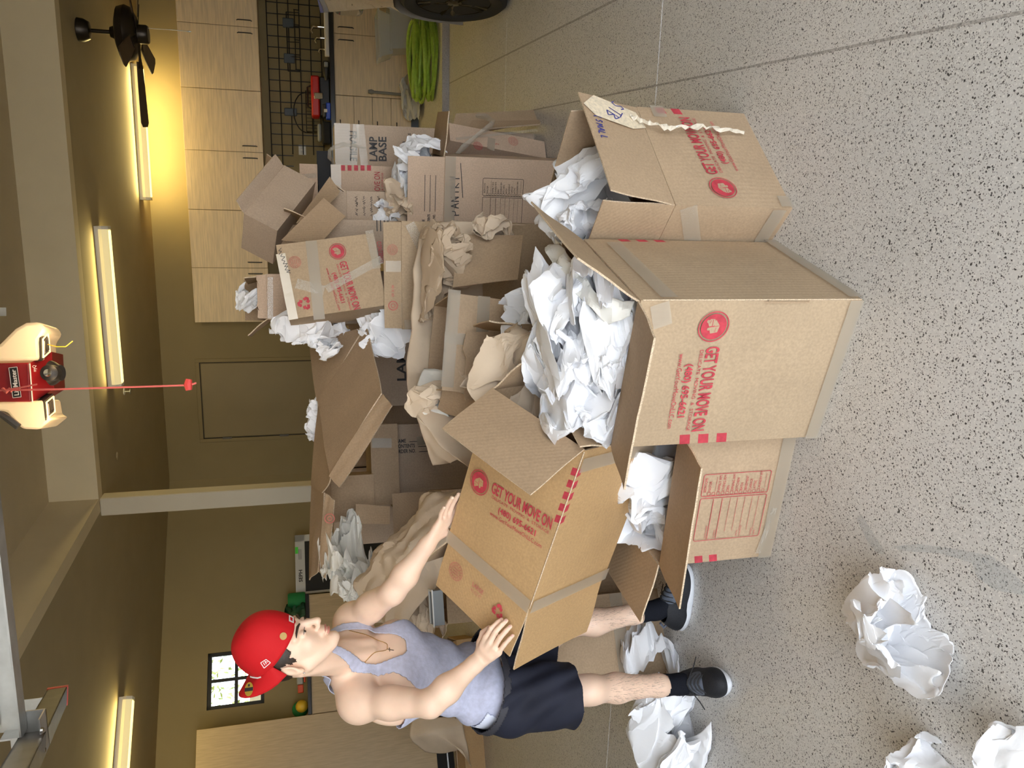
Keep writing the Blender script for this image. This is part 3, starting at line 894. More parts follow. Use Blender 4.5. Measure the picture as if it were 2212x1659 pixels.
def carton(label, M, w, d, h, flaps=None, mat='board', inside='board_inside', group='moving cartons', open_top=True, open_bottom=False,
           bflaps=None, name='moving_carton', cat='cardboard box', bulge=0.006):
    """corrugated carton, origin at the middle of its base; flaps: side -> (angle, length); angle 0 shut, 90 upright, 180 flat out, 270 hanging"""
    t = thing(name, label, cat, M, group)
    # walls: a grid per outer and inner wall so that the board can bow a little
    vs = []; fs = []; fm = []
    nseg, nz = 6, 5
    def loop(z, inset, bow):
        out = []
        x, y = w / 2 - inset, d / 2 - inset
        cs = [(-x, -y), (x, -y), (x, y), (-x, y)]
        ns = [(0, -1), (1, 0), (0, 1), (-1, 0)]
        for k in range(4):
            a = cs[k]; b = cs[(k + 1) % 4]
            for i in range(nseg):
                u = i / nseg
                s = bow * math.sin(math.pi * u)
                out.append(Vector((a[0] + (b[0] - a[0]) * u + ns[k][0] * s, a[1] + (b[1] - a[1]) * u + ns[k][1] * s, z)))
        return out
    N = 4 * nseg
    z_in = TK if not open_bottom else 0.0
    z_top = h if open_top else h - TK
    for j in range(nz + 1):
        v = j / nz
        vs += loop(v * h, 0.0, bulge * math.sin(math.pi * v))
    for j in range(nz + 1):
        v = j / nz
        vs += loop(z_in + v * (z_top - z_in), TK, bulge * math.sin(math.pi * v))
    o2 = (nz + 1) * N
    for j in range(nz):
        for i in range(N):
            k = (i + 1) % N
            fs.append((j * N + i, j * N + k, (j + 1) * N + k, (j + 1) * N + i)); fm.append(0)
            fs.append((o2 + j * N + i, o2 + (j + 1) * N + i, o2 + (j + 1) * N + k, o2 + j * N + k)); fm.append(1)
    for i in range(N):
        k = (i + 1) % N
        if open_top:
            fs.append((nz * N + i, nz * N + k, o2 + nz * N + k, o2 + nz * N + i)); fm.append(2)
        if open_bottom:
            fs.append((i, o2 + i, o2 + k, k)); fm.append(2)
    if not open_bottom:
        fs.append(tuple(range(N - 1, -1, -1))); fm.append(0)
        fs.append(tuple(o2 + i for i in range(N))); fm.append(1)
    if not open_top:
        fs.append(tuple(nz * N + i for i in range(N))); fm.append(0)
        fs.append(tuple(o2 + nz * N + i for i in range(N - 1, -1, -1))); fm.append(1)
    mesh('body', vs, fs, None, t, True, 35, mats=[mat, inside, 'board_edge'], fmat=fm)
    res = {}
    for ff, ztop in ((flaps or {}, True), (bflaps or {}, False)):
        for f, spec in ff.items():
            ang, L = spec[0], spec[1]
            bend = spec[2] if len(spec) > 2 else 0.0
            torn = spec[3] if len(spec) > 3 else None
            tw = spec[4] if len(spec) > 4 else 0.0
            nrm, r = FACES[f]
            nrm = Vector(nrm); r = Vector(r)
            W = w if f in ('front', 'back') else d
            k = (d if f in ('front', 'back') else w) / 2
            up = Vector((0, 0, 1 if ztop else -1))
            a = math.radians(ang)
            ext = -nrm * math.cos(a) + up * math.sin(a)            # direction away from the hinge
            outer = nrm * math.sin(a) + up * math.cos(a)            # outer (printed) side of the board
            o = nrm * (k - TK * 0.5) + Vector((0, 0, h + 0.001 if ztop else -0.001))
            Fm = Matrix(((0, 0, 0, 0),) * 4)
            xx = ext.cross(outer)                                    # hinge direction
            Fm = Matrix(((xx.x, ext.x, outer.x, o.x), (xx.y, ext.y, outer.y, o.y), (xx.z, ext.z, outer.z, o.z), (0, 0, 0, 1)))
            if tw: Fm = Fm @ Matrix.Rotation(math.radians(tw), 4, 'Z')
            v2, f2, m2 = flap_mesh(L, W, bend, seed=len(res) + int(w * 1000), torn=torn)
            fo = mesh('flap', v2, f2, None, t, True, 35, mats=[mat, inside, 'board_edge'], fmat=m2)
            fo.matrix_local = Fm
            res[f if ztop else 'b' + f] = fo
    t2 = {'root': t, 'w': w, 'd': d, 'h': h, **res}
    return t2


def sub(par, M):
    o = bpy.data.objects.new('x', None)
    return o


def tape(c, f, a0, b0, a1, b1, w=0.05, mat='tape', par=None, M=None, name='packing_tape'):
    """strip of tape on a face from (a0, b0) to (a1, b1) in that face's frame"""
    Mx = M if M is not None else face_frame(f, c['w'], c['d'], c['h'], 0.0085)
    p = Vector((a0, b0, 0)); q = Vector((a1, b1, 0)); dd = q - p; L = dd.length; dd.normalize(); s = Vector((-dd.y, dd.x, 0)) * w / 2
    n = max(2, int(L / 0.04)); vs = []; fs = []
    rr = random.Random(int(1000 * (a0 + b1)))
    for i in range(n + 1):
        k = p + dd * (L * i / n)
        for e in (-1, 0, 1):
            vs.append(Mx @ (k + s * e + Vector((0, 0, rr.uniform(0, 0.0012)))))
    for i in range(n):
        for e in range(2):
            fs.append((i * 3 + e, (i + 1) * 3 + e, (i + 1) * 3 + e + 1, i * 3 + e + 1))
    return mesh(name, vs, fs, mat, par or c['root'], True)


def truck_print(par, M, cx, cy, r, ink='ink_red', ground='board'):
    """round emblem: ring, filled disc and a little removal truck left in board colour"""
    mb = MB(); ring(mb, M, cx, cy, r * 0.93, r); disc(mb, M, cx, cy, r * 0.83)
    mb.build('printed_emblem', ink, par)
    tr = MB(); s = r * 0.5
    up = M @ Matrix.Translation((cx, cy, 0.0004))
    poly(tr, up, [(-0.95 * s, 0.15 * s), (-0.1 * s, 0.75 * s), (0.75 * s, 0.55 * s), (0.85 * s, -0.35 * s), (0.0 * s, -0.62 * s), (-0.1 * s, 0.1 * s)])
    poly(tr, up, [(-1.05 * s, -0.55 * s), (-1.0 * s, 0.0), (-0.55 * s, 0.22 * s), (-0.15 * s, 0.05 * s), (-0.08 * s, -0.62 * s), (-0.6 * s, -0.85 * s)])
    disc(tr, up, -0.75 * s, -0.8 * s, 0.2 * s, 12); disc(tr, up, 0.25 * s, -0.66 * s, 0.19 * s, 12)
    tr.build('printed_truck', ground, par)
    ln = MB(); up2 = M @ Matrix.Translation((cx, cy, 0.0008))
    line2(ln, up2, (-0.1 * s, 0.72 * s), (0.0, -0.6 * s), 0.06 * s); line2(ln, up2, (-0.95 * s, -0.2 * s), (-0.15 * s, -0.25 * s), 0.08 * s)
    line2(ln, up2, (-0.9 * s, -0.45 * s), (-0.5 * s, -0.6 * s), 0.06 * s); line2(ln, up2, (0.1 * s, 0.3 * s), (0.7 * s, 0.2 * s), 0.05 * s)
    ln.build('printed_truck_lines', ink, par)


def brand_print(par, M, scale=1.0, ink='ink_red', ground='board', emblem=True, title='GET YOUR MOVE ON', phone=True):
    """emblem on the left, then the firm's lines of lettering; M origin at the middle of the whole print"""
    s = scale
    if emblem:
        truck_print(par, M, -0.165 * s, 0.0, 0.05 * s, ink, ground)
    mb = MB()
    put_text(mb, title, M, 0.053 * s, 0.012 * s, 0.302 * s, 0.042 * s, True)
    put_text(mb, 'DELICATE  MOVING  &  STORAGE', M, 0.055 * s, -0.024 * s, 0.29 * s, 0.0115 * s)
    if phone:
        put_text(mb, '(480) 695-6621', M, 0.05 * s, -0.056 * s, 0.19 * s, 0.023 * s, True)
        put_text(mb, 'www.GetYourMoveOnLLC.com', M, 0.05 * s, -0.088 * s, 0.265 * s, 0.0165 * s)
    mb.build('printed_lettering', ink, par)


def checklist_print(par, M, ink, w=0.25, h=0.17, tilt=0):
    """rooms checklist with tick boxes on the right and ruled lines on the left, in rounded frames"""
    mb = MB()
    def rrect(x0, y0, x1, y1, t, r=0.008):
        rect(mb, M, x0 + r, y0, x1 - r, y0 + t); rect(mb, M, x0 + r, y1 - t, x1 - r, y1); rect(mb, M, x0, y0 + r, x0 + t, y1 - r); rect(mb, M, x1 - t, y0 + r, x1, y1 - r)
        for cx, cy, q0 in ((x0 + r, y0 + r, math.pi), (x1 - r, y0 + r, 1.5 * math.pi), (x1 - r, y1 - r, 0), (x0 + r, y1 - r, 0.5 * math.pi)):
            vs = []; n = 5
            for i in range(n + 1):
                q = q0 + i / n * math.pi / 2
                vs += [M @ Vector((cx + r * math.cos(q), cy + r * math.sin(q), 0)), M @ Vector((cx + (r - t) * math.cos(q), cy + (r - t) * math.sin(q), 0))]
            mb.add(vs, [(2 * i, 2 * i + 1, 2 * i + 3, 2 * i + 2) for i in range(n)])
    th = 0.0022
    xm = w * 0.16
    rrect(xm + 0.003, -h / 2, w / 2, h / 2, th)
    rrect(-w / 2, -h / 2, xm - 0.003, h / 2, th)
    rows = ['BEDROOMS', 'MASTER', '', 'FAMILY RM', 'LIVING RM', 'DEN', 'DINING RM', 'KITCHEN', 'BATH', 'BASEMENT', 'GARAGE', 'ATTIC', 'LAUNDRY RM', '']
    n = len(rows); dy = (h - 0.016) / n
    for i, r in enumerate(rows):
        y = h / 2 - 0.012 - dy * i
        x = xm + 0.012
        if i:
            s = dy * 0.32
            line2(mb, M, (x - s, y - s), (x + s, y - s), 0.0012); line2(mb, M, (x - s, y + s), (x + s, y + s), 0.0012)
            line2(mb, M, (x - s, y - s), (x - s, y + s), 0.0012); line2(mb, M, (x + s, y - s), (x + s, y + s), 0.0012)
        if r:
            tw = min(w * 0.27, 0.0066 * len(r))
            put_text(mb, r, M, x + 0.008 + tw / 2, y, tw, dy * 0.55)
        else:
            line2(mb, M, (x + 0.01, y - dy * 0.3), (w / 2 - 0.012, y - dy * 0.3), 0.0011)
    for i, f in enumerate((0.20, 0.33, 0.45, 0.56, 0.67, 0.78, 0.88)):
        y = h / 2 - h * f
        line2(mb, M, (-w / 2 + (0.004 if i < 2 else 0.03), y), (xm - 0.008, y), 0.002 if i < 2 else 0.0011)
    for i, (s, y, tw) in enumerate((('ORDER NUMBER', h / 2 - h * 0.17, 0.05), ('CONTENTS', h / 2 - h * 0.30, 0.032), ('SPECIAL', h / 2 - h * 0.64, 0.024), ('INSTRUCTIONS', h / 2 - h * 0.69, 0.04), ("PACKER'S", h / 2 - h * 0.86, 0.028), ('NAME', h / 2 - h * 0.91, 0.018))):
        put_text(mb, s, M, -w / 2 + 0.008 + tw / 2, y, tw, 0.0055)
    mb.build('printed_checklist', ink, par)


def stripes(c, f, side, z0, n=4, dz=0.052, w=0.035, hh=0.028, ink='ink_red', wrap=True):
    """short bars of print next to a vertical edge"""
    M = face_frame(f, c['w'], c['d'], c['h'], 0.0012)
    W = c['w'] if f in ('front', 'back') else c['d']
    for i in range(n):
        z = z0 + i * dz - c['h'] / 2
        x = side * (W / 2 - w / 2)
        mb = MB(); poly(mb, M, [(x - w / 2, z - hh / 2), (x + w / 2, z - hh / 2 + 0.006), (x + w / 2, z + hh / 2 + 0.006), (x - w / 2, z + hh / 2)])
        mb.build('printed_stripe', ink, c['root'])


def stamp_print(par, M, cx, cy, r, ink='ink_red_faint'):
    mb = MB(); ring(mb, M, cx, cy, r * 0.93, r); ring(mb, M, cx, cy, r * 0.60, r * 0.66)
    for k in range(16):
        q = 2 * math.pi * k / 16
        line2(mb, M, (cx + r * 0.7 * math.cos(q), cy + r * 0.7 * math.sin(q)), (cx + r * 0.88 * math.cos(q), cy + r * 0.88 * math.sin(q)), r * 0.09)
    for k in (-0.3, 0.0, 0.3):
        line2(mb, M, (cx - r * 0.42, cy + r * k), (cx + r * 0.42, cy + r * k), r * 0.1)
    mb.build('printed_stamp', ink, par)


def recycle_print(par, M, cx, cy, r, ink='ink_red'):
    mb = MB()
    for k in range(3):
        X = M @ Matrix.Translation((cx, cy, 0)) @ Matrix.Rotation(2 * math.pi * k / 3, 4, 'Z')
        poly(mb, X, [(-0.5 * r, 0.55 * r), (-0.2 * r, r), (0.25 * r, r), (0.45 * r, 0.62 * r), (0.62 * r, 0.72 * r), (0.5 * r, 0.2 * r), (0.0, 0.35 * r), (0.16 * r, 0.46 * r), (0.05 * r, 0.66 * r), (-0.14 * r, 0.36 * r)])
    mb.build('printed_recycling_mark', ink, par)


def scrawl(par, M, strokes, w=0.004, mat='marker_black', name='handwriting'):
    mb = MB()
    for st in strokes:
        for p, q in zip(st, st[1:]):
            line2(mb, M, p, q, w)
    mb.build(name, mat, par)


LET = {'P': [[(0, 0), (0, 1)], [(0, 1), (.6, .85), (.5, .5), (0, .45)]], 'A': [[(0, 0), (.35, 1), (.7, 0)], [(.15, .4), (.6, .4)]], 'N': [[(0, 0), (.05, 1), (.6, 0), (.65, 1)]],
       'T': [[(0, 1), (.8, 1)], [(.4, 1), (.35, 0)]], 'R': [[(0, 0), (0, 1), (.55, .8), (0, .5), (.6, 0)]], 'Y': [[(0, 1), (.3, .5), (.65, 1)], [(.3, .5), (.25, -.2)]],
       'S': [[(.5, .85), (.2, 1), (.05, .75), (.45, .4), (.3, .05), (0, .15)]], 'B': [[(0, 0), (0, 1), (.5, .8), (0, .55), (.55, .25), (0, 0)]], 'L': [[(0, 1), (0, 0), (.5, 0)]],
       'M': [[(0, 0), (.1, .9), (.35, .3), (.6, .9), (.7, 0)]], 'I': [[(.1, 0), (.1, 1)]], 'C': [[(.5, .85), (.15, .9), (0, .4), (.2, 0), (.55, .15)]], 'E': [[(.5, 1), (0, 1), (0, 0), (.5, 0)], [(0, .5), (.4, .5)]],
       'O': [[(.3, 1), (0, .6), (.1, .1), (.4, 0), (.6, .5), (.3, 1)]], 'H': [[(0, 0), (0, 1)], [(.55, 0), (.55, 1)], [(0, .5), (.55, .5)]], 'G': [[(.5, .85), (.15, .95), (0, .4), (.2, 0), (.5, .1), (.5, .45), (.3, .45)]],
       '(': [[(.3, 1.1), (.05, .5), (.3, -.1)]], 'K': [[(0, 0), (0, 1)], [(.5, 1), (0, .45), (.55, 0)]], 'D': [[(0, 0), (0, 1), (.5, .7), (.45, .2), (0, 0)]], ' ': []}


def hand(par, M, s, cx, cy, h, mat='marker_black', w=None, sp=0.9):
    st = []
    x = cx - len(s) * h * sp * 0.5
    r = random.Random(len(s))
    for ch in s:
        dy = r.uniform(-0.08, 0.08) * h
        for q in LET.get(ch.upper(), []):
            st.append([(x + p[0] * h * 0.85, cy - h / 2 + p[1] * h + dy) for p in q])
        x += h * sp
    scrawl(par, M, st, w or h * 0.09, mat)


def panel(name, pts, mat, par=None, thick=0.006, n=(6, 6), warp=0.006, seed=0, inside=None, smooth=True):
    """a bent sheet of board through four corner points (world), given in order around"""
    a, b, c, d = [Vector(p) for p in pts]
    nx, ny = n
    nrm = (b - a).cross(d - a).normalized()
    top = []; bot = []
    for j in range(ny + 1):
        v = j / ny
        for i in range(nx + 1):
            u = i / nx
            p = a * (1 - u) * (1 - v) + b * u * (1 - v) + c * u * v + d * (1 - u) * v
            z = warp * (math.sin(2.3 * u + seed) * math.sin(2.9 * v + 1.3 * seed) + 0.3 * math.sin(9 * u + 4 * v + seed))
            top.append(p + nrm * z); bot.append(p + nrm * (z - thick))
    N = len(top); fs = []; fm = []
    g = lambda i, j: j * (nx + 1) + i
    for j in range(ny):
        for i in range(nx):
            fs.append((g(i, j), g(i + 1, j), g(i + 1, j + 1), g(i, j + 1))); fm.append(0)
            fs.append((N + g(i, j), N + g(i, j + 1), N + g(i + 1, j + 1), N + g(i + 1, j))); fm.append(1)
    rim = [g(i, 0) for i in range(nx)] + [g(nx, j) for j in range(ny)] + [g(i, ny) for i in range(nx, 0, -1)] + [g(0, j) for j in range(ny, 0, -1)]
    for p, q in zip(rim, rim[1:] + rim[:1]):
        fs.append((p, N + p, N + q, q)); fm.append(2)
    return mesh(name, top + bot, fs, None, par, smooth, 35, mats=[mat, inside or mat, 'board_edge'], fmat=fm)


# ------------------------------------------------------------------ crumpled paper
def tri(x):
    return np.abs((x % 1.0) - 0.5) * 2 - 0.5


def crease(P, r, freq, amp, k=9):
    """sum of folded-plate waves: flat facets meeting in sharp creases"""
    out = np.zeros(len(P))
    rs = np.random.RandomState(r)
    W = P + 0.035 * np.sin(P[:, [1, 2, 0]] * 11 + r)
    for i in range(k):
        n = rs.normal(size=3); n /= np.linalg.norm(n)
        f = freq * rs.uniform(0.6, 1.9)
        out += amp * rs.uniform(0.4, 1.0) / (0.6 + f / freq * 0.7) * tri(W @ n * f + rs.uniform())
    return out


_ico = {}


def ico(n):
    if n not in _ico:
        bm = bmesh.new(); bmesh.ops.create_icosphere(bm, subdivisions=n, radius=1.0)
        V = np.array([v.co[:] for v in bm.verts]); Fc = [tuple(v.index for v in f.verts) for f in bm.faces]
        bm.free(); _ico[n] = (V, Fc)
    return _ico[n]


def crumple(label, c, size, seed, mat='white_paper', name='packing_paper', cat='packing paper', rot=(0, 0, 0), sub_=4, ragged=0.5, flat_bottom=None, group='crumpled packing paper', facets=22, parent=None, inside=None):
    """a sheet of paper folded over and over along random planes until it is a wad of the given size"""
    rs = np.random.RandomState(seed)
    n = {3: 16, 4: 44, 5: 64}[sub_]
    u = np.linspace(-1, 1, n + 1)
    X, Y = np.meshgrid(u * rs.uniform(0.9, 1.2), u * rs.uniform(0.75, 1.0))
    P = np.stack([X.ravel(), Y.ravel(), np.zeros(X.size)], axis=1)
    P[:, 2] = 0.16 * np.sin(P[:, 0] * 2.1 + rs.uniform(0, 6)) * np.sin(P[:, 1] * 2.6 + rs.uniform(0, 6))
    P += np.stack([crease(P, seed + k, 1.1, 0.13, 6) for k in range(3)], axis=1)
    nf = 15 if sub_ > 3 else 8
    for i in range(nf):
        P -= P.mean(axis=0)
        m = rs.normal(size=3); m[2] *= 1.3; m /= np.linalg.norm(m)
        d = P @ m
        ext = np.percentile(np.abs(d), 99)
        t = ext * rs.uniform(0.30, 0.62) * (1.0 + 0.35 * (ragged - 0.5))
        over = np.maximum(d - t, 0)
        tang = np.cross(m, rs.normal(size=3)); tang /= np.linalg.norm(tang)
        P = P - np.outer(over * (1.0 + rs.uniform(0.35, 0.9)), m) + np.outer(over * rs.uniform(-0.5, 0.5), tang)
    P -= P.mean(axis=0)
    P += np.stack([crease(P, seed + 20 + k, 4.0, 0.05, 5) for k in range(3)], axis=1)
    w_, ev = np.linalg.eigh(np.cov(P.T))
    P = P @ ev                                             # principal axes, evened out, so that the wad is roundish
    P = P / np.sqrt(w_ / w_.max())[None, :] ** 0.8
    rr_ = np.linalg.norm(P, axis=1); r0 = np.percentile(rr_, 90)
    P = P * (np.minimum(rr_, r0 + 0.35 * (rr_ - r0)) / np.maximum(rr_, 1e-6))[:, None]
    P = P @ np.array(Matrix.Rotation(rs.uniform(0, 6), 3, 'Z') @ Matrix.Rotation(rs.uniform(0, 6), 3, 'X'))
    lo = np.percentile(P, 1.0, axis=0); hi = np.percentile(P, 99.0, axis=0)
    P = (P - (lo + hi) / 2) / (hi - lo)
    P = np.clip(P, -0.60, 0.60) * np.array(size)[None, :] * 1.12
    a, b, g = rot
    Rm = np.array((Matrix.Rotation(g, 3, 'Z') @ Matrix.Rotation(b, 3, 'Y') @ Matrix.Rotation(a, 3, 'X')))
    P = P @ Rm.T
    if flat_bottom is not None:
        P[:, 2] = np.maximum(P[:, 2], flat_bottom - c[2] + 0.004 * rs.uniform(size=len(P)))
    if inside is not None:                                 # paper in a carton: it fills the carton and bulges out over the rim
        Mi, w_, d_, h_ = inside
        I3 = np.array(Mi.inverted()); Wp = P + np.array(tuple(c))
        Lp = Wp @ I3[:3, :3].T + I3[:3, 3]
        ov = np.maximum(Lp[:, 2] - h_, 0) * 0.7
        for k, half in ((0, w_ / 2 - 0.012), (1, d_ / 2 - 0.012)):
            Lp[:, k] = np.clip(Lp[:, k], -half - ov, half + ov)
        Lp[:, 2] = np.maximum(Lp[:, 2], 0.01)
        M3 = np.array(Mi); P = Lp @ M3[:3, :3].T + M3[:3, 3] - np.array(tuple(c))
    g_ = lambda i, j: j * (n + 1) + i
    Fc = []
    for j in range(n):
        for i in range(n):
            if (i + j) % 2: Fc += [(g_(i, j), g_(i + 1, j), g_(i + 1, j + 1)), (g_(i, j), g_(i + 1, j + 1), g_(i, j + 1))]
            else: Fc += [(g_(i, j), g_(i + 1, j), g_(i, j + 1)), (g_(i + 1, j), g_(i + 1, j + 1), g_(i, j + 1))]
    o = mesh(name, P, Fc, mat, parent, True, 22)
    s_ = o.modifiers.new('thickness', 'SOLIDIFY'); s_.thickness = 0.0012; s_.offset = 0
    o.location = c
    if parent is None:
        tag(o, label, cat, group)
    return o


def sheet(label, ctrl, n, seed, mat, amp=0.012, freq=4.0, name='packing_paper', cat='packing paper', thick=0.0012, group=None, sharp=18, back=None):
    """a creased sheet of paper through a net of control points (rows of world points)"""
    R = len(ctrl); Cn = len(ctrl[0])
    A = np.array([[tuple(p) for p in row] for row in ctrl])           # R x C x 3
    nu, nv = n
    def interp(arr, t):                                               # catmull-rom along axis 0
        m = len(arr); x = t * (m - 1); i = min(int(x), m - 2); f = x - i
        p0 = arr[max(i - 1, 0)]; p1 = arr[i]; p2 = arr[i + 1]; p3 = arr[min(i + 2, m - 1)]
        return 0.5 * ((2 * p1) + (-p0 + p2) * f + (2 * p0 - 5 * p1 + 4 * p2 - p3) * f * f + (-p0 + 3 * p1 - 3 * p2 + p3) * f ** 3)
    P = np.zeros((nv + 1, nu + 1, 3))
    for j in range(nv + 1):
        row = interp(A, j / nv)
        for i in range(nu + 1):
            P[j, i] = interp(row, i / nu)
    du = np.gradient(P, axis=1); dv = np.gradient(P, axis=0)
    Nn = np.cross(du, dv); Nn /= (np.linalg.norm(Nn, axis=2, keepdims=True) + 1e-9)
    Q = P.reshape(-1, 3)
    w = crease(Q, seed, freq, amp, 9) + crease(Q, seed + 3, freq * 2.6, amp * 0.4, 7)
    Q = Q + Nn.reshape(-1, 3) * w[:, None] + 0.25 * np.stack([crease(Q, seed + 8 + k, freq * 1.3, amp, 4) for k in range(3)], axis=1)
    g = lambda i, j: j * (nu + 1) + i
    fs = [(g(i, j), g(i + 1, j), g(i + 1, j + 1), g(i, j + 1)) for j in range(nv) for i in range(nu)]
    o = mesh(name, Q, fs, mat, None, True, sharp)
    s = o.modifiers.new('thickness', 'SOLIDIFY'); s.thickness = thick; s.offset = 0
    if back:
        o.data.materials.append(MATS[back]); s.material_offset = 0
    return tag(o, label, cat, group)


def squiggle(par, M, cx, cy, w, h, seed=1, mat='marker_black', t=0.0025):
    """illegible handwriting: a run of small loops and strokes"""
    r = random.Random(seed); n = max(6, int(w / h * 3)); st = []; cur = []
    for i in range(n + 1):
        x = cx - w / 2 + w * i / n
        cur.append((x + r.uniform(-0.2, 0.2) * h, cy + (h / 2 if i % 2 else -h / 2) * r.uniform(0.3, 1.0)))
        if r.random() < 0.2 and len(cur) > 2: st.append(cur); cur = []
    if len(cur) > 1: st.append(cur)
    scrawl(par, M, st, t, mat)

# ------------------------------------------------------------------ the four cartons in front
def face_px(c, f, x, y, off=0.0012):
    """(a, b) on face f of carton c, where the sight line of pixel (x, y) meets it"""
    M = c['M'] @ face_frame(f, c['w'], c['d'], c['h'], off)
    I = M.inverted(); p = I @ CAM
    d = I.to_3x3() @ (_F + _R * ((829.5 - y) / FPX) - _U * ((x - 1106.0) / FPX))
    q = p - d * (p.z / d.z)
    return Vector((q.x, q.y))


def brand_at(c, f, logo, mid, ink='ink_red', ground='board', off=0.009, **kw):
    """the firm's print with its emblem at pixel logo and its title centred at pixel mid"""
    a = face_px(c, f, *logo, off); b = face_px(c, f, *mid, off)
    d = b - a
    s = d.length / 0.22
    x = Vector((d.x, d.y, 0)).normalized()
    M = face_frame(f, c['w'], c['d'], c['h'], off)
    o = Vector((a.x, a.y, 0)) + x * 0.165 * s
    brand_print(c['root'], M @ frame(o, x, z=(0, 0, 1)), s, ink, ground, **kw)
    return s


def strip_px(c, f, p, q, w=0.05, mat='tape', off=0.0105):
    a = face_px(c, f, *p, off); b = face_px(c, f, *q, off)
    tape(c, f, a.x, a.y, b.x, b.y, w, mat, M=face_frame(f, c['w'], c['d'], c['h'], off))


GR = 'moving cartons'
# A: the big carton at the front, upside down, overflowing with white paper
Ma = yawM(0.129, 2.228, 0, -0.522)
A = carton('large open carton at the front, upside-down red print, heaped with white paper', Ma, 0.474, 0.49, 0.692,
           {'front': (169, 0.228, 0.0, 0.012), 'right': (120, 0.225, 0.01), 'left': (88, 0.10), 'back': (95, 0.07)}, mat='board_pale')
A['M'] = Ma
brand_at(A, 'front', (1542, 706), (1516, 845), ground='board_pale')
stripes(A, 'front', -1, 0.335, 3, 0.062, 0.034, 0.034)
stripes(A, 'right', 1, 0.43, 3, 0.062, 0.02, 0.034)
for f in ('front', 'right'):
    W2 = (A['w'] if f == 'front' else A['d']) / 2
    tape(A, f, -W2, -A['h'] / 2 + 0.022, W2, -A['h'] / 2 + 0.022, 0.045)
tape(A, 'right', -A['d'] / 2, 0.265, A['d'] / 2 - 0.05, 0.265, 0.05)
strip_px(A, 'front', (1425, 656), (1432, 705), 0.055, 'tape_shiny')
mbx = MB(); Mx = face_frame('front', A['w'], A['d'], A['h'], 0.009)
for p, q in (((1745, 651), (1648, 651)), ((1660, 651), (1660, 646)), ((1745, 651), (1745, 646))):
    a = face_px(A, 'front', *p); b = face_px(A, 'front', *q); line2(mbx, Mx, (a.x, a.y), (b.x, b.y), 0.004)
mbx.build('slit', 'board_inside', A['root'])
for st in (((1418, 760), (1422, 800)), ((1408, 880), (1404, 890)), ((1392, 935), (1384, 950), (1383, 958))):
    pass

# B: the carton on the right
Mb = yawM(0.624, 2.541, 0, 0.587)
B = carton('open carton at the right with a blue-inked flap and torn tape', Mb, 0.49, 0.46, 0.42,
           {'front': (102, 0.236, 0.0), 'left': (87, 0.238), 'right': (82, 0.25), 'back': (90, 0.24, 0, 0.01)}, mat='board')
B['M'] = Mb
brand_at(B, 'front', (1562, 405), (1514, 312), ground='board')
stripes(B, 'front', 1, 0.27, 2, 0.062, 0.03, 0.034)
tape(B, 'front', -B['w'] / 2, -B['h'] / 2 + 0.022, -B['w'] / 2 + 0.05, -B['h'] / 2 + 0.022, 0.045)
tape(B, 'left', -B['d'] / 2, -B['h'] / 2 + 0.05, B['d'] / 2, -B['h'] / 2 + 0.05, 0.05)
tape(B, 'left', 0.0, 0.05, B['d'] / 2, 0.17, 0.055, 'tape_shiny')
tape(B, 'front', B['w'] / 2 - 0.06, 0.14, B['w'] / 2, 0.14, 0.05)
fl_ = B['front']
Mh = Matrix.Translation((0, 0, 0.0045)) @ Matrix.Rotation(math.pi, 4, 'Z')
hand(fl_, Matrix.Translation((0, 0, 0.006)) @ Matrix.Rotation(math.pi, 4, 'Z'), '(SMALL', -0.06, -0.195, 0.026, 'marker_blue', 0.004, 0.8)
# torn liner patch with blue writing and the dangling strip of tape
v = [(0.235, 0.18), (0.17, 0.235), (0.12, 0.20), (0.10, 0.06), (0.125, 0.0), (0.2, 0.02)]
mb = MB(); poly(mb, Matrix.Translation((0, 0, 0.007)), v); mb.build('torn_liner', 'torn_liner', fl_)
hand(fl_, Matrix.Translation((0, 0, 0.009)) @ Matrix.Rotation(2.6, 4, 'Z'), 'STB', -0.085, -0.185, 0.05, 'marker_blue', 0.004, 0.75)
pts = [on(1368, 262, 0.5)]
Bf = Mb @ face_frame('front', B['w'], B['d'], B['h'], 0.012)
seq = [(1360, 255), (1385, 268), (1405, 280), (1428, 288), (1455, 291), (1490, 287), (1530, 287), (1570, 290), (1605, 291)]
vs = []; fs = []
r4 = random.Random(9)
sq2 = []
for a, b in zip(seq, seq[1:]):
    for k in range(4): sq2.append((a[0] + (b[0] - a[0]) * k / 4, a[1] + (b[1] - a[1]) * k / 4 + r4.uniform(-2, 2)))
seq = sq2 + [seq[-1]]
for i, p in enumerate(seq):
    q = face_px(B, 'front', *p, 0.012)
    w_ = (0.004 + 0.010 * r4.random()) * (1.0 if i < len(seq) - 6 else 0.5)
    lift = 0.012 + 0.022 * math.sin(math.pi * i / len(seq)) 
    for e, dz in ((-1, r4.uniform(0, 0.012)), (0, r4.uniform(0.004, 0.018)), (1, r4.uniform(0, 0.012))):
        vs.append(face_frame('front', B['w'], B['d'], B['h'], lift + dz) @ Vector((q.x + e * w_, q.y, 0)))
for i in range(len(seq) - 1):
    for e in range(2):
        fs.append((3 * i + e, 3 * i + 3 + e, 3 * i + 4 + e, 3 * i + 1 + e))
mesh('torn_tape', vs, fs, 'tape_loose', B['root'])

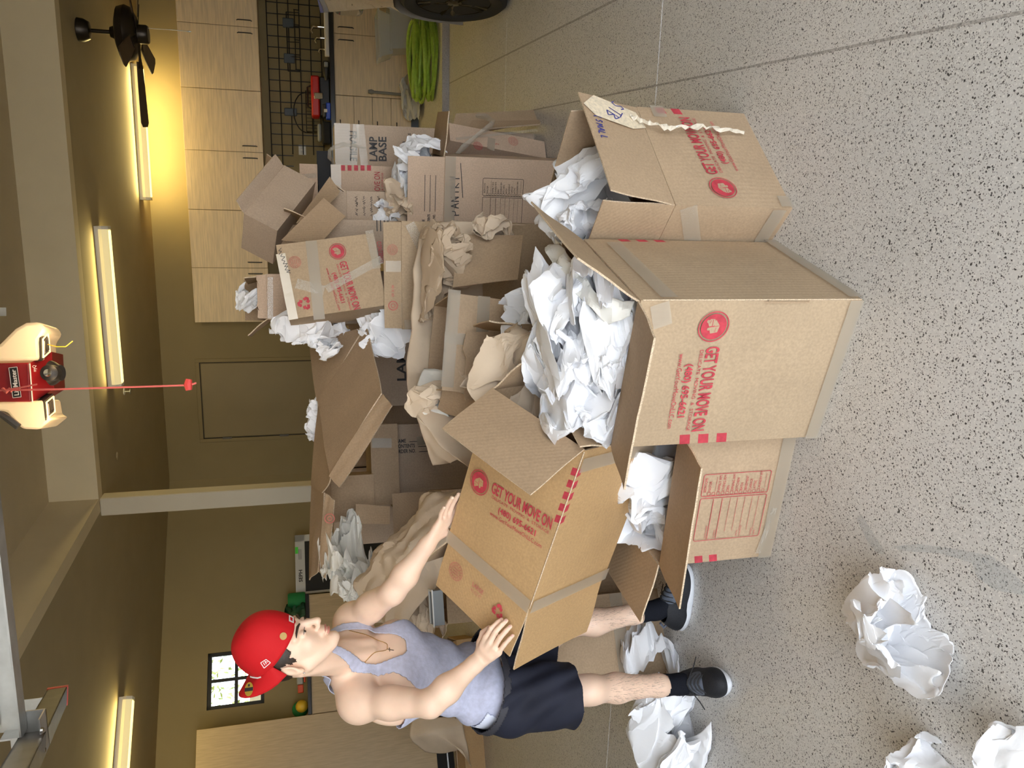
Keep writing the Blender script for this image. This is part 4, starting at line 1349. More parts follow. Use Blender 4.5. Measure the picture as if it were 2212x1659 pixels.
# C: the low carton at the left with the red checklist
Mc = yawM(-0.315, 2.526, 0, -0.383)
Cc_ = carton('open carton with a red room checklist, left of the big front carton', Mc, 0.505, 0.46, 0.422,
             {'front': (170, 0.245, 0.0, 0.006), 'left': (172, 0.24), 'right': (80, 0.2), 'back': (60, 0.1)}, mat='board')
C_ = Cc_; C_['M'] = Mc
k1 = face_px(C_, 'front', 1650, 1008); k2 = face_px(C_, 'front', 1640, 1160)
Mk = face_frame('front', C_['w'], C_['d'], C_['h'], 0.009)
checklist_print(C_['root'], Mk @ Matrix.Translation(((k1.x + k2.x) / 2 , (k1.y + k2.y) / 2 + 0.115, 0)), 'ink_red', 0.255, 0.25)
stripes(C_, 'front', -1, 0.225, 2, 0.055, 0.028, 0.03)
tape(C_, 'front', -C_['w'] / 2, -C_['h'] / 2 + 0.03, C_['w'] / 2, -C_['h'] / 2 + 0.03, 0.05, 'tape')
tape(C_, 'front', -C_['w'] / 2 + 0.02, -C_['h'] / 2 + 0.06, -C_['w'] / 2 + 0.2, -C_['h'] / 2 + 0.03, 0.02, 'tape_shiny')

# D: the carton in the person's hands
P_ = (-0.629, 2.698, 0.811, -3.265, -2.138, -1.196)
Md = Matrix.Translation(P_[:3]) @ Matrix.Rotation(P_[3], 4, 'Z') @ Matrix.Rotation(P_[4], 4, 'X') @ Matrix.Rotation(P_[5], 4, 'Y')
D = carton('tilted open carton held in both hands, red print on its upper face', Md, 0.421, 0.419, 0.602,
           {'front': (213, 0.225, 0.0), 'left': (60, 0.15)}, mat='board_warm', open_bottom=True,
           bflaps={'front': (92, 0.205), 'right': (95, 0.25), 'left': (120, 0.2)}, bulge=0.008)
D['M'] = Md
brand_at(D, 'front', (1035.5, 1042), (1125, 1098), off=0.0105, ground='board_warm')
tape(D, 'front', -D['w'] / 2, -D['h'] / 2 + 0.012, D['w'] / 2, -D['h'] / 2 + 0.012, 0.05, M=face_frame('front', D['w'], D['d'], D['h'], 0.007))
tape(D, 'right', -D['d'] / 2, -D['h'] / 2 + 0.012, D['d'] / 2, -D['h'] / 2 + 0.012, 0.05, M=face_frame('right', D['w'], D['d'], D['h'], 0.007))
tape(D, 'right', -D['d'] / 2, D['h'] / 2 - 0.05, D['d'] / 2, D['h'] / 2 - 0.05, 0.05, M=face_frame('right', D['w'], D['d'], D['h'], 0.007))
for f, sd in (('front', 1), ('right', -1)):
    stripes(D, f, sd, D['h'] - 0.255, 5, 0.043, 0.02, 0.026)
for c_, sx, sy in ((D, 1, -1), (A, 1, -1)):
    mb = MB(); mb.tube([(sx * (c_['w'] / 2 + 0.0002), sy * (c_['d'] / 2 + 0.0002), 0.004), (sx * (c_['w'] / 2 + 0.0002), sy * (c_['d'] / 2 + 0.0002), c_['h'] - 0.004)], 0.0022, 6); mb.build('worn_edge', 'board_edge', c_['root'])
bf = D['bfront']
Mz = Matrix.Translation((0, 0, 0.007)) @ Matrix.Rotation(math.pi, 4, 'Z')
stamp_print(bf, Mz, 0.125 * -1, -0.085, 0.034)
mb = MB(); put_text(mb, 'LARGE', Mz, -0.01, -0.075, 0.055, 0.016, True); put_text(mb, '4.5 CU. FT.', Mz, -0.01, -0.098, 0.055, 0.012); mb.build('printed_size', 'ink_red_faint', bf)
recycle_print(bf, Mz, 0.10, -0.09, 0.028)

# ------------------------------------------------------------------ the pile behind
def cb(label, Y, tl, tr, d, h=None, z0=0.0, yaw=None, flaps=None, **kw):
    """upright carton whose front top corners are seen at pixels tl and tr, at distance Y"""
    a = at(*tl, Y); b = at(*tr, Y)
    zt = (a.z + b.z) / 2
    w = (Vector((b.x, b.y)) - Vector((a.x, a.y))).length
    if h is None: h = zt - z0
    else: z0 = zt - h
    m = (a + b) / 2
    y = -math.atan2(m.x, m.y) * 0.6 if yaw is None else yaw
    M = yawM(m.x, m.y, z0, y) @ Matrix.Translation((0, d / 2, 0))
    c = carton(label, M, w, d, h, flaps, **kw)
    c['M'] = M
    return c


# G pantry carton
G = cb('tall carton marked PANTRY in black marker, white paper on top', 4.3, (958, 520), (961, 341), 0.44, yaw=-0.33,
       flaps={'front': (88, 0.205), 'right': (186, 0.24), 'back': (80, 0.22), 'left': (60, 0.2)}, mat='board_pink')
k = face_px(G, 'front', 1085, 432)
checklist_print(G['root'], face_frame('front', G['w'], G['d'], G['h'], 0.009) @ Matrix.Translation((k.x - 0.03, k.y - 0.0, 0)), 'ink_black', 0.30, 0.24)
k = face_px(G, 'front', 982, 420)
Mg = face_frame('front', G['w'], G['d'], G['h'], 0.009) @ Matrix.Translation((k.x, k.y, 0)) @ Matrix.Rotation(math.radians(4), 4, 'Z')
hand(G['root'], Mg, 'PANTRY', 0, 0, 0.045, 'marker_black', 0.005, 0.85)
scrawl(G['root'], Mg, [[(-0.02, -0.045), (0.17, -0.04)]], 0.004)
tape(G, 'front', -G['w'] / 2, G['h'] / 2 - 0.03, G['w'] / 2, G['h'] / 2 - 0.03, 0.06)
mb = MB(); Mq = Matrix.Translation((0, 0, 0.007)) @ Matrix.Rotation(math.pi, 4, 'Z')
Mq = Matrix.Translation((0, 0, 0.007)) @ frame((0, 0, 0), (-1, 0, 0), y=(0, 1, 0)) if False else Matrix.Translation((0, 0, 0.007))
# lettering on the raised front flap (its outer side faces us, hinge below)
put_text(mb, 'CONTENTS', Mq, -0.12, 0.085, 0.07, 0.014, True); put_text(mb, 'ORDER NO.', Mq, -0.12, 0.055, 0.07, 0.014, True); put_text(mb, 'NAME', Mq, -0.135, 0.115, 0.04, 0.014, True)
for yy in (0.108, 0.078, 0.048):
    rect(mb, Mq, -0.07, yy, 0.13, yy + 0.003)
mb.build('printed_lettering', 'ink_black', G['front'])

# H: tall carton with a raised flap marked 40 x 60
H = cb('tall narrow carton behind the brown paper, stamped flap raised', 3.9, (868, 712), (868, 480), 0.30, yaw=-0.20, flaps={'front': (90, 0.088)}, mat='board_pale')
fH = H['front']; Mq = Matrix.Translation((0, 0, 0.006))
stamp_print(fH, Mq, 0.13, 0.045, 0.026); ring_ = MB(); ring(ring_, Mq, -0.15, 0.045, 0.019, 0.025); ring(ring_, Mq, -0.15, 0.045, 0.008, 0.012)
put_text(ring_, '40 X 60', Mq @ Matrix.Rotation(math.pi, 4, 'Z'), 0.075, -0.045, 0.06, 0.012, True); ring_.build('printed_size', 'ink_red_faint', fH)
mb = MB(); rect(mb, Matrix.Translation((0, 0, 0.0085)), 0.02, 0.004, 0.075, 0.08); mb.build('packing_tape', 'tape_shiny', fH)
tape(H, 'front', 0.14, H['h'] / 2 - 0.10, 0.26, H['h'] / 2 - 0.04, 0.05, 'tape_shiny')
tape(H, 'front', -H['w'] / 2, H['h'] / 2 - 0.06, -H['w'] / 2 + 0.05, H['h'] / 2 - 0.06, 0.10, 'tape_shiny')

# J: the tilted taped carton on top
def cq(label, tl, tr, br, bl, d, zaxis_hint=None, **kw):
    """carton given by its front face corners (world points)"""
    tl, tr, br, bl = [Vector(p) for p in (tl, tr, br, bl)]
    x = ((tr - tl) + (br - bl)).normalized(); z = ((tl - bl) + (tr - br))
    z = (z - x * z.dot(x)).normalized(); y = z.cross(x)
    w = ((tr - tl).length + (br - bl).length) / 2; h = ((tl - bl).length + (tr - br).length) / 2
    ctr_ = (tl + tr + br + bl) / 4
    o = ctr_ - z * h / 2 + y * d / 2
    M = Matrix(((x.x, y.x, z.x, o.x), (x.y, y.y, z.y, o.y), (x.z, y.z, z.z, o.z), (0, 0, 0, 1)))
    c = carton(label, M, w, d, h, **kw)
    c['M'] = M
    return c


J = cq('carton criss-crossed with shiny tape, tilted on top of the pile', at(628, 694, 3.95), at(597, 543, 3.98), at(806, 490, 3.98), at(832, 655, 3.95), 0.33, mat='board_pale', open_top=False, bulge=0.004)
brand_at(J, 'front', (729, 543), (752, 618), ground='board_pale')
strip_px(J, 'front', (672, 520), (690, 690), 0.055, 'tape'); strip_px(J, 'front', (705, 625), (825, 560), 0.04, 'tape_shiny'); strip_px(J, 'front', (640, 612), (700, 628), 0.05, 'tape_shiny')
strip_px(J, 'front', (606, 548), (634, 690), 0.045, 'tape_loose'); strip_px(J, 'front', (797, 498), (815, 580), 0.04, 'tape_shiny')
Mj = face_frame('front', J['w'], J['d'], J['h'], 0.009)
k = face_px(J, 'front', 637, 567); stamp_print(J['root'], Mj, k.x, k.y, 0.03)
k = face_px(J, 'front', 658, 656); recycle_print(J['root'], Mj, k.x, k.y, 0.034)
mb = MB(); k = face_px(J, 'front', 822, 545); put_text(mb, 'CONTENTS', Mj @ Matrix.Rotation(math.pi, 4, 'Z'), -k.x, -k.y, 0.11, 0.022); mb.build('printed_lettering', 'ink_red', J['root'])
k = face_px(J, 'front', 614, 565)
squiggle(J['root'], Mj @ Matrix.Translation((k.x, k.y, 0.004)) @ Matrix.Rotation(0.2, 4, 'Z'), 0, 0, 0.13, 0.024, 3)

# E: carton lying on its side, open at both ends, and the one under it
E_ = cq('brown taped carton lying on its side behind the white paper heap', at(958, 838, 3.0), at(974, 624, 3.0), at(1150, 664, 3.0), at(1125, 866, 3.0), 0.44, mat='board', bulge=0.004)
E_under = cb('closed carton under the brown carton lying on its side', 3.06, (1150, 840), (1150, 640), 0.4, mat='board_grey', open_top=False)
strip_px(E_, 'front', (982, 626), (966, 836), 0.05); strip_px(E_, 'front', (1046, 640), (1034, 850), 0.05); strip_px(E_, 'front', (960, 730), (1030, 735), 0.045)
pts = [at(978, 621, 3.42), at(992, 508, 3.5), at(1131, 508, 3.4), at(1119, 606, 3.3)]
o = panel('flap', pts, 'board_inside', None, inside='board', seed=2)
o.parent = E_['root']; o.matrix_parent_inverse = E_['root'].matrix_world.inverted() if False else Matrix.Identity(4)
o.matrix_local = E_['M'].inverted()
Ez = E_['M'].to_3x3()
o = panel('flap', [at(958, 836, 3.02), at(1032, 862, 3.02), at(1010, 905, 3.12), at(946, 880, 3.22)], 'board_inside', None, inside='board', seed=4)
o.parent = E_['root']; o.matrix_local = E_['M'].inverted()

# F: open carton in front of it with a brown paper bundle
F_ = cb('open carton holding a brown paper bundle between the brown carton and the white heap', 2.68, (1130, 868), (1130, 700), 0.30, yaw=0.0,
        flaps={'left': (150, 0.13), 'back': (84, 0.17, 0, 0.02), 'right': (100, 0.12)}, mat='board')

# K, L, M, O and the small ones on the right of the pile
K = cb('tall carton printed LAMP BASE and FRAGILE, wrapped in shiny tape', 5.15, (722, 356), (724, 268), 0.3, yaw=-0.2, open_top=False, mat='board_grey')
Mk = face_frame('front', K['w'], K['d'], K['h'], 0.009)
mb = MB()
def tpx(mb, c, M, s, x, y, w, h, rot=0, bold=True):
    k = face_px(c, 'front', x, y)
    put_text(mb, s, M @ Matrix.Translation((k.x, k.y, 0)) @ Matrix.Rotation(rot, 4, 'Z'), 0, 0, w, h, bold)
tpx(mb, K, Mk, 'LAMP', 806, 322, 0.155, 0.05); tpx(mb, K, Mk, 'BASE', 826, 322, 0.155, 0.05); mb.build('printed_lettering', 'ink_black', K['root']); mb = MB(); tpx(mb, K, Mk, 'FRAGILE', 763, 316, 0.19, 0.045, math.pi)
mb.build('printed_lettering', 'ink_black', K['root']); mb = MB(); tpx(mb, K, Mk, 'TWO PIECE', 884, 305, 0.10, 0.016, 0); tpx(mb, K, Mk, 'TER', 872, 310, 0.03, 0.016, 0)
mb.build('printed_lettering', 'ink_black', K['root'])
tape(K, 'front', -K['w'] / 2, K['h'] / 2 - 0.05, K['w'] / 2, K['h'] / 2 - 0.05, 0.10, 'tape_shiny'); tape(K, 'front', -K['w'] / 2, K['h'] / 2 - 0.12, K['w'] / 2, K['h'] / 2 - 0.14, 0.04, 'tape_shiny'); tape(K, 'front', -K['w'] / 2, K['h'] / 2 - 0.19, K['w'] / 2, K['h'] / 2 - 0.165, 0.05, 'tape_shiny')
L_ = cb('carton with red MOVE ON print and stripes beside the lamp base carton', 4.86, (716, 470), (716, 357), 0.26, yaw=-0.2, open_top=False, mat='board_pink')
Ml = face_frame('front', L_['w'], L_['d'], L_['h'], 0.009)
mb = MB(); tpx(mb, L_, Ml, 'GET YOUR MOVE ON', 815, 425, 0.30, 0.036, 0, False); tpx(mb, L_, Ml, 'DELICATE MOVING & STORAGE', 826, 425, 0.29, 0.011, 0, False); tpx(mb, L_, Ml, '(480) 695-6621', 840, 425, 0.19, 0.02, 0, False)
mb.build('printed_lettering', 'ink_red', L_['root'])
for i in range(5):
    k = face_px(L_, 'front', 741 + i * 14, 363); mb = MB(); rect(mb, Ml, k.x - 0.016, k.y - 0.012, k.x + 0.016, k.y + 0.012); mb.build('printed_stripe', 'ink_red', L_['root'])
tape(L_, 'front', -L_['w'] / 2, L_['h'] / 2 - 0.03, L_['w'] / 2, L_['h'] / 2 - 0.03, 0.06, 'tape_shiny')
Z_ = cb('shaded carton with faded black handwriting in front of the red print', 4.48, (748, 478), (750, 413), 0.12, z0=0.82, yaw=-0.2, open_top=True, mat='board_grey', flaps={'front': (75, 0.12), 'right': (120, 0.1), 'back': (100, 0.12)})
Mz_ = face_frame('front', Z_['w'], Z_['d'], Z_['h'], 0.009)
for i in range(4):
    k = face_px(Z_, 'front', 770 + 16 * i, 445); squiggle(Z_['root'], Mz_ @ Matrix.Translation((k.x, k.y, 0)), 0, 0, 0.11, 0.018, 5 + i, 'ink_black', 0.002)
O_ = cq('slim stamped carton lying on top of the pile beside the wire grid', at(648, 446, 4.8), at(648, 356, 4.85), at(684, 352, 4.85), at(688, 442, 4.8), 0.3, open_top=False, mat='board_pink', bulge=0.003)
Mo = face_frame('front', O_['w'], O_['d'], O_['h'], 0.006)
k = face_px(O_, 'front', 669, 411); stamp_print(O_['root'], Mo, k.x, k.y, 0.026)
strip_px(O_, 'front', (648, 381), (684, 379), 0.03, 'tape_shiny')
Ob = cq('closed carton coloured black for the shade of an open end, under the slim stamped one', at(690, 446, 4.85), at(684, 326, 4.9), at(714, 326, 4.9), at(722, 446, 4.85), 0.3, open_top=False, mat='black_matte', inside='black_matte', bulge=0.003)  # black board stands in for the shade inside an open carton
# flattened cartons leaning behind the pantry carton
M1 = cq('slim taped carton with red stamps standing on end at the right of the pile', at(980, 333, 4.72), at(977, 297, 4.75), at(1168, 276, 4.92), at(1172, 314, 4.86), 0.36, open_top=False, mat='board_pink', bulge=0.003)
Mm = face_frame('front', M1['w'], M1['d'], M1['h'], 0.006)
k = face_px(M1, 'front', 1032, 316); stamp_print(M1['root'], Mm, k.x, k.y, 0.03, 'ink_red'); k = face_px(M1, 'front', 1108, 306); stamp_print(M1['root'], Mm, k.x, k.y, 0.034)
mb = MB(); k = face_px(M1, 'front', 1068, 311); squiggle(M1['root'], Mm @ Matrix.Translation((k.x, k.y, 0)) @ Matrix.Rotation(math.pi / 2, 4, 'Z'), 0, 0, 0.06, 0.014, 11, 'ink_red_faint', 0.003)
strip_px(M1, 'front', (1060, 324), (1062, 298), 0.05, 'tape'); strip_px(M1, 'front', (985, 300), (1160, 281), 0.02, 'tape_shiny')
for i, (pp, mt, lab) in enumerate((([at(1005, 285, 4.95), at(1020, 262, 5.0), at(1172, 262, 5.0), at(1165, 270, 4.95)], 'board_inside', 'flattened carton sheet standing behind the slim stamped carton'),
                            ([at(970, 300, 5.05), at(985, 248, 5.15), at(1168, 240, 5.12), at(1175, 262, 5.05)], 'board', 'flattened carton at the very right of the pile'))):
    o = panel('flattened_carton', pp, mt, None, 0.012, seed=i + 3); tag(o, lab, 'flat carton', 'flattened cartons')
t = MB(); t.tube([at(985, 335, 4.7), at(1000, 318, 4.66), at(1030, 292, 4.66), at(1058, 272, 4.7), at(1066, 262, 4.75), at(1050, 252, 4.85), at(1030, 250, 4.95)], [0.012, 0.02, 0.012, 0.02, 0.014, 0.02, 0.012], 5)
tag(t.build('packing_tape_loop', 'tape_shiny', smooth=True), 'loose loop of shiny tape hanging beside the slim stamped carton', 'tape')
t = MB(); t.tube([at(722, 352, 4.85), at(712, 340, 4.7), at(712, 325, 4.65), at(722, 318, 4.66), at(742, 312, 4.7), at(765, 314, 4.75), at(790, 320, 4.8)], [0.01, 0.014, 0.01, 0.012, 0.014, 0.01, 0.008], 5)
tag(t.build('packing_tape_curl', 'tape_shiny', smooth=True), 'loose curl of shiny tape sticking up from the lamp base carton', 'tape')

# N: the tipped dark carton at the very top, and the loose flaps below it
N_ = cq('tipped open carton at the very top of the pile, against the wall cabinets', at(530, 462, 4.35), at(628, 345, 4.55), at(668, 405, 4.5), at(596, 498, 4.3), 0.30, mat='board_grey', flaps={'right': (100, 0.12), 'front': (140, 0.08)}, open_top=True)
X_ = cb('grey-brown carton with black ruled lines behind the criss-cross taped one', 4.3, (682, 560), (682, 474), 0.30, z0=0.82, yaw=-0.1, mat='board_grey', flaps={'right': (110, 0.17), 'back': (70, 0.2)})
mb = MB(); Mx_ = face_frame('front', X_['w'], X_['d'], X_['h'], 0.009)
for i in range(4):
    k = face_px(X_, 'front', 815 + 8 * i, 488); rect(mb, Mx_, k.x - 0.03, k.y, k.x + 0.03, k.y + 0.005)
mb.build('printed_lines', 'ink_black', X_['root'])
for pp, mt, s in (([at(608, 518, 4.12), at(699, 429, 4.2), at(746, 468, 4.18), at(690, 530, 4.1)], 'board_pale', 1), ([at(640, 482, 4.3), at(713, 384, 4.4), at(735, 413, 4.38), at(700, 460, 4.3)], 'board', 2)):
    o = panel('flap', pp, mt, None, seed=s, inside='board_inside'); o.parent = X_['root']; o.matrix_local = X_['M'].inverted()
Y1 = cb('small carton with shiny tape and ragged open top beside the interior door', 4.45, (577, 690), (577, 592), 0.3, mat='board_pink', h=0.32, yaw=-0.05,
        flaps={'front': (100, 0.06, 0, 0.03), 'left': (130, 0.14), 'back': (85, 0.14), 'right': (80, 0.12)})
strip_px(Y1, 'front', (584, 598), (584, 688), 0.03, 'tape_shiny')
Yu = cb('plain carton standing under the small ragged carton', 4.47, (690, 700), (690, 585), 0.33, yaw=-0.05, mat='board_grey', open_top=False)
P2 = cb('carton printed LAMP and FRAGILE in the shaded middle of the pile', 4.95, (755, 880), (755, 640), 0.3, yaw=0.0, open_top=False, mat='board_grey')
Mp = face_frame('front', P2['w'], P2['d'], P2['h'], 0.009)
mb = MB(); tpx(mb, P2, Mp, 'LAMP', 866, 782, 0.24, 0.055); mb.build('printed_lettering', 'ink_black', P2['root']); mb = MB(); tpx(mb, P2, Mp, 'FRAGILE', 792, 715, 0.30, 0.05, math.pi); mb.build('printed_lettering', 'ink_black', P2['root'])
R_ = cb('grey carton printed NAME, CONTENTS and ORDER NO. on its side', 4.6, (848, 1098), (848, 918), 0.4, yaw=0.05, mat='board_grey', open_top=False)
Mr = face_frame('front', R_['w'], R_['d'], R_['h'], 0.009)
mb = MB()
for i, (s, w_) in enumerate((('NAME', 0.062), ('CONTENTS', 0.115), ('ORDER NO.', 0.12))):
    k = face_px(R_, 'front', 854, 953 + 11.3 * i)
    X2 = Mr @ Matrix.Translation((k.x, k.y, 0)) @ Matrix.Rotation(-math.pi / 2, 4, 'Z')
    put_text(mb, s, X2, w_ / 2, 0, w_, 0.021, True); rect(mb, X2, w_ + 0.02, -0.01, 0.24, -0.006)
mb.build('printed_lettering', 'ink_black', R_['root'])
tape(R_, 'front', -R_['w'] / 2 + 0.39, 0.4, -R_['w'] / 2 + 0.42, 0.05, 0.05)
U_ = cb('flat brown carton with a band of tape lying on the grey printed carton', 4.42, (802, 1092), (802, 918), 0.42, h=0.155, yaw=0.05, mat='board', open_top=False)
strip_px(U_, 'front', (803, 957), (846, 957), 0.055)
T_ = cb('small open brown carton inside the big collapsed one', 4.36, (716, 1128), (716, 1030), 0.34, h=0.235, yaw=0.05, mat='board', flaps={'front': (110, 0.1), 'right': (150, 0.12)})
# Q: the big collapsed carton
Q_ = thing('collapsed_carton', 'big collapsed brown carton tented over the middle of the pile', 'cardboard box', Matrix.Translation(at(760, 900, 4.1)), GR)
def qp(pts, mat, s, inside='board_inside', nm='panel', th=0.007):
    o = panel(nm, pts, mat, None, th, seed=s, inside=inside, warp=0.010); o.parent = Q_; o.matrix_local = Q_.matrix_world.inverted(); return o
bpy.context.view_layer.update()
qp([at(790, 704, 4.15), at(827, 851, 3.75), at(714, 1029, 3.85), at(692, 866, 4.25)], 'board_warm', 1)
qp([at(827, 851, 3.75), at(850, 877, 3.70), at(732, 1053, 3.80), at(714, 1029, 3.85)], 'board_warm', 2, nm='flap')
qp([at(692, 866, 4.25), at(714, 1029, 3.85), at(700, 1065, 3.95), at(673, 1048, 4.2)], 'board_warm', 3)
qp([at(674, 1040, 4.22), at(702, 1064, 3.97), at(690, 1235, 4.05), at(672, 1253, 4.2)], 'board', 4)
qp([at(707, 1066, 3.93), at(722, 1081, 3.90), at(704, 1248, 3.98), at(690, 1232, 4.02)], 'board_pale', 5, nm='flap')
qp([at(690, 866, 4.27), at(673, 1046, 4.22), at(700, 1046, 4.6), at(712, 866, 4.6)], 'board_warm', 6)
qp([at(668, 740, 4.6), at(790, 706, 4.17), at(694, 868, 4.25), at(688, 868, 4.3)], 'board_inside', 7)
o = panel('flap', [at(768, 1090, 4.15), at(842, 1094, 4.15), at(842, 1133, 4.1), at(768, 1131, 4.1)], 'board', None, seed=8); o.parent = Q_; o.matrix_local = Q_.matrix_world.inverted()
fr = MB(); Mq = frame(at(712, 1120, 3.88), at(706, 1180, 3.9) - at(712, 1120, 3.88), z=(0, -1, 0.1))
ring(fr, Mq, 0.0, 0.0, 0.02, 0.026); ring(fr, Mq, 0, 0, 0.008, 0.012); ob = fr.build('printed_stamp', 'ink_red_faint', None); ob.parent = Q_; ob.matrix_local = Q_.matrix_world.inverted()
# carton that carries the big brown paper, and the low one behind the legs
V_ = cb('open carton under the big brown paper sheet, behind the held carton', 3.75, (960, 1345), (960, 1060), 0.42, yaw=0.12, mat='board', flaps={'back': (95, 0.2), 'left': (160, 0.2)})
S_ = cb('low carton with a band of tape standing behind the legs', 3.3, (1188, 1486), (1188, 1300), 0.36, yaw=0.28, mat='board', open_top=False)
tape(S_, 'front', -S_['w'] / 2, -0.06, S_['w'] / 2, -0.06, 0.06)
Wc = carton('low flat carton on the floor behind the tall cabinet', yawM(-3.3, 7.9, 0, 0.25), 1.3, 0.6, 0.2, {'front': (150, 0.2), 'left': (170, 0.3)}, mat='board_warm')

BK1 = cb('plain carton standing in the dark behind the collapsed carton', 5.3, (745, 1010), (745, 780), 0.4, yaw=0.0, open_top=False, mat='board_grey')
BK2 = cb('plain carton in the dark behind the grey printed carton', 5.25, (720, 1180), (720, 1015), 0.4, yaw=0.05, open_top=False, mat='board_grey')

# ------------------------------------------------------------------ packing paper
WP = 'crumpled white packing paper'
def cr(label, px, Y, size, seed, **kw):
    c = at(*px, Y)
    return crumple(label, c, size, seed, **kw)

# the heap in the big front carton: sheet upon sheet
heap = [((1255, 720), 2.26, (0.30, 0.30, 0.26), 11, 'top of the white heap, crumpled sheet in the middle of the big front carton'),
        ((1310, 690), 2.14, (0.30, 0.26, 0.22), 12, 'crumpled white sheet at the front right corner of the big front carton'),
        ((1320, 790), 2.18, (0.28, 0.26, 0.22), 13, 'crumpled white sheet behind the front flap of the big carton'),
        ((1215, 780), 2.40, (0.26, 0.26, 0.22), 14, 'crumpled white sheet at the back left of the big carton heap'),
        ((1225, 660), 2.38, (0.28, 0.26, 0.24), 15, 'crumpled white sheet at the back right of the big carton heap'),
        ((1270, 850), 2.24, (0.22, 0.24, 0.22), 16, 'crumpled white sheet spilling over the left edge of the big carton'),
        ((1250, 790), 2.20, (0.30, 0.26, 0.20), 19, 'crumpled white sheet on the left half of the big carton heap'),
        ((1330, 740), 2.10, (0.26, 0.20, 0.18), 20, 'crumpled white sheet low behind the front flap corner of the big carton'),
        ((1240, 690), 2.24, (0.26, 0.26, 0.18), 24, 'crumpled white sheet on the right half of the big carton heap'),
        ((1318, 895), 2.20, (0.18, 0.22, 0.20), 18, 'white sheet corner hanging low at the left of the big carton')]
for px, Y, sz, sd, lab in heap:
    cr(lab, px, Y, tuple(v * 1.12 for v in sz), sd, group=WP, ragged=0.6, sub_=5, inside=(Ma, A['w'], A['d'], A['h']))
# long torn cream strip lying across the heap
sheet('long cream torn paper strip lying across the white heap',
      [[at(1195, 512, 2.33), at(1225, 545, 2.2), at(1265, 600, 2.1), at(1300, 640, 2.02), at(1375, 655, 1.97)],
       [at(1180, 530, 2.33), at(1195, 570, 2.22), at(1235, 622, 2.1), at(1300, 690, 2.0), at(1360, 685, 1.97)]], (40, 10), 5, 'cream_paper', 0.03, 8.0)
# paper in the low left carton
for px, Y, sz, sd, lab in (((1400, 1010), 2.52, (0.30, 0.26, 0.26), 21, 'white crumpled sheet at the right of the checklist carton'),
                           ((1385, 1120), 2.56, (0.30, 0.30, 0.26), 22, 'big white crumpled sheet at the left of the checklist carton')):
    cr(lab, px, Y, tuple(v * 1.15 for v in sz), sd, group=WP, ragged=0.45, sub_=5, inside=(Mc, C_['w'], C_['d'], C_['h']))
# paper in the right carton
cr('white crumpled sheet standing in the right carton', (1265, 425), 2.6, (0.36, 0.30, 0.34), 31, group=WP, sub_=5, rot=(0, 0.5, 0), inside=(Mb, B['w'], B['d'], B['h'] + 0.02))
cr('small white sheet at the left edge of the right carton', (1268, 490), 2.5, (0.16, 0.16, 0.18), 32, group=WP, inside=(Mb, B['w'], B['d'], B['h'] + 0.02))
# brown bundle and white roll in the middle carton
cr('brown paper bundle in the open carton behind the white heap', (1108, 812), 2.70, (0.30, 0.28, 0.30), 47, mat='kraft_paper', group='brown packing paper', sub_=5, ragged=0.4)
cr('smooth white paper roll beside the brown bundle', (1140, 690), 2.80, (0.20, 0.20, 0.20), 42, group=WP, ragged=0.25)
# brown paper pile between the cartons
cr('large brown paper bundle beside the pantry carton', (958, 588), 3.52, (0.42, 0.26, 0.20), 46, mat='kraft_dark', group='brown packing paper', sub_=5, ragged=0.35, rot=(0, 0.15, 0))
cr('open end of brown paper curling out toward the right cartons', (1062, 488), 3.45, (0.12, 0.16, 0.17), 44, mat='kraft_paper', group='brown packing paper', ragged=0.4)
cr('dark crumpled paper inside the side-lying carton', (985, 560), 3.45, (0.22, 0.16, 0.2), 45, mat='kraft_dark', group='brown packing paper')
# papers on the pantry carton
cr('white crumpled paper on top of the pantry carton', (905, 345), 4.45, (0.26, 0.22, 0.26), 51, group=WP, sub_=5, ragged=0.7)
cr('white paper scrap behind the pantry flap', (880, 395), 4.5, (0.2, 0.2, 0.16), 52, group=WP, ragged=0.7)
cr('brown paper wad at the left of the pantry carton', (868, 440), 4.42, (0.24, 0.2, 0.18), 53, mat='kraft_paper', group='brown packing paper')
cr('white paper corner poking out beside the grey-brown carton', (838, 465), 4.45, (0.14, 0.14, 0.14), 54, group=WP, ragged=0.8)
# papers left of the taped carton
cr('white paper bunch left of the criss-cross taped carton', (655, 712), 4.2, (0.18, 0.2, 0.26), 55, group=WP, sub_=5)
cr('thin white paper tail hanging below the paper bunch', (705, 752), 4.15, (0.11, 0.14, 0.14), 56, group=WP, ragged=0.7)
cr('bluish shaded paper in the gap under the taped carton', (715, 712), 4.4, (0.16, 0.2, 0.2), 57, group=WP)
cr('big smooth white paper bag under the taped carton', (840, 712), 4.15, (0.26, 0.24, 0.28), 58, group=WP, sub_=5, ragged=0.35)
cr('white paper in the ragged carton by the interior door', (545, 640), 4.55, (0.13, 0.16, 0.16), 59, group=WP)
for k, (px, s) in enumerate((((680, 868), 0.05), ((676, 890), 0.06), ((674, 920), 0.07), ((676, 945), 0.05))):
    cr(['tiny white paper scrap on the ridge of the collapsed carton, nearest its right end', 'second white paper scrap along the collapsed carton ridge', 'largest white paper scrap on the collapsed carton ridge', 'leftmost white paper scrap on the collapsed carton ridge'][k],
       px, 4.32, (s * 1.6, s, s), 60 + k, group='paper scraps', sub_=3, ragged=0.8)
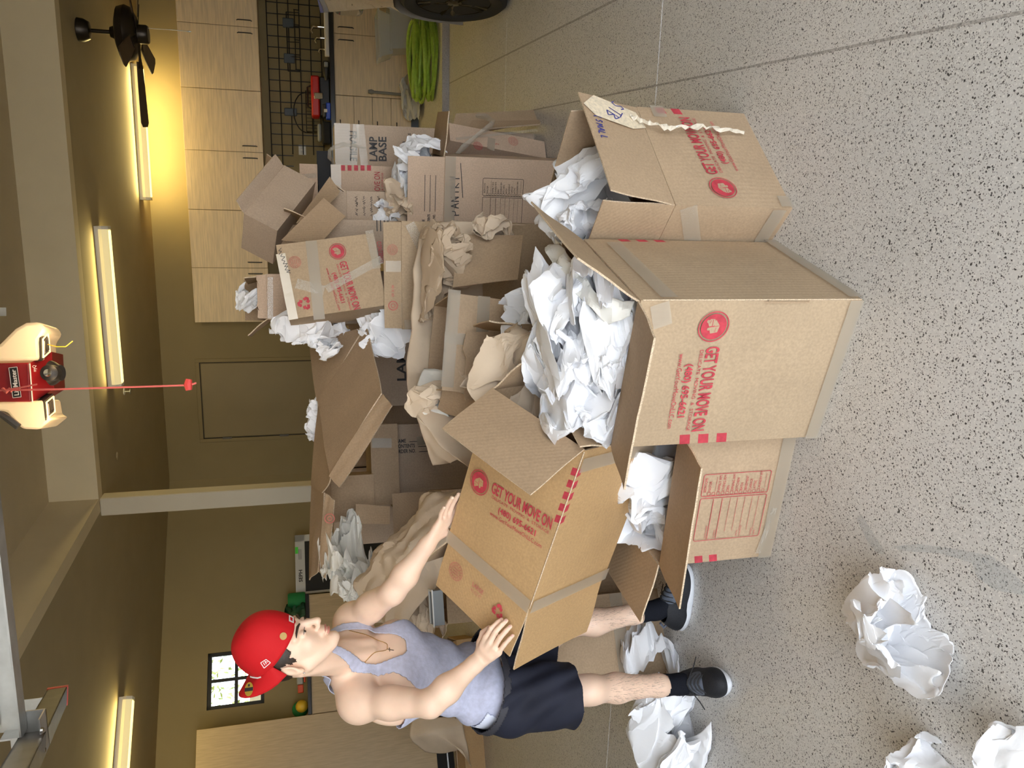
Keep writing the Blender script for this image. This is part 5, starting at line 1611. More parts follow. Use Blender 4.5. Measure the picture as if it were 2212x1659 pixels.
# left: white paper and the big brown sheet
cr('white crumpled paper above the big brown sheet', (745, 1185), 4.0, (0.30, 0.28, 0.22), 71, mat='cream_paper', group=WP, sub_=5)
cr('white crumpled paper beside the raised arm', (760, 1262), 3.95, (0.22, 0.22, 0.17), 72, mat='cream_paper', group=WP, sub_=5)
cr('brown paper wad in front of the tank top', (900, 1345), 3.55, (0.24, 0.22, 0.22), 73, mat='kraft_paper', group='brown packing paper', sub_=5)
sheet('very large brown paper sheet draped behind the raised arm',
      [[at(985, 1052, 3.55), at(915, 1085, 3.65), at(850, 1140, 3.72), at(800, 1195, 3.75), at(768, 1255, 3.72), at(790, 1330, 3.66)],
       [at(985, 1080, 3.5), at(930, 1120, 3.50), at(880, 1170, 3.50), at(825, 1220, 3.52), at(800, 1275, 3.52), at(815, 1340, 3.52)],
       [at(985, 1130, 3.45), at(950, 1160, 3.42), at(910, 1210, 3.40), at(870, 1250, 3.42), at(840, 1300, 3.44), at(850, 1350, 3.45)],
       [at(990, 1250, 3.42), at(975, 1230, 3.40), at(950, 1260, 3.38), at(920, 1290, 3.38), at(890, 1330, 3.40), at(880, 1370, 3.42)]],
      (56, 50), 8, 'kraft_paper', 0.045, 3.2, sharp=20)
# tall brown paper bag: its long rim runs along the pile
rim = [(985, 478, 3.78), (935, 482, 3.76), (906, 500, 3.74), (894, 600, 3.68), (890, 690, 3.6), (880, 780, 3.46), (882, 850, 3.3), (905, 900, 3.2), (950, 960, 3.08), (1005, 1005, 3.0)]
sheet('long standing brown paper sheet curving along the pile behind the brown carton',
      [[at(x, y, Y) for x, y, Y in rim], [at(x + 12, y + 2, Y - 0.01) for x, y, Y in rim], [at(x + 75, y + 5, Y + 0.01) for x, y, Y in rim], [at(x + (150 if y < 800 else 95), y + 8, Y + 0.02) for x, y, Y in rim]],
      (60, 18), 14, 'kraft_paper', 0.016, 4.0, sharp=20)
sheet('cream inner sheet just inside the standing brown paper',
      [[at(915, 790, 3.34), at(898, 850, 3.26), at(912, 890, 3.2), at(930, 905, 3.2)], [at(960, 800, 3.30), at(950, 850, 3.26), at(960, 880, 3.2), at(970, 900, 3.2)]], (20, 10), 15, 'cream_paper', 0.014, 5.0)
cr('crumpled white paper inside the brown sheet by the carton end', (935, 870), 3.25, (0.14, 0.2, 0.2), 74, mat='kraft_paper', group='brown packing paper')
sheet('pointed end of the brown paper hanging over the grey printed carton',
      [[at(905, 895, 3.18), at(950, 950, 3.12), at(1005, 985, 3.05)], [at(915, 940, 3.2), at(945, 985, 3.15), at(975, 1000, 3.1)], [at(935, 1005, 3.2), at(950, 1003, 3.18), at(985, 1003, 3.12)]], (20, 16), 16, 'kraft_paper', 0.008, 5.0)
# floor
def floor_lump(label, c, sz, sd, **kw):
    return crumple(label, (c[0], c[1], sz[2] * 0.40), sz, sd, flat_bottom=0.002, group='crumpled paper on the floor', sub_=5, **kw)
c = on(1965, 1365); floor_lump('white crumpled paper ball alone on the bare near floor', (c.x + 0.02, c.y - 0.01), (0.25, 0.27, 0.15), 81, ragged=0.6)
c = on(2040, 1660); floor_lump('white paper ball cut off by the picture edge on the near floor', (c.x - 0.02, c.y + 0.03), (0.17, 0.17, 0.12), 82)
c = on(2240, 1655); floor_lump('paper corner barely in view at the nearest floor edge', (c.x, c.y), (0.15, 0.15, 0.1), 83)
c = on(1430, 1400); floor_lump('white crumpled paper between the two shoes', (c.x, c.y - 0.08), (0.27, 0.24, 0.26), 84)
c = on(1415, 1455); floor_lump('white paper behind the front shoe', (c.x + 0.02, c.y + 0.02), (0.24, 0.2, 0.24), 85)
c = on(1480, 1545); floor_lump('large white crumpled paper left of the front shoe', (c.x - 0.02, c.y - 0.03), (0.42, 0.3, 0.26), 86, ragged=0.45)
sheet('flat corner of the large white paper running out of the picture',
      [[on(1440, 1600, 0.06), on(1470, 1660, 0.04), on(1470, 1700, 0.02)], [on(1500, 1590, 0.05), on(1515, 1640, 0.04), on(1500, 1690, 0.02)], [on(1535, 1560, 0.02), on(1535, 1610, 0.015), on(1510, 1668, 0.01)]], (20, 16), 17, 'white_paper', 0.012, 5.0)
# behind the person, at the left
sheet('brown paper sheet standing up behind the shorts beside the tall cabinet',
      [[at(893, 1545, 7.5), at(885, 1590, 7.4), at(905, 1615, 7.4), at(930, 1628, 7.4), at(990, 1622, 7.4)],
       [at(940, 1550, 7.4), at(935, 1580, 7.3), at(950, 1590, 7.3), at(965, 1600, 7.3), at(1000, 1625, 7.3)],
       [at(1000, 1545, 7.5), at(1000, 1565, 7.4), at(1005, 1590, 7.4), at(1012, 1620, 7.4), at(1020, 1659, 7.3)]], (24, 20), 18, 'kraft_paper', 0.01, 3.0)

# ------------------------------------------------------------------ the person (smooth-blended solid, turned into one mesh)
class Field:
    def __init__(s, lo, hi, h):
        s.lo = np.array(lo, np.float32); s.h = h
        s.n = np.ceil((np.array(hi) - np.array(lo)) / h).astype(int) + 1
        s.F = np.full(s.n, 0.2, np.float32)
        s.ax = [(s.lo[i] + h * np.arange(s.n[i])).astype(np.float32) for i in range(3)]

    def _win(s, lo, hi):
        a = np.clip(np.floor((np.array(lo) - s.lo) / s.h).astype(int), 0, s.n - 1)
        b = np.clip(np.ceil((np.array(hi) - s.lo) / s.h).astype(int) + 1, 1, s.n)
        sl = tuple(slice(int(a[i]), int(b[i])) for i in range(3))
        g = np.meshgrid(*[s.ax[i][sl[i]] for i in range(3)], indexing='ij', sparse=True)
        return sl, g

    def _merge(s, sl, d, k, cut=False):
        f = s.F[sl]
        if cut:
            d = -d
            hh = np.clip(0.5 - 0.5 * (d - f) / k, 0, 1)
            hh = np.clip(0.5 + 0.5 * (d - f) / k, 0, 1)
            s.F[sl] = f + (d - f) * hh + k * hh * (1 - hh)
        else:
            hh = np.clip(0.5 + 0.5 * (f - d) / k, 0, 1)
            s.F[sl] = f + (d - f) * hh - k * hh * (1 - hh)

    def cone(s, a, ra, b, rb, k=0.02):
        a = np.array(a, np.float32); b = np.array(b, np.float32)
        m = max(ra, rb) + 0.03 + k
        sl, g = s._win(np.minimum(a, b) - m, np.maximum(a, b) + m)
        v = b - a; L2 = float(v @ v) + 1e-12
        p = [g[i] - a[i] for i in range(3)]
        t = np.clip((p[0] * v[0] + p[1] * v[1] + p[2] * v[2]) / L2, 0, 1)
        d = np.sqrt((p[0] - t * v[0]) ** 2 + (p[1] - t * v[1]) ** 2 + (p[2] - t * v[2]) ** 2) - (ra + (rb - ra) * t)
        s._merge(sl, d.astype(np.float32), k)
        return s

    def ell(s, c, R, rad, k=0.02, cut=False):
        """ellipsoid at c with axes as columns of R"""
        c = np.array(c, np.float32); R = np.array(R, np.float32); rad = np.array(rad, np.float32)
        m = float(rad.max()) + 0.03 + k
        sl, g = s._win(c - m, c + m)
        p = [g[i] - c[i] for i in range(3)]
        q = [(p[0] * R[0][j] + p[1] * R[1][j] + p[2] * R[2][j]) for j in range(3)]
        k0 = np.sqrt(sum((q[j] / rad[j]) ** 2 for j in range(3)))
        k1 = np.sqrt(sum((q[j] / rad[j] ** 2) ** 2 for j in range(3))) + 1e-9
        s._merge(sl, (k0 * (k0 - 1) / k1).astype(np.float32), k, cut)
        return s

    def mesh(s, iso=0.0):
        F = s.F - iso
        S = F < 0
        n = np.array(F.shape) - 1
        cnt = np.zeros(n, np.uint8)
        for dx in (0, 1):
            for dy in (0, 1):
                for dz in (0, 1):
                    cnt += S[dx:dx + n[0], dy:dy + n[1], dz:dz + n[2]]
        act = (cnt > 0) & (cnt < 8)
        I = np.argwhere(act)
        idx = np.full(n, -1, np.int32)
        idx[act] = np.arange(len(I))
        pos = np.zeros((len(I), 3)); num = np.zeros(len(I))
        for ax in range(3):
            o1, o2 = [a for a in range(3) if a != ax]
            for u in (0, 1):
                for w in (0, 1):
                    A = I.copy(); A[:, o1] += u; A[:, o2] += w
                    Bq = A.copy(); Bq[:, ax] += 1
                    fa = F[A[:, 0], A[:, 1], A[:, 2]]; fb = F[Bq[:, 0], Bq[:, 1], Bq[:, 2]]
                    m = (fa < 0) != (fb < 0)
                    t = np.where(m, fa / np.where(m, fa - fb, 1), 0)
                    P = A.astype(float); P[:, ax] += t
                    pos[m] += P[m]; num[m] += 1
        V = s.lo + s.h * (pos / num[:, None])
        quads = []
        for ax in range(3):
            o1, o2 = (ax + 1) % 3, (ax + 2) % 3
            sl1 = [slice(None)] * 3; sl2 = [slice(None)] * 3
            sl1[ax] = slice(0, -1); sl2[ax] = slice(1, None)
            a = S[tuple(sl1)]; b = S[tuple(sl2)]
            E = np.argwhere(a != b)
            ok = (E[:, o1] > 0) & (E[:, o2] > 0) & (E[:, o1] < n[o1]) & (E[:, o2] < n[o2])
            E = E[ok]
            def cell(d1, d2):
                Cq = E.copy(); Cq[:, o1] -= d1; Cq[:, o2] -= d2
                return idx[Cq[:, 0], Cq[:, 1], Cq[:, 2]]
            q = np.stack([cell(1, 1), cell(0, 1), cell(0, 0), cell(1, 0)], axis=1)
            flip = ~S[E[:, 0], E[:, 1], E[:, 2]]
            q[flip] = q[flip][:, ::-1]
            quads.append(q)
        return V, np.concatenate(quads)


def npmesh(name, V, Q, mat, parent=None, smooth=True, mats=None, fm=None):
    me = bpy.data.meshes.new(name)
    me.vertices.add(len(V)); me.vertices.foreach_set('co', np.asarray(V, np.float32).ravel())
    k = Q.shape[1]
    me.loops.add(len(Q) * k); me.loops.foreach_set('vertex_index', np.asarray(Q, np.int32).ravel())
    me.polygons.add(len(Q)); me.polygons.foreach_set('loop_start', np.arange(len(Q), dtype=np.int32) * k)
    me.polygons.foreach_set('loop_total', np.full(len(Q), k, np.int32))
    me.update(calc_edges=True); me.validate()
    me.polygons.foreach_set('use_smooth', np.ones(len(Q), bool))
    for m in (mats or [mat]):
        me.materials.append(MATS[m])
    if fm is not None:
        me.polygons.foreach_set('material_index', fm.astype(np.int32))
    return link(bpy.data.objects.new(name, me), parent)


def relax(V, Q, it=2, lam=0.5):
    """a little smoothing of a quad mesh"""
    for _ in range(it):
        acc = np.zeros_like(V); n = np.zeros(len(V))
        for a in range(4):
            i = Q[:, a]; j = Q[:, (a + 1) % 4]
            np.add.at(acc, i, V[j]); np.add.at(n, i, 1); np.add.at(acc, j, V[i]); np.add.at(n, j, 1)
        V = V + lam * (acc / np.maximum(n, 1)[:, None] - V)
    return V


def keep(V, Q, mask):
    """faces whose vertices all satisfy mask"""
    f = mask[Q].all(axis=1)
    Q = Q[f]
    used = np.unique(Q)
    mp = np.full(len(V), -1); mp[used] = np.arange(len(used))
    return V[used], mp[Q]


def NV(v): return np.array(tuple(v), float)


sR = NV(at(778, 1520, 2.70)); sL = NV(at(765, 1338, 2.98))
eR = NV(at(930, 1520, 2.52)); eL = NV(at(848, 1280, 2.80))
Dx = NV(Md.to_3x3() @ Vector((1, 0, 0))); Dy = NV(Md.to_3x3() @ Vector((0, 1, 0))); Dz = NV(Md.to_3x3() @ Vector((0, 0, 1)))
def Dp(x, y, z): return NV(Md @ Vector((x, y, z)))
hipR = NV(at(1085, 1503, 2.87)); hipL = NV(at(1085, 1418, 3.02))
knR = NV(at(1275, 1490, 2.80)); anR = NV(at(1468, 1478, 2.87)); knL = NV(at(1225, 1348, 3.06)); anL = NV(at(1418, 1318, 3.05))
smid = (sR + sL) / 2
waist = NV(at(1000, 1470, 2.93))
lat = (sL - sR); lat[2] = 0; lat /= np.linalg.norm(lat)
up = smid + np.array([0, 0, 0.02]) - waist; up /= np.linalg.norm(up)
lat -= up * (lat @ up); lat /= np.linalg.norm(lat)
fwd = np.cross(up, lat) * -1.0
if fwd[1] > 0: fwd = -fwd
TR = np.stack([lat, fwd, up], axis=1)                 # torso axes as columns
def tp(a, b, c): return waist + lat * a + fwd * b + up * c
Lt = float((smid - waist) @ up)

# head frame
yaw_, pit = math.radians(20), math.radians(27)
hf0 = np.array([math.cos(yaw_), -math.sin(yaw_), 0.0])
hf = hf0 * math.cos(pit) - np.array([0, 0, math.sin(pit)])
hu = hf0 * math.sin(pit) + np.array([0, 0, math.cos(pit)])
hl = np.cross(hu, hf)                                  # to his left
HR = np.stack([hf, hl, hu], axis=1)
HS = 1.04
nose_tip = NV(at(689, 1337, 2.58))
hc0 = nose_tip - HR @ np.array([0.128, 0, -0.035]) * HS
def hp(a, b, c): return hc0 + HR @ (np.array([a, b, c]) * HS)

def torso(Fd, grow=0.0, arms=True):
    g = grow
    Fd.ell(tp(0, -0.005, -0.02), TR, (0.142 + g, 0.098 + g, 0.16 + g), 0.04)
    Fd.ell(tp(0, 0.0, 0.16), TR, (0.148 + g, 0.102 + g, 0.17 + g), 0.04)
    Fd.ell(tp(0, 0.008, 0.29), TR, (0.168 + g, 0.112 + g, 0.15 + g), 0.04)
    for s in (-1, 1):
        Fd.ell(tp(0.075 * s, 0.068, 0.30), TR, (0.082 + g, 0.040 + g, 0.065 + g), 0.04)      # chest
        Fd.ell(tp(0.10 * s, -0.06, 0.30), TR, (0.09 + g, 0.05 + g, 0.12 + g), 0.04)          # back
    return Fd

nb = tp(0, 0.03, Lt + 0.015)
def shoulders(Fd):
    for S in (sR, sL):
        Fd.cone(nb - fwd * 0.015 + np.array([0, 0, 0.075]), 0.040, nb * 0.2 + S * 0.8 + np.array([0, 0, 0.030]), 0.040, 0.05)
        m = nb * 0.35 + S * 0.65
        Fd.cone(nb + np.array([0, 0, 0.03]), 0.045, S + np.array([0, 0, 0.012]), 0.042, 0.05)
        Fd.cone(tp(0, 0.06, Lt - 0.02), 0.022, S + fwd * 0.03, 0.022, 0.03)                  # collar bone
    Fd.cone(nb - up * 0.02, 0.062, hp(-0.025, 0, -0.055), 0.054, 0.03)
    for S in (sR, sL):
        Fd.ell(S, np.eye(3), (0.052, 0.052, 0.058), 0.045)
    return Fd

body = Field((-1.40, 2.36, 0.08), (-0.36, 3.22, 1.78), 0.0032)
torso(body)
shoulders(body)
# neck and head
for s in (-1, 1):
    body.cone(tp(0.02 * s, 0.085, Lt - 0.02), 0.012, hp(-0.03, 0.055 * s, -0.05), 0.016, 0.02)   # neck muscle
head_k = 0.018
body.ell(hp(-0.012, 0, 0.035), HR, (0.100 * HS, 0.079 * HS, 0.105 * HS), 0.03)
body.ell(hp(0.036, 0, -0.035), HR, (0.062 * HS, 0.063 * HS, 0.083 * HS), 0.025)
for s in (-1, 1):
    body.cone(hp(0.004, 0.056 * s, -0.060), 0.019, hp(0.070, 0.020 * s, -0.108), 0.015, 0.022)
    body.ell(hp(0.062, 0.040 * s, -0.028), HR, (0.028, 0.026, 0.026), 0.02)
    body.cone(hp(0.088, 0.012 * s, 0.020), 0.011, hp(0.070, 0.052 * s, 0.018), 0.011, 0.012)     # brow
body.ell(hp(0.082, 0, -0.108), HR, (0.020, 0.022, 0.018), 0.014)
for s in (-1, 1):
    body.ell(hp(0.100, 0.033 * s, 0.000), HR, (0.020, 0.018, 0.013), 0.010, cut=True)
    body.ell(hp(0.0835, 0.033 * s, -0.002), HR, (0.0125, 0.015, 0.0105), 0.003)                   # eyelid
body.cone(hp(0.092, 0, 0.010), 0.0095, hp(0.119, 0, -0.030), 0.0115, 0.009)
body.ell(hp(0.119, 0, -0.035), HR, (0.013, 0.012, 0.0105), 0.006)
for s in (-1, 1):
    body.ell(hp(0.108, 0.012 * s, -0.040), HR, (0.012, 0.008, 0.008), 0.005)
body.ell(hp(0.094, 0, -0.060), HR, (0.012, 0.026, 0.012), 0.008)
body.ell(hp(0.101, 0, -0.0665), HR, (0.0105, 0.021, 0.0055), 0.003)
body.ell(hp(0.099, 0, -0.0785), HR, (0.0105, 0.019, 0.0065), 0.003)
body.ell(hp(0.110, 0, -0.0725), HR, (0.006, 0.026, 0.0016), 0.002, cut=True)
for s in (-1, 1):                                                                                   # ears
    er = HR @ np.array(Matrix.Rotation(s * 0.35, 3, 'Z') @ Matrix.Rotation(-0.25, 3, 'Y'))
    body.ell(hp(-0.016, 0.083 * s, -0.012), er, (0.021, 0.009, 0.034), 0.006)
    body.ell(hp(-0.012, 0.094 * s, -0.006), er, (0.012, 0.007, 0.020), 0.004, cut=True)
    body.ell(hp(-0.006, 0.082 * s, -0.040), er, (0.010, 0.007, 0.010), 0.005)

# arms
wR = Dp(0.125, -0.21 - 0.055, -0.262)
wL = Dp(-0.21 - 0.030, -0.262, -0.012)
def arm(S, E, Wp, up_r=(0.062, 0.046), fo=(0.047, 0.029)):
    body.ell(S, np.eye(3), (0.052, 0.052, 0.058), 0.045)
    mid = S * 0.55 + E * 0.45
    body.cone(S, 0.048, mid, up_r[0] - 0.013, 0.03); body.cone(mid, up_r[0] - 0.013, E, up_r[1] - 0.006, 0.03)
    ax = (E - S) / np.linalg.norm(E - S)
    bend = (Wp - E) / np.linalg.norm(Wp - E); bn = bend - ax * (bend @ ax); bn /= np.linalg.norm(bn) + 1e-9
    body.cone(S * 0.62 + E * 0.38 + bn * 0.014, 0.040, S * 0.3 + E * 0.7 + bn * 0.012, 0.036, 0.03)      # biceps
    f1 = E * 0.68 + Wp * 0.32
    body.cone(E, 0.041, f1, fo[0] - 0.002, 0.03); body.cone(f1, fo[0] - 0.002, E * 0.1 + Wp * 0.9, fo[1] - 0.001, 0.025)
    body.cone(E * 0.1 + Wp * 0.9, fo[1] - 0.002, Wp, fo[1] - 0.004, 0.02)
arm(sR, eR, wR); arm(sL, eL, wL)

NAILS = []
def hand_(Wp, kn, fdirs, curl, nrm, thumb, side):
    """Wp wrist, kn list of four knuckle points, per finger list of joint points; nrm is the back-of-hand normal"""
    for i, K in enumerate(kn):
        body.cone(Wp * 0.85 + K * 0.15 + (K - kn[1]) * 0.25, 0.0155, K, 0.0125, 0.010)
    body.cone(kn[0] * 0.6 + Wp * 0.4, 0.013, kn[3] * 0.6 + Wp * 0.4, 0.012, 0.012)
    for J, r in zip(fdirs, (0.0090, 0.0094, 0.0090, 0.0080)):
        body.cone(J[0], r * 1.12, J[1], r, 0.004); body.cone(J[1], r, J[2], r * 0.92, 0.003); body.cone(J[2], r * 0.92, J[3], r * 0.78, 0.003)
        NAILS.append((J[2], J[3], nrm, r))
    body.cone(Wp * 0.8 + thumb[0] * 0.2, 0.018, thumb[0], 0.0155, 0.012)
    body.cone(thumb[0], 0.0145, thumb[1], 0.0115, 0.006); body.cone(thumb[1], 0.0115, thumb[2], 0.0088, 0.003)
    NAILS.append((thumb[1], thumb[2], nrm, 0.0105))

# right hand: back of the hand toward us, fingers closed over the outside of the bottom flap
def rp(x, o, z): return Dp(x, -0.21 - o, z)
kR = [rp(0.118, 0.052, -0.170), rp(0.140, 0.054, -0.172), rp(0.161, 0.050, -0.180), rp(0.179, 0.042, -0.192)]
fR = [[kR[0], rp(0.124, 0.048, -0.130), rp(0.129, 0.030, -0.108), rp(0.131, 0.016, -0.099)],
      [kR[1], rp(0.1465, 0.050, -0.124), rp(0.151, 0.034, -0.098), rp(0.152, 0.018, -0.086)],
      [kR[2], rp(0.1685, 0.046, -0.134), rp(0.173, 0.032, -0.108), rp(0.174, 0.017, -0.094)],
      [kR[3], rp(0.188, 0.038, -0.152), rp(0.192, 0.027, -0.130), rp(0.194, 0.015, -0.118)]]
tR = [rp(0.098, 0.042, -0.215), rp(0.090, 0.036, -0.182), rp(0.098, 0.022, -0.158)]
hand_(wR, kR, fR, 0, -Dy, tR, 1)
# left hand: palm flat on the far side of the carton, seen edge-on
def lp(o, y, z): return Dp(-0.21 - o, y, z)
kL = [lp(0.026, -0.185, 0.070), lp(0.030, -0.205, 0.078), lp(0.031, -0.226, 0.074), lp(0.028, -0.245, 0.064)]
fL = [[kL[0], lp(0.025, -0.178, 0.112), lp(0.018, -0.174, 0.137), lp(0.012, -0.172, 0.157)],
      [kL[1], lp(0.028, -0.203, 0.126), lp(0.021, -0.202, 0.154), lp(0.013, -0.201, 0.176)],
      [kL[2], lp(0.029, -0.228, 0.120), lp(0.022, -0.229, 0.147), lp(0.014, -0.230, 0.168)],
      [kL[3], lp(0.026, -0.252, 0.098), lp(0.020, -0.256, 0.118), lp(0.013, -0.258, 0.134)]]
tL = [lp(0.020, -0.190, 0.012), lp(0.006, -0.150, 0.012), lp(-0.006, -0.222, 0.030)]
tL = [lp(0.022, -0.205, 0.010), lp(0.020, -0.228 + 0.055, 0.004), lp(0.014, -0.158, -0.012)]
hand_(wL, kL, fL, 0, -Dx, tL, -1)

# legs
def leg(Hp, Kn, An, fdir):
    body.cone(Hp, 0.088, Hp * 0.4 + Kn * 0.6, 0.070, 0.05); body.cone(Hp * 0.4 + Kn * 0.6, 0.070, Kn, 0.054, 0.03)
    body.ell(Kn + fdir * 0.022, np.eye(3), (0.036, 0.036, 0.045), 0.03)
    c1 = Kn * 0.70 + An * 0.30
    body.cone(Kn, 0.050, c1 - fdir * 0.012, 0.053, 0.03); body.cone(c1 - fdir * 0.012, 0.053, Kn * 0.25 + An * 0.75, 0.040, 0.03)
    body.cone(Kn * 0.25 + An * 0.75, 0.039, An, 0.034, 0.03)
fdR = np.array([0.30, -0.95, 0]); fdL = np.array([0.96, -0.28, 0])
fdR /= np.linalg.norm(fdR); fdL /= np.linalg.norm(fdL)
leg(hipR, knR, anR, fdR); leg(hipL, knL, anL, fdL)
Vb, Qb = body.mesh()
Vb = relax(Vb, Qb, 1, 0.35)
person = thing('person', 'person in a red cap and grey tank top tilting a carton', 'person', Matrix.Translation((float(waist[0]), float(waist[1]), 0.0)))
PI_ = person.matrix_world.copy()
bpy.context.view_layer.update()
PINV = Matrix.Translation((-float(waist[0]), -float(waist[1]), 0.0))
def pc(o):
    o.parent = person; o.matrix_local = PINV; return o
# ears and nose tip, knuckles slightly pinker: by distance to a few points
pc(npmesh('body', Vb, Qb, 'skin'))
lipF = Field(hp(0.10, 0, -0.072) - 0.05, hp(0.10, 0, -0.072) + 0.05, 0.0016)
lipF.ell(hp(0.102, 0, -0.0665), HR, (0.0105, 0.0200, 0.0050), 0.002); lipF.ell(hp(0.100, 0, -0.0785), HR, (0.0107, 0.0180, 0.0060), 0.002)
lipF.ell(hp(0.111, 0, -0.0725), HR, (0.006, 0.026, 0.0014), 0.002, cut=True)
Vl, Ql = lipF.mesh(); pc(npmesh('lips', Vl, Ql, 'lip'))
for s in (-1, 1):
    mb = MB(); Vv, Fv = ico(3)
    mb.add([Vector(hp(0.0855, 0.033 * s, -0.0035) + HR @ (np.array([0.0115, 0.0115, 0.0042]) * v)) for v in Vv], Fv); o = pc(mb.build('eye', 'eye_white', None, smooth=True))
    mb = MB(); mb.add([Vector(hp(0.0955, 0.033 * s, -0.0045) + HR @ (np.array([0.0022, 0.0050, 0.0036]) * v)) for v in Vv], Fv); pc(mb.build('iris', 'iris', None, smooth=True))
    mb = MB(); mb.tube([Vector(hp(0.0985, 0.018 * s, -0.001)), Vector(hp(0.1, 0.033 * s, 0.0015)), Vector(hp(0.092, 0.047 * s, -0.001))], [0.0008, 0.0013, 0.0008], 5); pc(mb.build('eyelashes', 'hair', None))
    mb = MB(); mb.tube([Vector(hp(0.1005, 0.013 * s, 0.0165)), Vector(hp(0.098, 0.028 * s, 0.0215)), Vector(hp(0.088, 0.046 * s, 0.0205)), Vector(hp(0.078, 0.056 * s, 0.0165))], [0.0030, 0.0046, 0.0038, 0.0015], 6); pc(mb.build('eyebrow', 'hair', None, smooth=True))
# nails
for a, b, nrm, r in NAILS:
    d = (b - a) / np.linalg.norm(b - a); n2 = nrm - d * (nrm @ d); n2 /= np.linalg.norm(n2); s2 = np.cross(d, n2)
    Rn = np.stack([d, s2, n2], axis=1); Vv, Fv = ico(2)
    mb = MB(); mb.add([Vector(b - d * 0.002 + n2 * r * 0.66 + Rn @ (np.array([0.0058, r * 0.62, 0.0018]) * v)) for v in Vv], Fv); pc(mb.build('nail', 'nail', None, smooth=True))
# hair below the cap
hr = Field(hp(-0.02, 0, 0.02) - 0.15, hp(-0.02, 0, 0.02) + 0.15, 0.003)
hr.ell(hp(-0.014, 0, 0.030), HR, (0.103 * HS, 0.0835 * HS, 0.104 * HS), 0.01)
Vh, Qh = hr.mesh()
loc_ = (Vh - hc0) @ HR / HS
wob = 0.006 * np.sin(loc_[:, 0] * 330) + 0.004 * np.sin(loc_[:, 0] * 810 + 2)
low = np.where(loc_[:, 0] > 0.0, -0.012 + wob, np.where(loc_[:, 0] > -0.045, 0.012 + wob, -0.035 + wob))
mk = (loc_[:, 2] > low) & (loc_[:, 0] < 0.034 + 0.4 * np.abs(loc_[:, 2])) & (loc_[:, 2] < 0.06)
mk &= ~((loc_[:, 0] > 0.012) & (loc_[:, 2] < 0.012) & (loc_[:, 0] > 0.024 - loc_[:, 2] * 0.2))
Vh, Qh = keep(Vh, Qh, mk)
o = pc(npmesh('hair', Vh, Qh, 'hair')); sm = o.modifiers.new('thickness', 'SOLIDIFY'); sm.thickness = 0.005

# leg hair: fine strokes on the shins
def leg_strokes(Kn, An, seed, n):
    rs = random.Random(seed); mb = MB()
    for _ in range(n):
        t = rs.uniform(0.12, 0.72); q = rs.uniform(0, 2 * math.pi)
        c = Vector(Kn * (1 - t) + An * t); ax = Vector(An - Kn).normalized(); a = ax.orthogonal().normalized(); b = ax.cross(a)
        dr = a * math.cos(q) + b * math.sin(q); r = 0.0535 - 0.010 * t
        p = c + dr * (r + 0.002); dn = ax * 0.016 + dr * 0.006 + b * rs.uniform(-0.005, 0.005)
        s = dr.cross(ax) * 0.00035
        mb.add([p - s, p + s, p + dn], [(0, 1, 2)])
    o = mb.build('leg_hair', 'leg_hair', None); o['kind'] = 'stuff'; pc(o)
leg_strokes(knR, anR, 1, 800); leg_strokes(knL, anL, 2, 800)

# tank top, from the torso solid grown a little
tk = Field((-1.45, 2.5, 0.85), (-0.55, 3.3, 1.62), 0.0045)
torso(tk); shoulders(tk)
tk.ell(tp(0, -0.002, -0.10), TR, (0.150, 0.108, 0.12), 0.04)
tk.cone(hipR, 0.088, hipR * 0.4 + knR * 0.6, 0.070, 0.05); tk.cone(hipL, 0.088, hipL * 0.4 + knL * 0.6, 0.070, 0.05)
Vt, Qt = tk.mesh(0.0065)
q = (Vt - waist) @ TR
a_, b_, c_ = q[:, 0], q[:, 1], q[:, 2]
fold = 0.006 * np.sin(c_ * 70 + 9 * a_ + 2 * np.sin(7 * a_)) * np.clip((0.24 - c_) / 0.2, 0, 1) + 0.003 * np.sin(c_ * 35 - 25 * a_)
nrm_ = Vt - (waist + np.outer(c_, up)); nrm_ /= np.linalg.norm(nrm_, axis=1)[:, None]
Vt2 = Vt + nrm_ * (fold + 0.002)[:, None]
top = Lt + 0.075
keepm = (c_ > -0.105)
strap_c = 0.088
armhole = (np.abs(a_) > 0.150 - 0.045 * np.clip((c_ - 0.25) / 0.10, 0, 1)) & (c_ > 0.25)
neck_f = (b_ > -0.02) & (np.abs(a_) < 0.068) & (c_ > 0.305 + 0.13 * (np.abs(a_) / 0.068) ** 3)
neck_b = (b_ <= -0.02) & (np.abs(a_) < 0.066) & (c_ > 0.37)
Vt3, Qt3 = keep(Vt2, Qt, keepm & ~armhole & ~neck_f & ~neck_b)
Vt3 = relax(Vt3, Qt3, 2, 0.4)
o = pc(npmesh('tank_top', Vt3, Qt3, 'tank_grey')); sm = o.modifiers.new('thickness', 'SOLIDIFY'); sm.thickness = 0.003; sm.offset = 1
# pale shirt hem showing above the waistband
Vu, Qu = keep(Vt + nrm_ * 0.010, Qt, (c_ > -0.105) & (c_ < -0.05) & (b_ < 0.05))
o = pc(npmesh('shirt_hem', Vu, Qu, 'shirt_white')); sm = o.modifiers.new('thickness', 'SOLIDIFY'); sm.thickness = 0.002

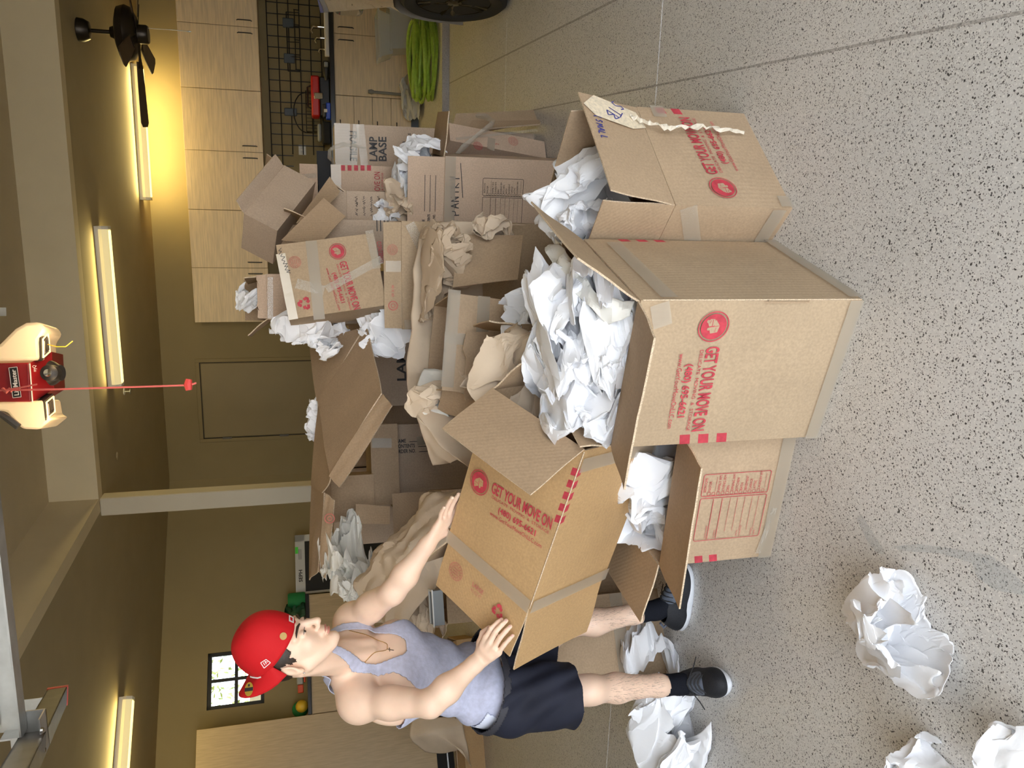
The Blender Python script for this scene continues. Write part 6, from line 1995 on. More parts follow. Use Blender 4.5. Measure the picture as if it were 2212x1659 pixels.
# shorts
sh = Field((-1.55, 2.5, 0.5), (-0.75, 3.4, 1.12), 0.0048)
sh.ell(tp(0, -0.004, -0.06), TR, (0.160, 0.120, 0.10), 0.03)
pelv = waist - np.array([0, 0, 0.13]); pelv = (hipR + hipL) / 2 + np.array([0, 0, 0.06])
sh.ell(pelv, TR, (0.178, 0.140, 0.13), 0.05)
bk = -fdR
hemR = NV(at(1250, 1496, 2.80)); hemL = NV(at(1190, 1375, 3.05))
sh.cone(hipR + np.array([-0.01, 0.0, 0]), 0.130, hemR, 0.108, 0.05); sh.cone(hipR, 0.12, hemR + np.array([-0.06, 0.07, 0.0]), 0.095, 0.04)
sh.cone(hipL, 0.125, hemL, 0.105, 0.05)
Vs, Qs = sh.mesh()
hz_ = np.where(((Vs - (hipR + hipL) / 2) @ lat) < 0.02, 0.605, 0.62)
w_ = 0.005 * np.sin((Vs[:, 0] + Vs[:, 1]) * 60 + Vs[:, 2] * 22) + 0.004 * np.sin(Vs[:, 2] * 48 + Vs[:, 0] * 30)
cen = np.where((((Vs - (hipR + hipL) / 2) @ lat) < 0)[:, None], hipR, hipL); dv = Vs - cen; dv[:, 2] = 0; dv /= np.linalg.norm(dv, axis=1)[:, None] + 1e-6
Vs2 = Vs + dv * w_[:, None]
qs = (Vs - waist) @ TR
topm = qs[:, 2] < -0.072
Vs3, Qs3 = keep(Vs2, Qs, topm & (Vs[:, 2] > hz_ + 0.004))
Vs3 = relax(Vs3, Qs3, 2, 0.4)
o = pc(npmesh('shorts', Vs3, Qs3, 'shorts_navy')); sm = o.modifiers.new('thickness', 'SOLIDIFY'); sm.thickness = 0.003; sm.offset = 1
Vw, Qw = keep(Vs + dv * 0.004, Qs, (qs[:, 2] < -0.070) & (qs[:, 2] > -0.098))
o = pc(npmesh('waistband', Vw, Qw, 'shorts_band')); sm = o.modifiers.new('thickness', 'SOLIDIFY'); sm.thickness = 0.004; sm.offset = 1

# socks
for nm, Kn, An, t0 in (('R', knR, anR, 0.83), ('L', knL, anL, 0.80)):
    f = Field(np.minimum(Kn * 0.3 + An * 0.7, An) - 0.1, np.maximum(Kn * 0.3 + An * 0.7, An) + 0.1, 0.004)
    p0 = Kn * (1 - t0) + An * t0
    f.cone(p0, 0.0435, An, 0.0385, 0.02); f.cone(An, 0.040, An - np.array([0, 0, 0.05]) + (fdR if nm == 'R' else fdL) * 0.02, 0.042, 0.02)
    Vk, Qk = f.mesh(); ax = (An - Kn) / np.linalg.norm(An - Kn)
    t_ = (Vk - p0) @ ax
    Vk = Vk * 1.0
    rib = 0.0008 * np.sin(t_ * 700); cl = p0 + np.outer(t_, ax); dd = Vk - cl; dd /= np.linalg.norm(dd, axis=1)[:, None] + 1e-6
    Vk, Qk = keep(Vk + dd * rib[:, None], Qk, t_ > -0.004)
    o = pc(npmesh('sock', Vk, Qk, 'sock_black'))


def shoe(An, fdir, name):
    fdir = fdir / np.linalg.norm(fdir)
    sd = np.array([fdir[1], -fdir[0], 0])
    o0 = np.array([An[0], An[1], 0.0]) + fdir * 0.045
    R = np.stack([fdir, sd, np.array([0, 0, 1.0])], axis=1)
    def q(a, b, c): return o0 + R @ np.array([a, b, c])
    f = Field(o0 + np.array([-0.22, -0.22, 0.0]), o0 + np.array([0.22, 0.22, 0.2]), 0.0034)
    f.ell(q(0.0, 0, 0.045), R, (0.150, 0.050, 0.050), 0.02); f.ell(q(0.07, 0.0, 0.040), R, (0.080, 0.053, 0.045), 0.02)
    f.ell(q(-0.075, 0, 0.055), R, (0.062, 0.042, 0.058), 0.02); f.cone(q(-0.06, 0, 0.06), 0.046, q(-0.055, 0, 0.098), 0.046, 0.02); f.cone(q(0.0, 0, 0.07), 0.042, q(-0.03, 0, 0.095), 0.040, 0.02)
    V, Q = f.mesh(); V, Q = keep(V, Q, (V[:, 2] > 0.022) & (V[:, 2] < 0.118))
    up_ = pc(npmesh('shoe_upper', V, Q, 'shoe_black')); sm = up_.modifiers.new('thickness', 'SOLIDIFY'); sm.thickness = 0.003; sm.offset = 1
    g = Field(o0 + np.array([-0.22, -0.22, -0.03]), o0 + np.array([0.22, 0.22, 0.1]), 0.0034)
    g.ell(q(0.055, 0.0, 0.022), R, (0.100, 0.057, 0.026), 0.02); g.ell(q(-0.055, 0, 0.024), R, (0.098, 0.047, 0.032), 0.03); g.ell(q(0, 0, 0.02), R, (0.155, 0.046, 0.022), 0.02)
    V, Q = g.mesh(); V[:, 2] = np.maximum(V[:, 2], 0.0005)
    pc(npmesh('shoe_sole', V, Q, 'shoe_sole'))
    # lace panel, laces, tongue
    h = Field(o0 + np.array([-0.2, -0.2, 0.0]), o0 + np.array([0.2, 0.2, 0.2]), 0.0034)
    h.ell(q(0.030, 0, 0.060), R, (0.060, 0.046, 0.052), 0.01); h.ell(q(0.0, 0, 0.075), R, (0.045, 0.042, 0.052), 0.02)
    V, Q = h.mesh(); V, Q = keep(V, Q, V[:, 2] > 0.068)
    t = pc(npmesh('lace_panel', V, Q, 'shoe_grey'))
    h = Field(o0 + np.array([-0.2, -0.2, 0.0]), o0 + np.array([0.2, 0.2, 0.25]), 0.0034)
    h.ell(q(-0.012, 0, 0.108), R @ np.array(Matrix.Rotation(-0.5, 3, 'Y')), (0.010, 0.026, 0.030), 0.01)
    V, Q = h.mesh(); pc(npmesh('tongue', V, Q, 'sock_black'))
    for i in range(5):
        a = 0.068 - i * 0.019; z = 0.100 + i * 0.0068
        mb = MB(); mb.tube([Vector(q(a, -0.036, z - 0.020)), Vector(q(a - 0.002, -0.018, z + 0.004)), Vector(q(a - 0.004, 0, z + 0.010)), Vector(q(a - 0.002, 0.018, z + 0.004)), Vector(q(a, 0.036, z - 0.020))], 0.0032, 6); pc(mb.build('lace', 'black_matte', None, smooth=True))
    for s in (-1, 1):
        mb = MB(); mb.tube([Vector(q(0.0, 0.01 * s, 0.112)), Vector(q(0.015, 0.035 * s, 0.115)), Vector(q(0.02, 0.065 * s, 0.095)), Vector(q(0.015, 0.10 * s, 0.075))], 0.0022, 6); pc(mb.build('lace_end', 'black_matte', None, smooth=True))
    mb = MB(); mb.tube([Vector(q(-0.118, 0, 0.085)), Vector(q(-0.135, 0, 0.105)), Vector(q(-0.112, 0, 0.122))], 0.006, 6); pc(mb.build('heel_loop', 'shoe_grey', None, smooth=True))
    mb = MB(); X = frame(Vector(q(0.052, -0.002, 0.081 + 0.012)), Vector(sd), z=Vector((0, 0, 1)) + Vector(fdir) * 0.5)
    return t
shoe(anR, fdR, 'R'); shoe(anL, fdL, 'L')

# cap, worn back to front
cup = hu * math.cos(0.20) + hf * math.sin(0.20); cup = cup / np.linalg.norm(cup)
cbk = -hf * math.cos(math.radians(12)) - hl * math.sin(math.radians(12))
cbk -= cup * (cbk @ cup); cbk /= np.linalg.norm(cbk)
cs = np.cross(cup, cbk)
CO = hp(-0.010, 0.0, 0.052)
CR = np.stack([cbk, cs, cup], axis=1)
hfl = CR.T @ hf
def cq_(a, b, c): return Vector(CO + CR @ np.array([a, b, c]))
rad_h = (0.105 * HS, 0.0865 * HS, 0.118 * HS)
ang0 = math.atan2(hfl[1], hfl[0])
NS, NR = 72, 22
vs = []; fs = []
def cap_pt(th, el, grow=0.0):
    # the crown follows the head: long axis along the face direction
    x = (rad_h[0] + grow) * math.cos(th - ang0); y = (rad_h[1] + grow) * math.sin(th - ang0)
    cx = x * math.cos(ang0) - y * math.sin(ang0); cy = x * math.sin(ang0) + y * math.cos(ang0)
    ce = math.cos(el) ** 0.72 if el > 0 else 1.0
    z = (rad_h[2] + grow) * math.sin(el) ** 0.95 if el > 0 else (rad_h[2]) * math.sin(el)
    sm_ = 1 - 0.012 * max(math.exp(-((((th * 6 / (2 * math.pi)) % 1) - 0.5) / 0.03) ** 2), 0) * (1 if el > 0.05 else 0)
    return (cx * ce * sm_, cy * ce * sm_, z)
for j in range(NR + 1):
    el = -0.05 + (math.pi / 2 + 0.05) * j / NR
    for i in range(NS):
        vs.append(cq_(*cap_pt(2 * math.pi * i / NS, el)))
for j in range(NR):
    for i in range(NS):
        k = (i + 1) % NS
        fs.append((j * NS + i, j * NS + k, (j + 1) * NS + k, (j + 1) * NS + i))
capc = mesh('cap_crown', vs, fs, 'cap_red', None, True); pc(capc)
sm = capc.modifiers.new('thickness', 'SOLIDIFY'); sm.thickness = 0.003; sm.offset = 1
mb = MB(); mb.lathe([(0.009, 0), (0.008, 0.004), (0.003, 0.006)], 14, Matrix(((*CR[0], 0), (*CR[1], 0), (*CR[2], 0), (0, 0, 0, 1))) if False else frame(cq_(0, 0, rad_h[2] - 0.001), cbk, z=cup)); pc(mb.build('cap_button', 'cap_red', None, smooth=True))
# brim
vs = []; fs = []
NB, NL = 24, 8
def brim_pt(u, v, dz=0.0):
    th = (u - 0.5) * math.radians(150)
    x, y, z = cap_pt(th, -0.03)
    L = 0.078 * (max(0.0, math.cos((u - 0.5) * math.pi)) ** 0.45)
    X = x + L * v * (0.75 + 0.25 * math.cos(th)); Yy = y * (1 + 0.10 * v)
    return (X, Yy, z + 0.004 - 6.5 * v * Yy * Yy * 0.9 - 0.004 * v * v + dz)
for j in range(NL + 1):
    for i in range(NB + 1):
        vs.append(cq_(*brim_pt(i / NB, j / NL)))
for j in range(NL):
    for i in range(NB):
        fs.append((j * (NB + 1) + i, j * (NB + 1) + i + 1, (j + 1) * (NB + 1) + i + 1, (j + 1) * (NB + 1) + i))
brim = mesh('cap_brim', vs, fs, 'cap_red', None, True); pc(brim)
sm = brim.modifiers.new('thickness', 'SOLIDIFY'); sm.thickness = 0.0035; sm.offset = 0


def on_crown(th, el):
    p = np.array(cap_pt(th, el, 0.0045)); p2 = np.array(cap_pt(th + 0.02, el, 0.0045)); p3 = np.array(cap_pt(th, el + 0.02, 0.0045))
    x = CR @ (p2 - p); y = CR @ (p3 - p)
    return frame(CO + CR @ p, x, y=y)
# which way faces the camera: angle of his right side on the crown
hrl = CR.T @ (-hl); thr = math.atan2(hrl[1], hrl[0]); thf = ang0
mb = MB(); X = on_crown(thr + (thf - thr) * 0.55, 0.16); disc(mb, X, 0, 0, 0.0115, 24); pc(mb.build('cap_pin', 'gold', None))
mb = MB(); X = on_crown(thr - (thf - thr) * 0.02, 0.17)
for p, q2 in (((-0.016, -0.008), (-0.006, 0.012)), ((-0.006, 0.012), (0.013, 0.006)), ((0.013, 0.006), (0.011, -0.012)), ((0.011, -0.012), (-0.016, -0.008)), ((-0.006, -0.004), (-0.001, 0.006)), ((0.0, -0.005), (0.005, 0.005)), ((0.005, 0.005), (0.008, -0.004))):
    line2(mb, X, p, q2, 0.0022)
pc(mb.build('cap_side_emblem', 'cap_white', None))
mb = MB(); X = on_crown(thf, 0.10); poly(mb, X, [(-0.016, -0.01), (0.016, -0.01), (0.016, 0.008), (-0.016, 0.008)]); e_ = pc(mb.build('cap_back_emblem', 'cap_white', None))
mb = MB(); X2 = X @ Matrix.Translation((0, 0, 0.0006)); poly(mb, X2, [(-0.010, -0.005), (0.008, -0.005), (0.010, 0.004), (-0.008, 0.003)]); pc(mb.build('cap_emblem_centre', 'cap_red', None))
mb = MB(); pp = [cq_(*cap_pt(-0.8 + 1.6 * i / 10, 0.03 + 0.05 * math.sin(i * 1.1), 0.005)) for i in range(11)]; mb.tube(pp, 0.0028, 5); pc(mb.build('cap_script', 'cap_white', None))
# round sticker on the brim
c0 = np.array(brim_pt(0.68, 0.6, 0.0034)); c1 = np.array(brim_pt(0.72, 0.6, 0.0034)); c2 = np.array(brim_pt(0.68, 0.7, 0.0034))
X = frame(CO + CR @ c0, CR @ (c1 - c0), y=CR @ (c2 - c0))
if (X.to_3x3() @ Vector((0, 0, 1))).dot(Vector(cup)) < 0: X = X @ Matrix.Rotation(math.pi, 4, 'X')
mb = MB(); disc(mb, X @ Matrix.Translation((0, 0, 0.001)), 0, 0, 0.021, 28); pc(mb.build('brim_sticker', 'cap_gold', None))
mb = MB(); X2 = X @ Matrix.Translation((0, 0, 0.0016)); rect(mb, X2, -0.0205, -0.006, 0.0205, 0.005); rect(mb, X2, -0.005, 0.008, 0.005, 0.015); pc(mb.build('sticker_print', 'ink_black', None))
# ear stud, necklace and cross
mb = MB(); Vv, Fv = ico(2); mb.add([Vector(hp(-0.004, -0.091, -0.047) + 0.0032 * v) for v in Vv], Fv); pc(mb.build('ear_stud', 'chrome', None, smooth=True))
ch = [tp(-0.072, -0.03, Lt + 0.075), tp(-0.066, 0.03, Lt + 0.045), tp(-0.045, 0.092, Lt - 0.005), tp(-0.015, 0.128, Lt - 0.06), tp(0.015, 0.13, Lt - 0.062), tp(0.05, 0.092, Lt - 0.01), tp(0.068, 0.03, Lt + 0.045)]
def snap(p):
    i = np.argmin(((Vb - p) ** 2).sum(axis=1)); v = Vb[i]; d = v - (waist + up * ((v - waist) @ up)); d /= np.linalg.norm(d) + 1e-9
    return v + d * 0.003
den = []
for a, b in zip(ch, ch[1:]):
    for k in range(6): den.append(snap(a + (b - a) * k / 6))
den.append(snap(ch[-1]))
den = np.array(den)
for _ in range(3): den[1:-1] = (den[:-2] + den[1:-1] * 2 + den[2:]) / 4
mb = MB(); mb.tube([Vector(p) for p in den], 0.0013, 5); pc(mb.build('necklace', 'gold', None, smooth=True))
cpt = den[len(den) // 2] + fwd * 0.006 - up * 0.002
mb = MB(); X = frame(Vector(cpt), Vector(lat), z=Vector(fwd)); mb.box((-0.0015, -0.026, 0), (0.0015, 0.0, 0.002), X); mb.box((-0.008, -0.011, 0), (0.008, -0.008, 0.002), X); pc(mb.build('cross_pendant', 'chrome', None))

# ------------------------------------------------------------------ garage door opener
oc = at(60, 812, 3.0)
op = thing('garage_door_opener', 'red and white garage door opener with glowing lamps, hanging from the ceiling', 'garage door opener', Matrix.Translation(oc))
bpy.context.view_layer.update()
OI = Matrix.Translation(-oc)
def ol(p): return p - oc
OY = 3.0
def opt(x, y, Y=OY): return ol(at(x, y, Y))
# centre housing: front plate, slanted lower plate
def shell(name, front, depth, mat, bevel=0.006):
    """closed solid: outline in the front plane (points), carried back by depth"""
    n = len(front); bk = [p + Vector((0, depth, 0.015)) for p in front]
    vs = list(front) + bk
    fs = [tuple(range(n)), tuple(range(2 * n - 1, n - 1, -1))] + [(i, n + i, n + (i + 1) % n, (i + 1) % n) for i in range(n)]
    me = MB(); me.add(vs, fs); o = me.build(name, mat, op, bevel=bevel)
    bm = bmesh.new(); bm.from_mesh(o.data); bmesh.ops.recalc_face_normals(bm, faces=bm.faces); bm.to_mesh(o.data); bm.free()
    return o
red = shell('centre_housing', [opt(-40, 785), opt(63, 783), opt(68, 869), opt(-40, 867)], 0.30, 'opener_red')
low = [opt(64, 784, OY - 0.001), opt(112, 760, OY + 0.10), opt(117, 840, OY + 0.10), opt(69, 869, OY - 0.001)]
mbl = MB(); mbl.add(low + [p + Vector((0, 0.2, 0.02)) for p in low], [(0, 1, 2, 3), (7, 6, 5, 4), (0, 4, 5, 1), (1, 5, 6, 2), (2, 6, 7, 3), (3, 7, 4, 0)]); ob = mbl.build('lower_panel', 'opener_red', op)
bm = bmesh.new(); bm.from_mesh(ob.data); bmesh.ops.recalc_face_normals(bm, faces=bm.faces); bm.to_mesh(ob.data); bm.free()
mb = MB(); mb.tube([opt(64, 785, OY - 0.006), opt(70, 869, OY - 0.006)], 0.0022, 5); mb.build('seam_strip', 'white_plastic', op)
# lamp lenses left and right
shell('lamp_lens', [opt(-40, 782), opt(87, 778), opt(84, 735), opt(100, 712), opt(86, 695), opt(55, 697), opt(32, 710), opt(0, 742), opt(-40, 760)], 0.24, 'lens_glow', 0.012)
shell('lamp_lens', [opt(-40, 870), opt(94, 865), opt(100, 900), opt(113, 905), opt(84, 928), opt(50, 927), opt(38, 918), opt(15, 890), opt(-40, 880)], 0.24, 'lens_glow', 0.012)
for pts in ([(87, 729), (101, 714), (107, 742), (88, 780), (106, 764)], [(94, 866), (113, 850), (120, 880), (98, 908), (117, 893)]):
    q = [opt(pts[0][0], pts[0][1], OY + 0.0), opt(pts[1][0], pts[1][1], OY + 0.06), opt(pts[4][0], pts[4][1], OY + 0.09), opt(pts[3][0], pts[3][1], OY + 0.0)]
    o = MB(); o.add([p + Vector((0, -0.004, -0.004)) for p in q] + [p + Vector((0, 0.03, 0.03)) for p in q], [(0, 1, 2, 3), (7, 6, 5, 4), (0, 4, 5, 1), (1, 5, 6, 2), (2, 6, 7, 3), (3, 7, 4, 0)])
    vent = o.build('vent_panel', 'vent_dark', op)
    c = sum(q, Vector()) / 4
    for k in (0.78, 0.5):
        m_ = MB(); rq = [c + (p - c) * k + Vector((0, -0.008, -0.008)) for p in q]; m_.tube(rq, 0.0032, 5, closed=True); m_.build('vent_ring', 'vent_glow' if k > 0.6 else 'dark_steel', vent)
mb = MB(); Mk_ = frame(opt(112, 806, OY + 0.06), (1, 0, 0), z=(0, -0.25, -1)); mb.lathe([(0.045, 0), (0.04, 0.010), (0.03, 0.024), (0.028, 0.034)], 22, Mk_); mb.build('camera_base', 'black_plastic', op, smooth=True)
mb = MB(); Mk_ = frame(opt(112, 806, OY + 0.03), (1, 0, 0), z=(0, -1, 0.0)); mb.lathe([(0.026, -0.03), (0.029, 0.0), (0.028, 0.032), (0.012, 0.042)], 22, Mk_); mb.build('camera_head', 'black_plastic', op, smooth=True)
mb = MB(); mb.lathe([(0.013, 0.040), (0.013, 0.046), (0.006, 0.047)], 16, Mk_); mb.build('camera_lens', 'chrome', op, smooth=True)
lm = frame(opt(33, 826, OY - 0.004), opt(30, 808, OY - 0.004) - opt(36, 852, OY - 0.004), z=(0, -1, 0.05))
mb = MB(); mb.box((-0.052, -0.013, 0), (0.052, 0.013, 0.002), lm); pl = mb.build('name_plate', 'black_plastic', op)
mb = MB(); M2 = lm @ Matrix.Translation((0, 0, 0.0026)); put_text(mb, 'LiftMaster', M2, 0, 0, 0.09, 0.014, True)
for a, b in (((-0.052, -0.013), (0.052, -0.013)), ((0.052, -0.013), (0.052, 0.013)), ((0.052, 0.013), (-0.052, 0.013)), ((-0.052, 0.013), (-0.052, -0.013))): line2(mb, M2, a, b, 0.0018)
mb.build('name_plate_lettering', 'white_plastic', pl)
mb = MB(); M3 = frame(opt(74, 796, OY - 0.002), opt(74, 790, OY) - opt(75, 802, OY), z=(0, -1, -0.4)); put_text(mb, 'myQ', M3, 0, 0, 0.022, 0.010); mb.build('printed_mark', 'frame_white', op)
mb = MB(); mb.tube([opt(103, 744, OY + 0.02), opt(122, 749, OY), opt(142, 749, OY - 0.02), opt(157, 737, OY - 0.02)], 0.0016, 5); mb.build('antenna_wire', 'toy_yellow', op)
for x_, y_ in ((40, 730), (50, 905)):
    la = bpy.data.lights.new('opener_lamp', 'POINT'); la.energy = 1.6; la.color = (1.0, 0.66, 0.32); la.shadow_soft_size = 0.05
    lo = bpy.data.objects.new('opener_lamp', la); link(lo, op); lo.location = opt(x_, y_, OY - 0.06) - Vector((0, 0, 0.14))
# hanger straps to the high ceiling
for sx in (-0.12, 0.22):
    MB().box((sx, 0.12, 0.10), (sx + 0.03, 0.124, ZH - oc.z - 0.002)).build('hanger_strap', 'galvanised', op)
mb = MB(); mb.box((-0.03, -2.6, 0.03), (0.03, 0.05, 0.07), Matrix.Translation(opt(0, 835, OY))); mb.build('rail', 'dark_steel', op)
mb = MB(); mb.tube([opt(-20, 905, 2.85), opt(2, 895, 2.85), opt(18, 905, 2.85), opt(40, 922, 2.85)], 0.012, 6); mb.build('arm_bracket', 'dark_steel', op)
# emergency release cord
cd = thing('release_cord', 'red pull cord with a red handle hanging in front of the garage door opener', 'pull cord', Matrix.Translation(at(5, 868, 2.82)))
c0 = at(5, 868, 2.82)
pts = [at(x, y, 2.82) - c0 for x, y in ((-30, 845), (5, 843), (60, 842), (120, 841), (216, 838), (320, 835), (404, 832))]
mb = MB(); mb.tube(pts, 0.0035, 6); mb.build('cord', 'cord_red', cd, smooth=True)
mb = MB(); mb.tube([at(8, 843, 2.82) - c0, at(40, 838, 2.81) - c0, at(80, 830, 2.81) - c0], 0.003, 6); mb.build('cord_tail', 'cord_red', cd, smooth=True)
mb = MB(); mb.tube([at(6, 840, 2.82) - c0, at(14, 847, 2.81) - c0, at(20, 840, 2.82) - c0, at(26, 845, 2.82) - c0], 0.006, 6); mb.build('knot', 'cord_red', cd, smooth=True)
h1 = at(408, 819, 2.82) - c0; h2 = at(408, 843, 2.82) - c0
mb = MB(); mb.tube([h1, (h1 + h2) / 2 + Vector((0, 0, 0.003)), h2], [0.010, 0.014, 0.010], 8); mb.build('handle', 'handle_red', cd, smooth=True)
mb = MB(); mb.tube([at(410, 831, 2.82) - c0, at(416, 830, 2.82) - c0, at(424, 827, 2.82) - c0], 0.0035, 6); mb.build('cord_end', 'cord_red', cd, smooth=True)
# ceiling sprinkler and detector dots
p = on(268, 846, ZC); t = thing('fire_sprinkler', 'small white fire sprinkler head on the ceiling beside the pull cord', 'sprinkler', Matrix.Translation(p))
MB().lathe([(0.035, -0.006), (0.04, 0.0)], 18).build('escutcheon', 'white_plastic', t, smooth=True)
mb = MB(); mb.lathe([(0.008, -0.06), (0.008, -0.004)], 10); mb.lathe([(0.03, -0.066), (0.03, -0.061)], 14); mb.build('head', 'galvanised', t, smooth=True)
p = on(253, 985, ZC); t = tag(MB().lathe([(0.03, -0.012), (0.045, 0.0)], 18, Matrix.Translation(p)).build('smoke_detector', 'ceiling_paint', smooth=True), 'tiny round detector on the dark ceiling near the post', 'detector')

# ------------------------------------------------------------------ open overhead door and its tracks
ew = WI @ at(52, 1562, 2.30)
dz_ = ew.z + 0.045
gd = thing('overhead_garage_door', 'cream overhead garage door rolled up under the ceiling at the top corner', 'garage door', WM)
xl, xr, ye = ew.x, 1.38, ew.y
for k in range(4):
    y1 = ye - 0.01 - k * 0.53; y0 = y1 - 0.52
    MB().box((xl, y0, dz_ + 0.005), (xr, y1, dz_ + 0.055)).build('door_section', 'cream_paper', gd, bevel=0.004)
    if k < 3: MB().box((xl, y0 - 0.008, dz_ + 0.02), (xr, y0 - 0.002, dz_ + 0.05)).build('section_joint', 'dark_gap', gd)
mb = MB(); mb.box((xl - 0.02, ye, dz_ - 0.045), (xr, ye + 0.004, dz_ + 0.03)); mb.box((xl - 0.02, ye - 0.04, dz_ - 0.05), (xr, ye + 0.004, dz_ - 0.045)); mb.box((xl - 0.02, ye - 0.04, dz_ - 0.045), (xl - 0.015, ye, dz_ + 0.0)); mb.build('strut', 'galvanised', gd)
p = WI @ at(62, 1588, 2.30)
mb = MB(); mb.box((p.x - 0.05, p.y - 0.03, p.z - 0.04), (p.x + 0.06, p.y + 0.02, p.z - 0.036)); mb.box((p.x - 0.05, p.y + 0.016, p.z - 0.04), (p.x + 0.06, p.y + 0.02, p.z + 0.05)); mb.build('roller_bracket', 'galvanised', gd)
mb = MB(); mb.lathe([(0.012, -0.05), (0.012, 0.05)], 10, frame((p.x - 0.06, p.y, p.z), (0, 1, 0), z=(1, 0, 0))); mb.build('roller', 'dark_steel', gd, smooth=True)
for k in (-0.03, 0.03):
    mb = MB(); mb.lathe([(0.007, 0.0), (0.006, 0.006)], 8, frame((p.x + k, p.y - 0.03, p.z - 0.04), (1, 0, 0), z=(0, 0, -1))); mb.build('bolt', 'chrome', gd)
tr = thing('door_track', 'grey steel door track with a red tip beside the rolled up garage door', 'door track', Matrix.Identity(4))
a = at(125, 1503, 3.05); b = at(50, 1650, 2.1); d = (a - b); far = a
Mt = frame(b - d.normalized() * 1.0, d, z=(0, 0, 1)); L = d.length + 1.0
mb = MB(); mb.box((0, -0.03, -0.03), (L, -0.026, 0.03), Mt); mb.box((0, -0.03, -0.03), (L, 0.03, -0.026), Mt); mb.box((0, -0.03, 0.026), (L, 0.0, 0.03), Mt); mb.build('track_channel', 'dark_steel', tr)
mb = MB(); mb.box((L - 0.03, -0.032, -0.032), (L + 0.004, 0.032, 0.032), Mt); mb.build('red_tip', 'handle_red', tr)
q = Mt @ Vector((L - 0.12, 0, 0.03)); mb = MB(); mb.box((q.x - 0.02, q.y - 0.002, q.z), (q.x + 0.02, q.y + 0.002, ZC - 0.002)); mb.build('hanger', 'galvanised', tr)
# unseen closed right-hand door, added so daylight comes mainly from the left
struct(MB().box((1.701, NF - 0.1, 0), (4.399, NF - 0.05, 2.42), WM).build('door_added', 'cream_paper'))

# ------------------------------------------------------------------ cabinets on the angled left wall
FW = -0.66
tcr = onp(LM, 424, 1577, FW)
zt = tcr.z; x1 = tcr.x; x0 = x1 - 1.85
zb = onp(LM, 943, 1620, FW).z
t = thing('tall_cabinet', 'tall maple cabinet standing against the angled left wall', 'cabinet', LM)
MB().box((x0, FW + 0.022, zb), (x1, -0.003, zt)).build('body', 'maple', t)
for k in range(2):
    MB().box((x0 + 0.925 * k + 0.003, FW, zb + 0.003), (x0 + 0.925 * (k + 1) - 0.003, FW + 0.02, zt - 0.003)).build('door', 'maple', t, bevel=0.002, seg=1)
MB().box((x0, FW + 0.06, 0.001), (x1, -0.01, zb - 0.001)).build('toe_kick', 'black_matte', t)
MB().box((x0, FW + 0.03, zb * 0.35), (x1, FW + 0.055, zb * 0.42)).build('kick_strip', 'steel', t)
F2 = -0.62
lt1 = onp(LM, 657, 1285, F2); zl2 = onp(LM, 662, 1400, F2).z; x2 = onp(LM, 660, 1285, F2).x
t = thing('low_cabinet', 'maple cabinet with a black top behind the red cap', 'cabinet', LM)
MB().box((x1 + 0.004, F2 + 0.022, 0.15), (x2, -0.003, zl2 - 0.045)).build('body', 'maple', t)
n = 3
for k in range(n):
    w_ = (x2 - x1 - 0.004) / n
    MB().box((x1 + 0.004 + w_ * k + 0.003, F2, 0.155), (x1 + 0.004 + w_ * (k + 1) - 0.003, F2 + 0.02, zl2 - 0.05)).build('door', 'maple', t, bevel=0.002, seg=1)
MB().box((x1 + 0.004, F2 + 0.06, 0.001), (x2, -0.02, 0.149)).build('toe_kick', 'black_matte', t)
MB().box((x1 + 0.004, F2 - 0.02, zl2 - 0.044), (x2 + 0.01, -0.003, zl2)).build('top', 'counter_black', t, bevel=0.004)
# toys on the black top
def lpos(x, y, off=-0.4): q = onp(LM, x, y, off); return q
q = lpos(650, 1297)
t = tag(MB().lathe([(0.001, 0.0), (0.10, 0.001), (0.11, 0.02), (0.11, 0.20), (0.10, 0.22), (0.03, 0.221), (0.028, 0.19), (0.001, 0.189)], 24, LM @ Matrix.Translation((q.x, -0.38, zl2 + 0.001)), cap=False).build('foam_roll', 'green_foam', smooth=True), 'dark green foam roll standing on the black cabinet top', 'foam roll')
q0 = lpos(655, 1415); q1 = lpos(655, 1500)
t = thing('toy_blaster', 'grey toy blaster with an orange tip on the black cabinet top', 'toy blaster', LM)
xa, xb = min(q0.x, q1.x), max(q0.x, q1.x)
MB().box((xa + 0.12, -0.42, zl2 + 0.05), (xb, -0.36, zl2 + 0.13)).build('barrel', 'toy_grey', t, bevel=0.015)
MB().box((xb - 0.16, -0.42, zl2 + 0.001), (xb - 0.08, -0.36, zl2 + 0.049)).build('grip', 'toy_grey', t, bevel=0.012)
MB().box((xa + 0.02, -0.415, zl2 + 0.05), (xa + 0.119, -0.365, zl2 + 0.12)).build('tip', 'toy_orange', t, bevel=0.012)
MB().box((xa + 0.14, -0.41, zl2 + 0.02), (xa + 0.26, -0.37, zl2 + 0.049)).build('pump', 'toy_orange', t, bevel=0.01)
q = lpos(655, 1525)
mb = MB(); Vv, Fv = ico(3); mb.add([LM @ (Vector((q.x, -0.4, zl2 + 0.076)) + Vector(0.075 * v)) for v in Vv], Fv); tag(mb.build('toy_ball', 'toy_yellow', smooth=True), 'yellow toy ball at the left end of the black cabinet top', 'ball')
mb = MB(); mb.add([LM @ (Vector((q.x - 0.02, -0.22, zl2 + 0.10)) + Vector(0.10 * v * np.array([1, 0.6, 1]))) for v in Vv], Fv); tag(mb.build('toy_bucket', 'green_foam', smooth=True), 'dark green lump behind the yellow toy ball', 'toy')
q = lpos(640, 1340, -0.3)
crumple('dark green mesh bag slumped on the black cabinet top', LM @ Vector((q.x, -0.33, zl2 + 0.12)), (0.4, 0.3, 0.26), 91, mat='green_net', name='mesh_bag', cat='mesh bag', group='toys on the cabinet top')
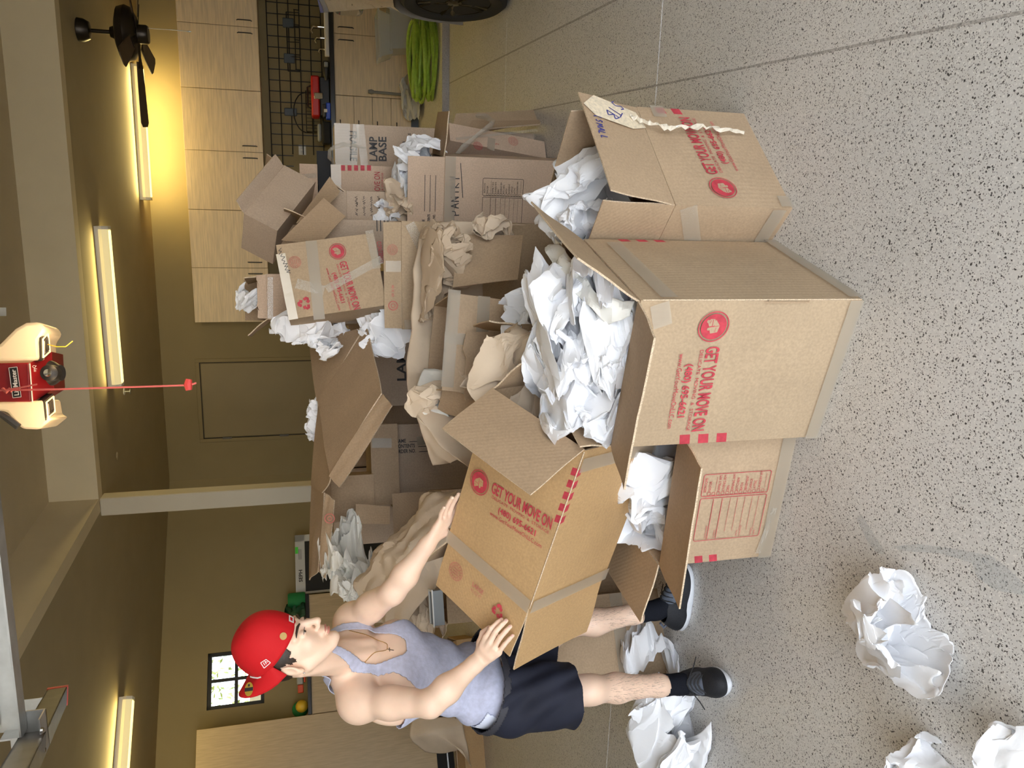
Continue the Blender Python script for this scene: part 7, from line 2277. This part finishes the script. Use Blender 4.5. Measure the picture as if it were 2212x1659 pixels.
# framed dark panel in its white packaging
a = onp(LM, 636, 1157, -0.35); b = onp(LM, 640, 1285, -0.35)
t = thing('boxed_screen', 'black screen in a white frame with a green sticker, behind the pile', 'screen', LM)
xa, xb = b.x, a.x; zt2 = (a.z + b.z) / 2; zb2 = 0.55
MB().box((xa + 0.01, -0.345, zb2), (xb - 0.01, -0.31, zt2 - 0.01)).build('panel', 'panel_black', t)
m_ = MB()
for r in ((xa, xb, zt2 - 0.125, zt2), (xa, xb, zb2 - 0.02, zb2 + 0.05), (xa, xa + 0.03, zb2, zt2), (xb - 0.09, xb, zb2, zt2)):
    m_.box((r[0], -0.36, r[2]), (r[1], -0.3465, r[3]))
m_.build('frame', 'frame_white', t)
s = onp(LM, 638, 1190, -0.361); MB().box((s.x - 0.04, -0.363, zt2 - 0.04), (s.x + 0.05, -0.3605, zt2 - 0.002)).build('sticker', 'green_sticker', t)
Ms = frame((xa + 0.24, -0.3625, zt2 - 0.065), (1, 0, 0), z=(0, -1, 0)); mb = MB(); put_text(mb, 'SEPH', Ms, 0, 0, 0.16, 0.045, True); [rect(mb, Ms, 0.22, 0.014 - 0.014 * k, 0.36, 0.018 - 0.014 * k) for k in range(3)]; mb.build('printed_lettering', 'ink_black', t)
MB().box((xa, -0.36, 0.001), (xb, -0.30, zb2 - 0.021)).build('stand_carton', 'board_grey', t)

# ------------------------------------------------------------------ white bag on the slab, parked car
q = on(915, 205, hz); crumple('white plastic bag slumped on the raised slab beside the hose', (q.x, q.y + 0.12, hz + 0.12), (0.42, 0.36, 0.28), 92, mat='bag_plastic', name='plastic_bag', cat='plastic bag', group=None, flat_bottom=hz + 0.002, ragged=0.3)
cw = on(1097, 0)
car = thing('parked_car', 'front corner of a beige car with dark wheel at the picture edge', 'car', yawM(cw.x - 0.06, cw.y + 0.05, 0, math.radians(-9)) @ Matrix.Scale(1.12, 4))
# local: x to the right across the car, y toward its nose
R_t = 0.37
def wheel(y):
    W = frame((0.11, y, R_t), (0, 1, 0), z=(-1, 0, 0))
    o = MB().lathe([(0.245, -0.10), (0.33, -0.115), (0.365, -0.09), (0.37, -0.03), (0.37, 0.05), (0.362, 0.09), (0.335, 0.112), (0.27, 0.105), (0.255, 0.09)], 48, W).build('tyre', 'tyre', car, smooth=True)
    mb = MB(); mb.lathe([(0.0, 0.02), (0.06, 0.085), (0.055, 0.095), (0.0, 0.10)], 20, W, cap=False); mb.lathe([(0.255, -0.09), (0.262, 0.088), (0.25, 0.094), (0.235, 0.06), (0.235, -0.09)], 48, W, cap=False); rm = mb.build('rim', 'rim_dark', o, smooth=True)
    for k in range(5):
        q = 2 * math.pi * k / 5
        for s in (-0.16, 0.16):
            mb = MB(); mb.tube([W @ Vector((0.04 * math.cos(q), 0.04 * math.sin(q), 0.08)), W @ Vector((0.15 * math.cos(q + s * 0.7), 0.15 * math.sin(q + s * 0.7), 0.075)), W @ Vector((0.245 * math.cos(q + s), 0.245 * math.sin(q + s), 0.085))], [0.02, 0.016, 0.02], 6)
            mb.build('spoke', 'rim_dark', o, smooth=True)
wheel(0.0); wheel(-2.75)
prof = [(0.90, 0.30), (0.95, 0.55), (0.93, 0.82), (0.88, 1.08), (0.62, 1.24), (-0.45, 1.32), (-1.10, 1.78), (-2.9, 1.82), (-3.6, 1.40), (-3.7, 1.2), (-3.72, 0.42), (-3.6, 0.30), (-3.17, 0.30)]
arch2 = [(-2.75 - 0.42 * math.cos(q), 0.36 + 0.42 * math.sin(q)) for q in [math.pi * k / 10 for k in range(11)]]
arch1 = [(0 - 0.42 * math.cos(q), 0.36 + 0.42 * math.sin(q)) for q in [math.pi * k / 10 for k in range(11)]]
outline = prof + arch2 + [(-2.3, 0.22), (-0.45, 0.22)] + arch1 + [(0.45, 0.22)]
vs = []; fs = []; N = len(outline)
xs = [(0.02, 0.0), (0.10, 0.0), (0.9, 0.0), (1.7, 0.0), (1.78, 0.0)]
for k, x in enumerate((0.0, 0.05, 0.35, 0.9, 1.45, 1.75, 1.80)):
    for (y, z) in outline:
        nose = max(0.0, y - 0.3) / 0.65
        tum = max(0.0, z - 1.25) * 0.30
        side = abs(x - 0.9) / 0.9
        xx = 0.9 + (x - 0.9) * (1 - tum) 
        yy = y - (nose ** 2) * (side ** 3) * 0.42 if y > 0.3 else y
        vs.append((xx + (0.14 * nose ** 2 if x < 0.9 else -0.14 * nose ** 2) * (side > 0.5), yy, z))
for k in range(6):
    for i in range(N):
        j = (i + 1) % N
        fs.append((k * N + i, k * N + j, (k + 1) * N + j, (k + 1) * N + i))
fs.append(tuple(range(N))); fs.append(tuple(6 * N + i for i in range(N - 1, -1, -1)))
o = mesh('body_shell', vs, fs, 'car_paint', car, True, 30)
bm = bmesh.new(); bm.from_mesh(o.data); bmesh.ops.triangulate(bm, faces=[f for f in bm.faces if len(f.verts) > 4]); bmesh.ops.recalc_face_normals(bm, faces=bm.faces); bm.to_mesh(o.data); bm.free()
mb = MB(); mb.add([(0.015, -1.05, 1.36), (0.015, -2.9, 1.38), (0.14, -2.75, 1.74), (0.14, -1.35, 1.74), (0.04, -1.05, 1.36), (0.04, -2.9, 1.38), (0.165, -2.75, 1.74), (0.165, -1.35, 1.74)], [(0, 1, 2, 3), (7, 6, 5, 4), (0, 4, 5, 1), (1, 5, 6, 2), (2, 6, 7, 3), (3, 7, 4, 0)]); mb.build('side_window', 'car_glass', car)
mb = MB(); mb.box((0.10, 0.42, 0.92), (0.44, 0.80, 1.14)); mb.build('headlight', 'headlight', car, bevel=0.05, seg=3)
mb = MB(); mb.box((0.06, 0.30, 0.20), (1.74, 0.55, 0.30)); mb.build('bumper_lip', 'black_plastic', car, bevel=0.02)
mb = MB(); mb.add([(0.13, -0.42 + 0.84 * k / 12, 0.36 + 0.42 * math.sin(math.acos(max(-1, min(1, (-0.42 + 0.84 * k / 12) / 0.42))))) for k in range(13)] + [(0.5, -0.42 + 0.84 * k / 12, 0.36 + 0.42 * math.sin(math.acos(max(-1, min(1, (-0.42 + 0.84 * k / 12) / 0.42))))) for k in range(13)], [(k, k + 1, 14 + k, 13 + k) for k in range(12)]); mb.build('wheel_well', 'black_matte', car)
# grey tray beside the brown paper
c = at(940, 1312, 3.3)
t = thing('plastic_tray', 'grey plastic tray with dark inside among the brown paper', 'tray', yawM(c.x, c.y, c.z - 0.03, 0.2) @ Matrix.Scale(0.55, 4))
m_ = MB()
for r in (((-0.13, -0.09, 0), (0.13, 0.09, 0.006)), ((-0.13, -0.09, 0.006), (-0.124, 0.09, 0.08)), ((0.124, -0.09, 0.006), (0.13, 0.09, 0.08)), ((-0.124, -0.09, 0.006), (0.124, -0.084, 0.08)), ((-0.124, 0.084, 0.006), (0.124, 0.09, 0.08))): m_.box(*r)
m_.build('tub', 'grey_plastic', t)
m_ = MB(); m_.box((-0.14, -0.1, 0.08), (0.14, -0.084, 0.09)); m_.box((-0.14, 0.084, 0.08), (0.14, 0.1, 0.09)); m_.box((-0.14, -0.084, 0.08), (-0.124, 0.084, 0.09)); m_.box((0.124, -0.084, 0.08), (0.14, 0.084, 0.09)); m_.build('rim', 'white_plastic', t)
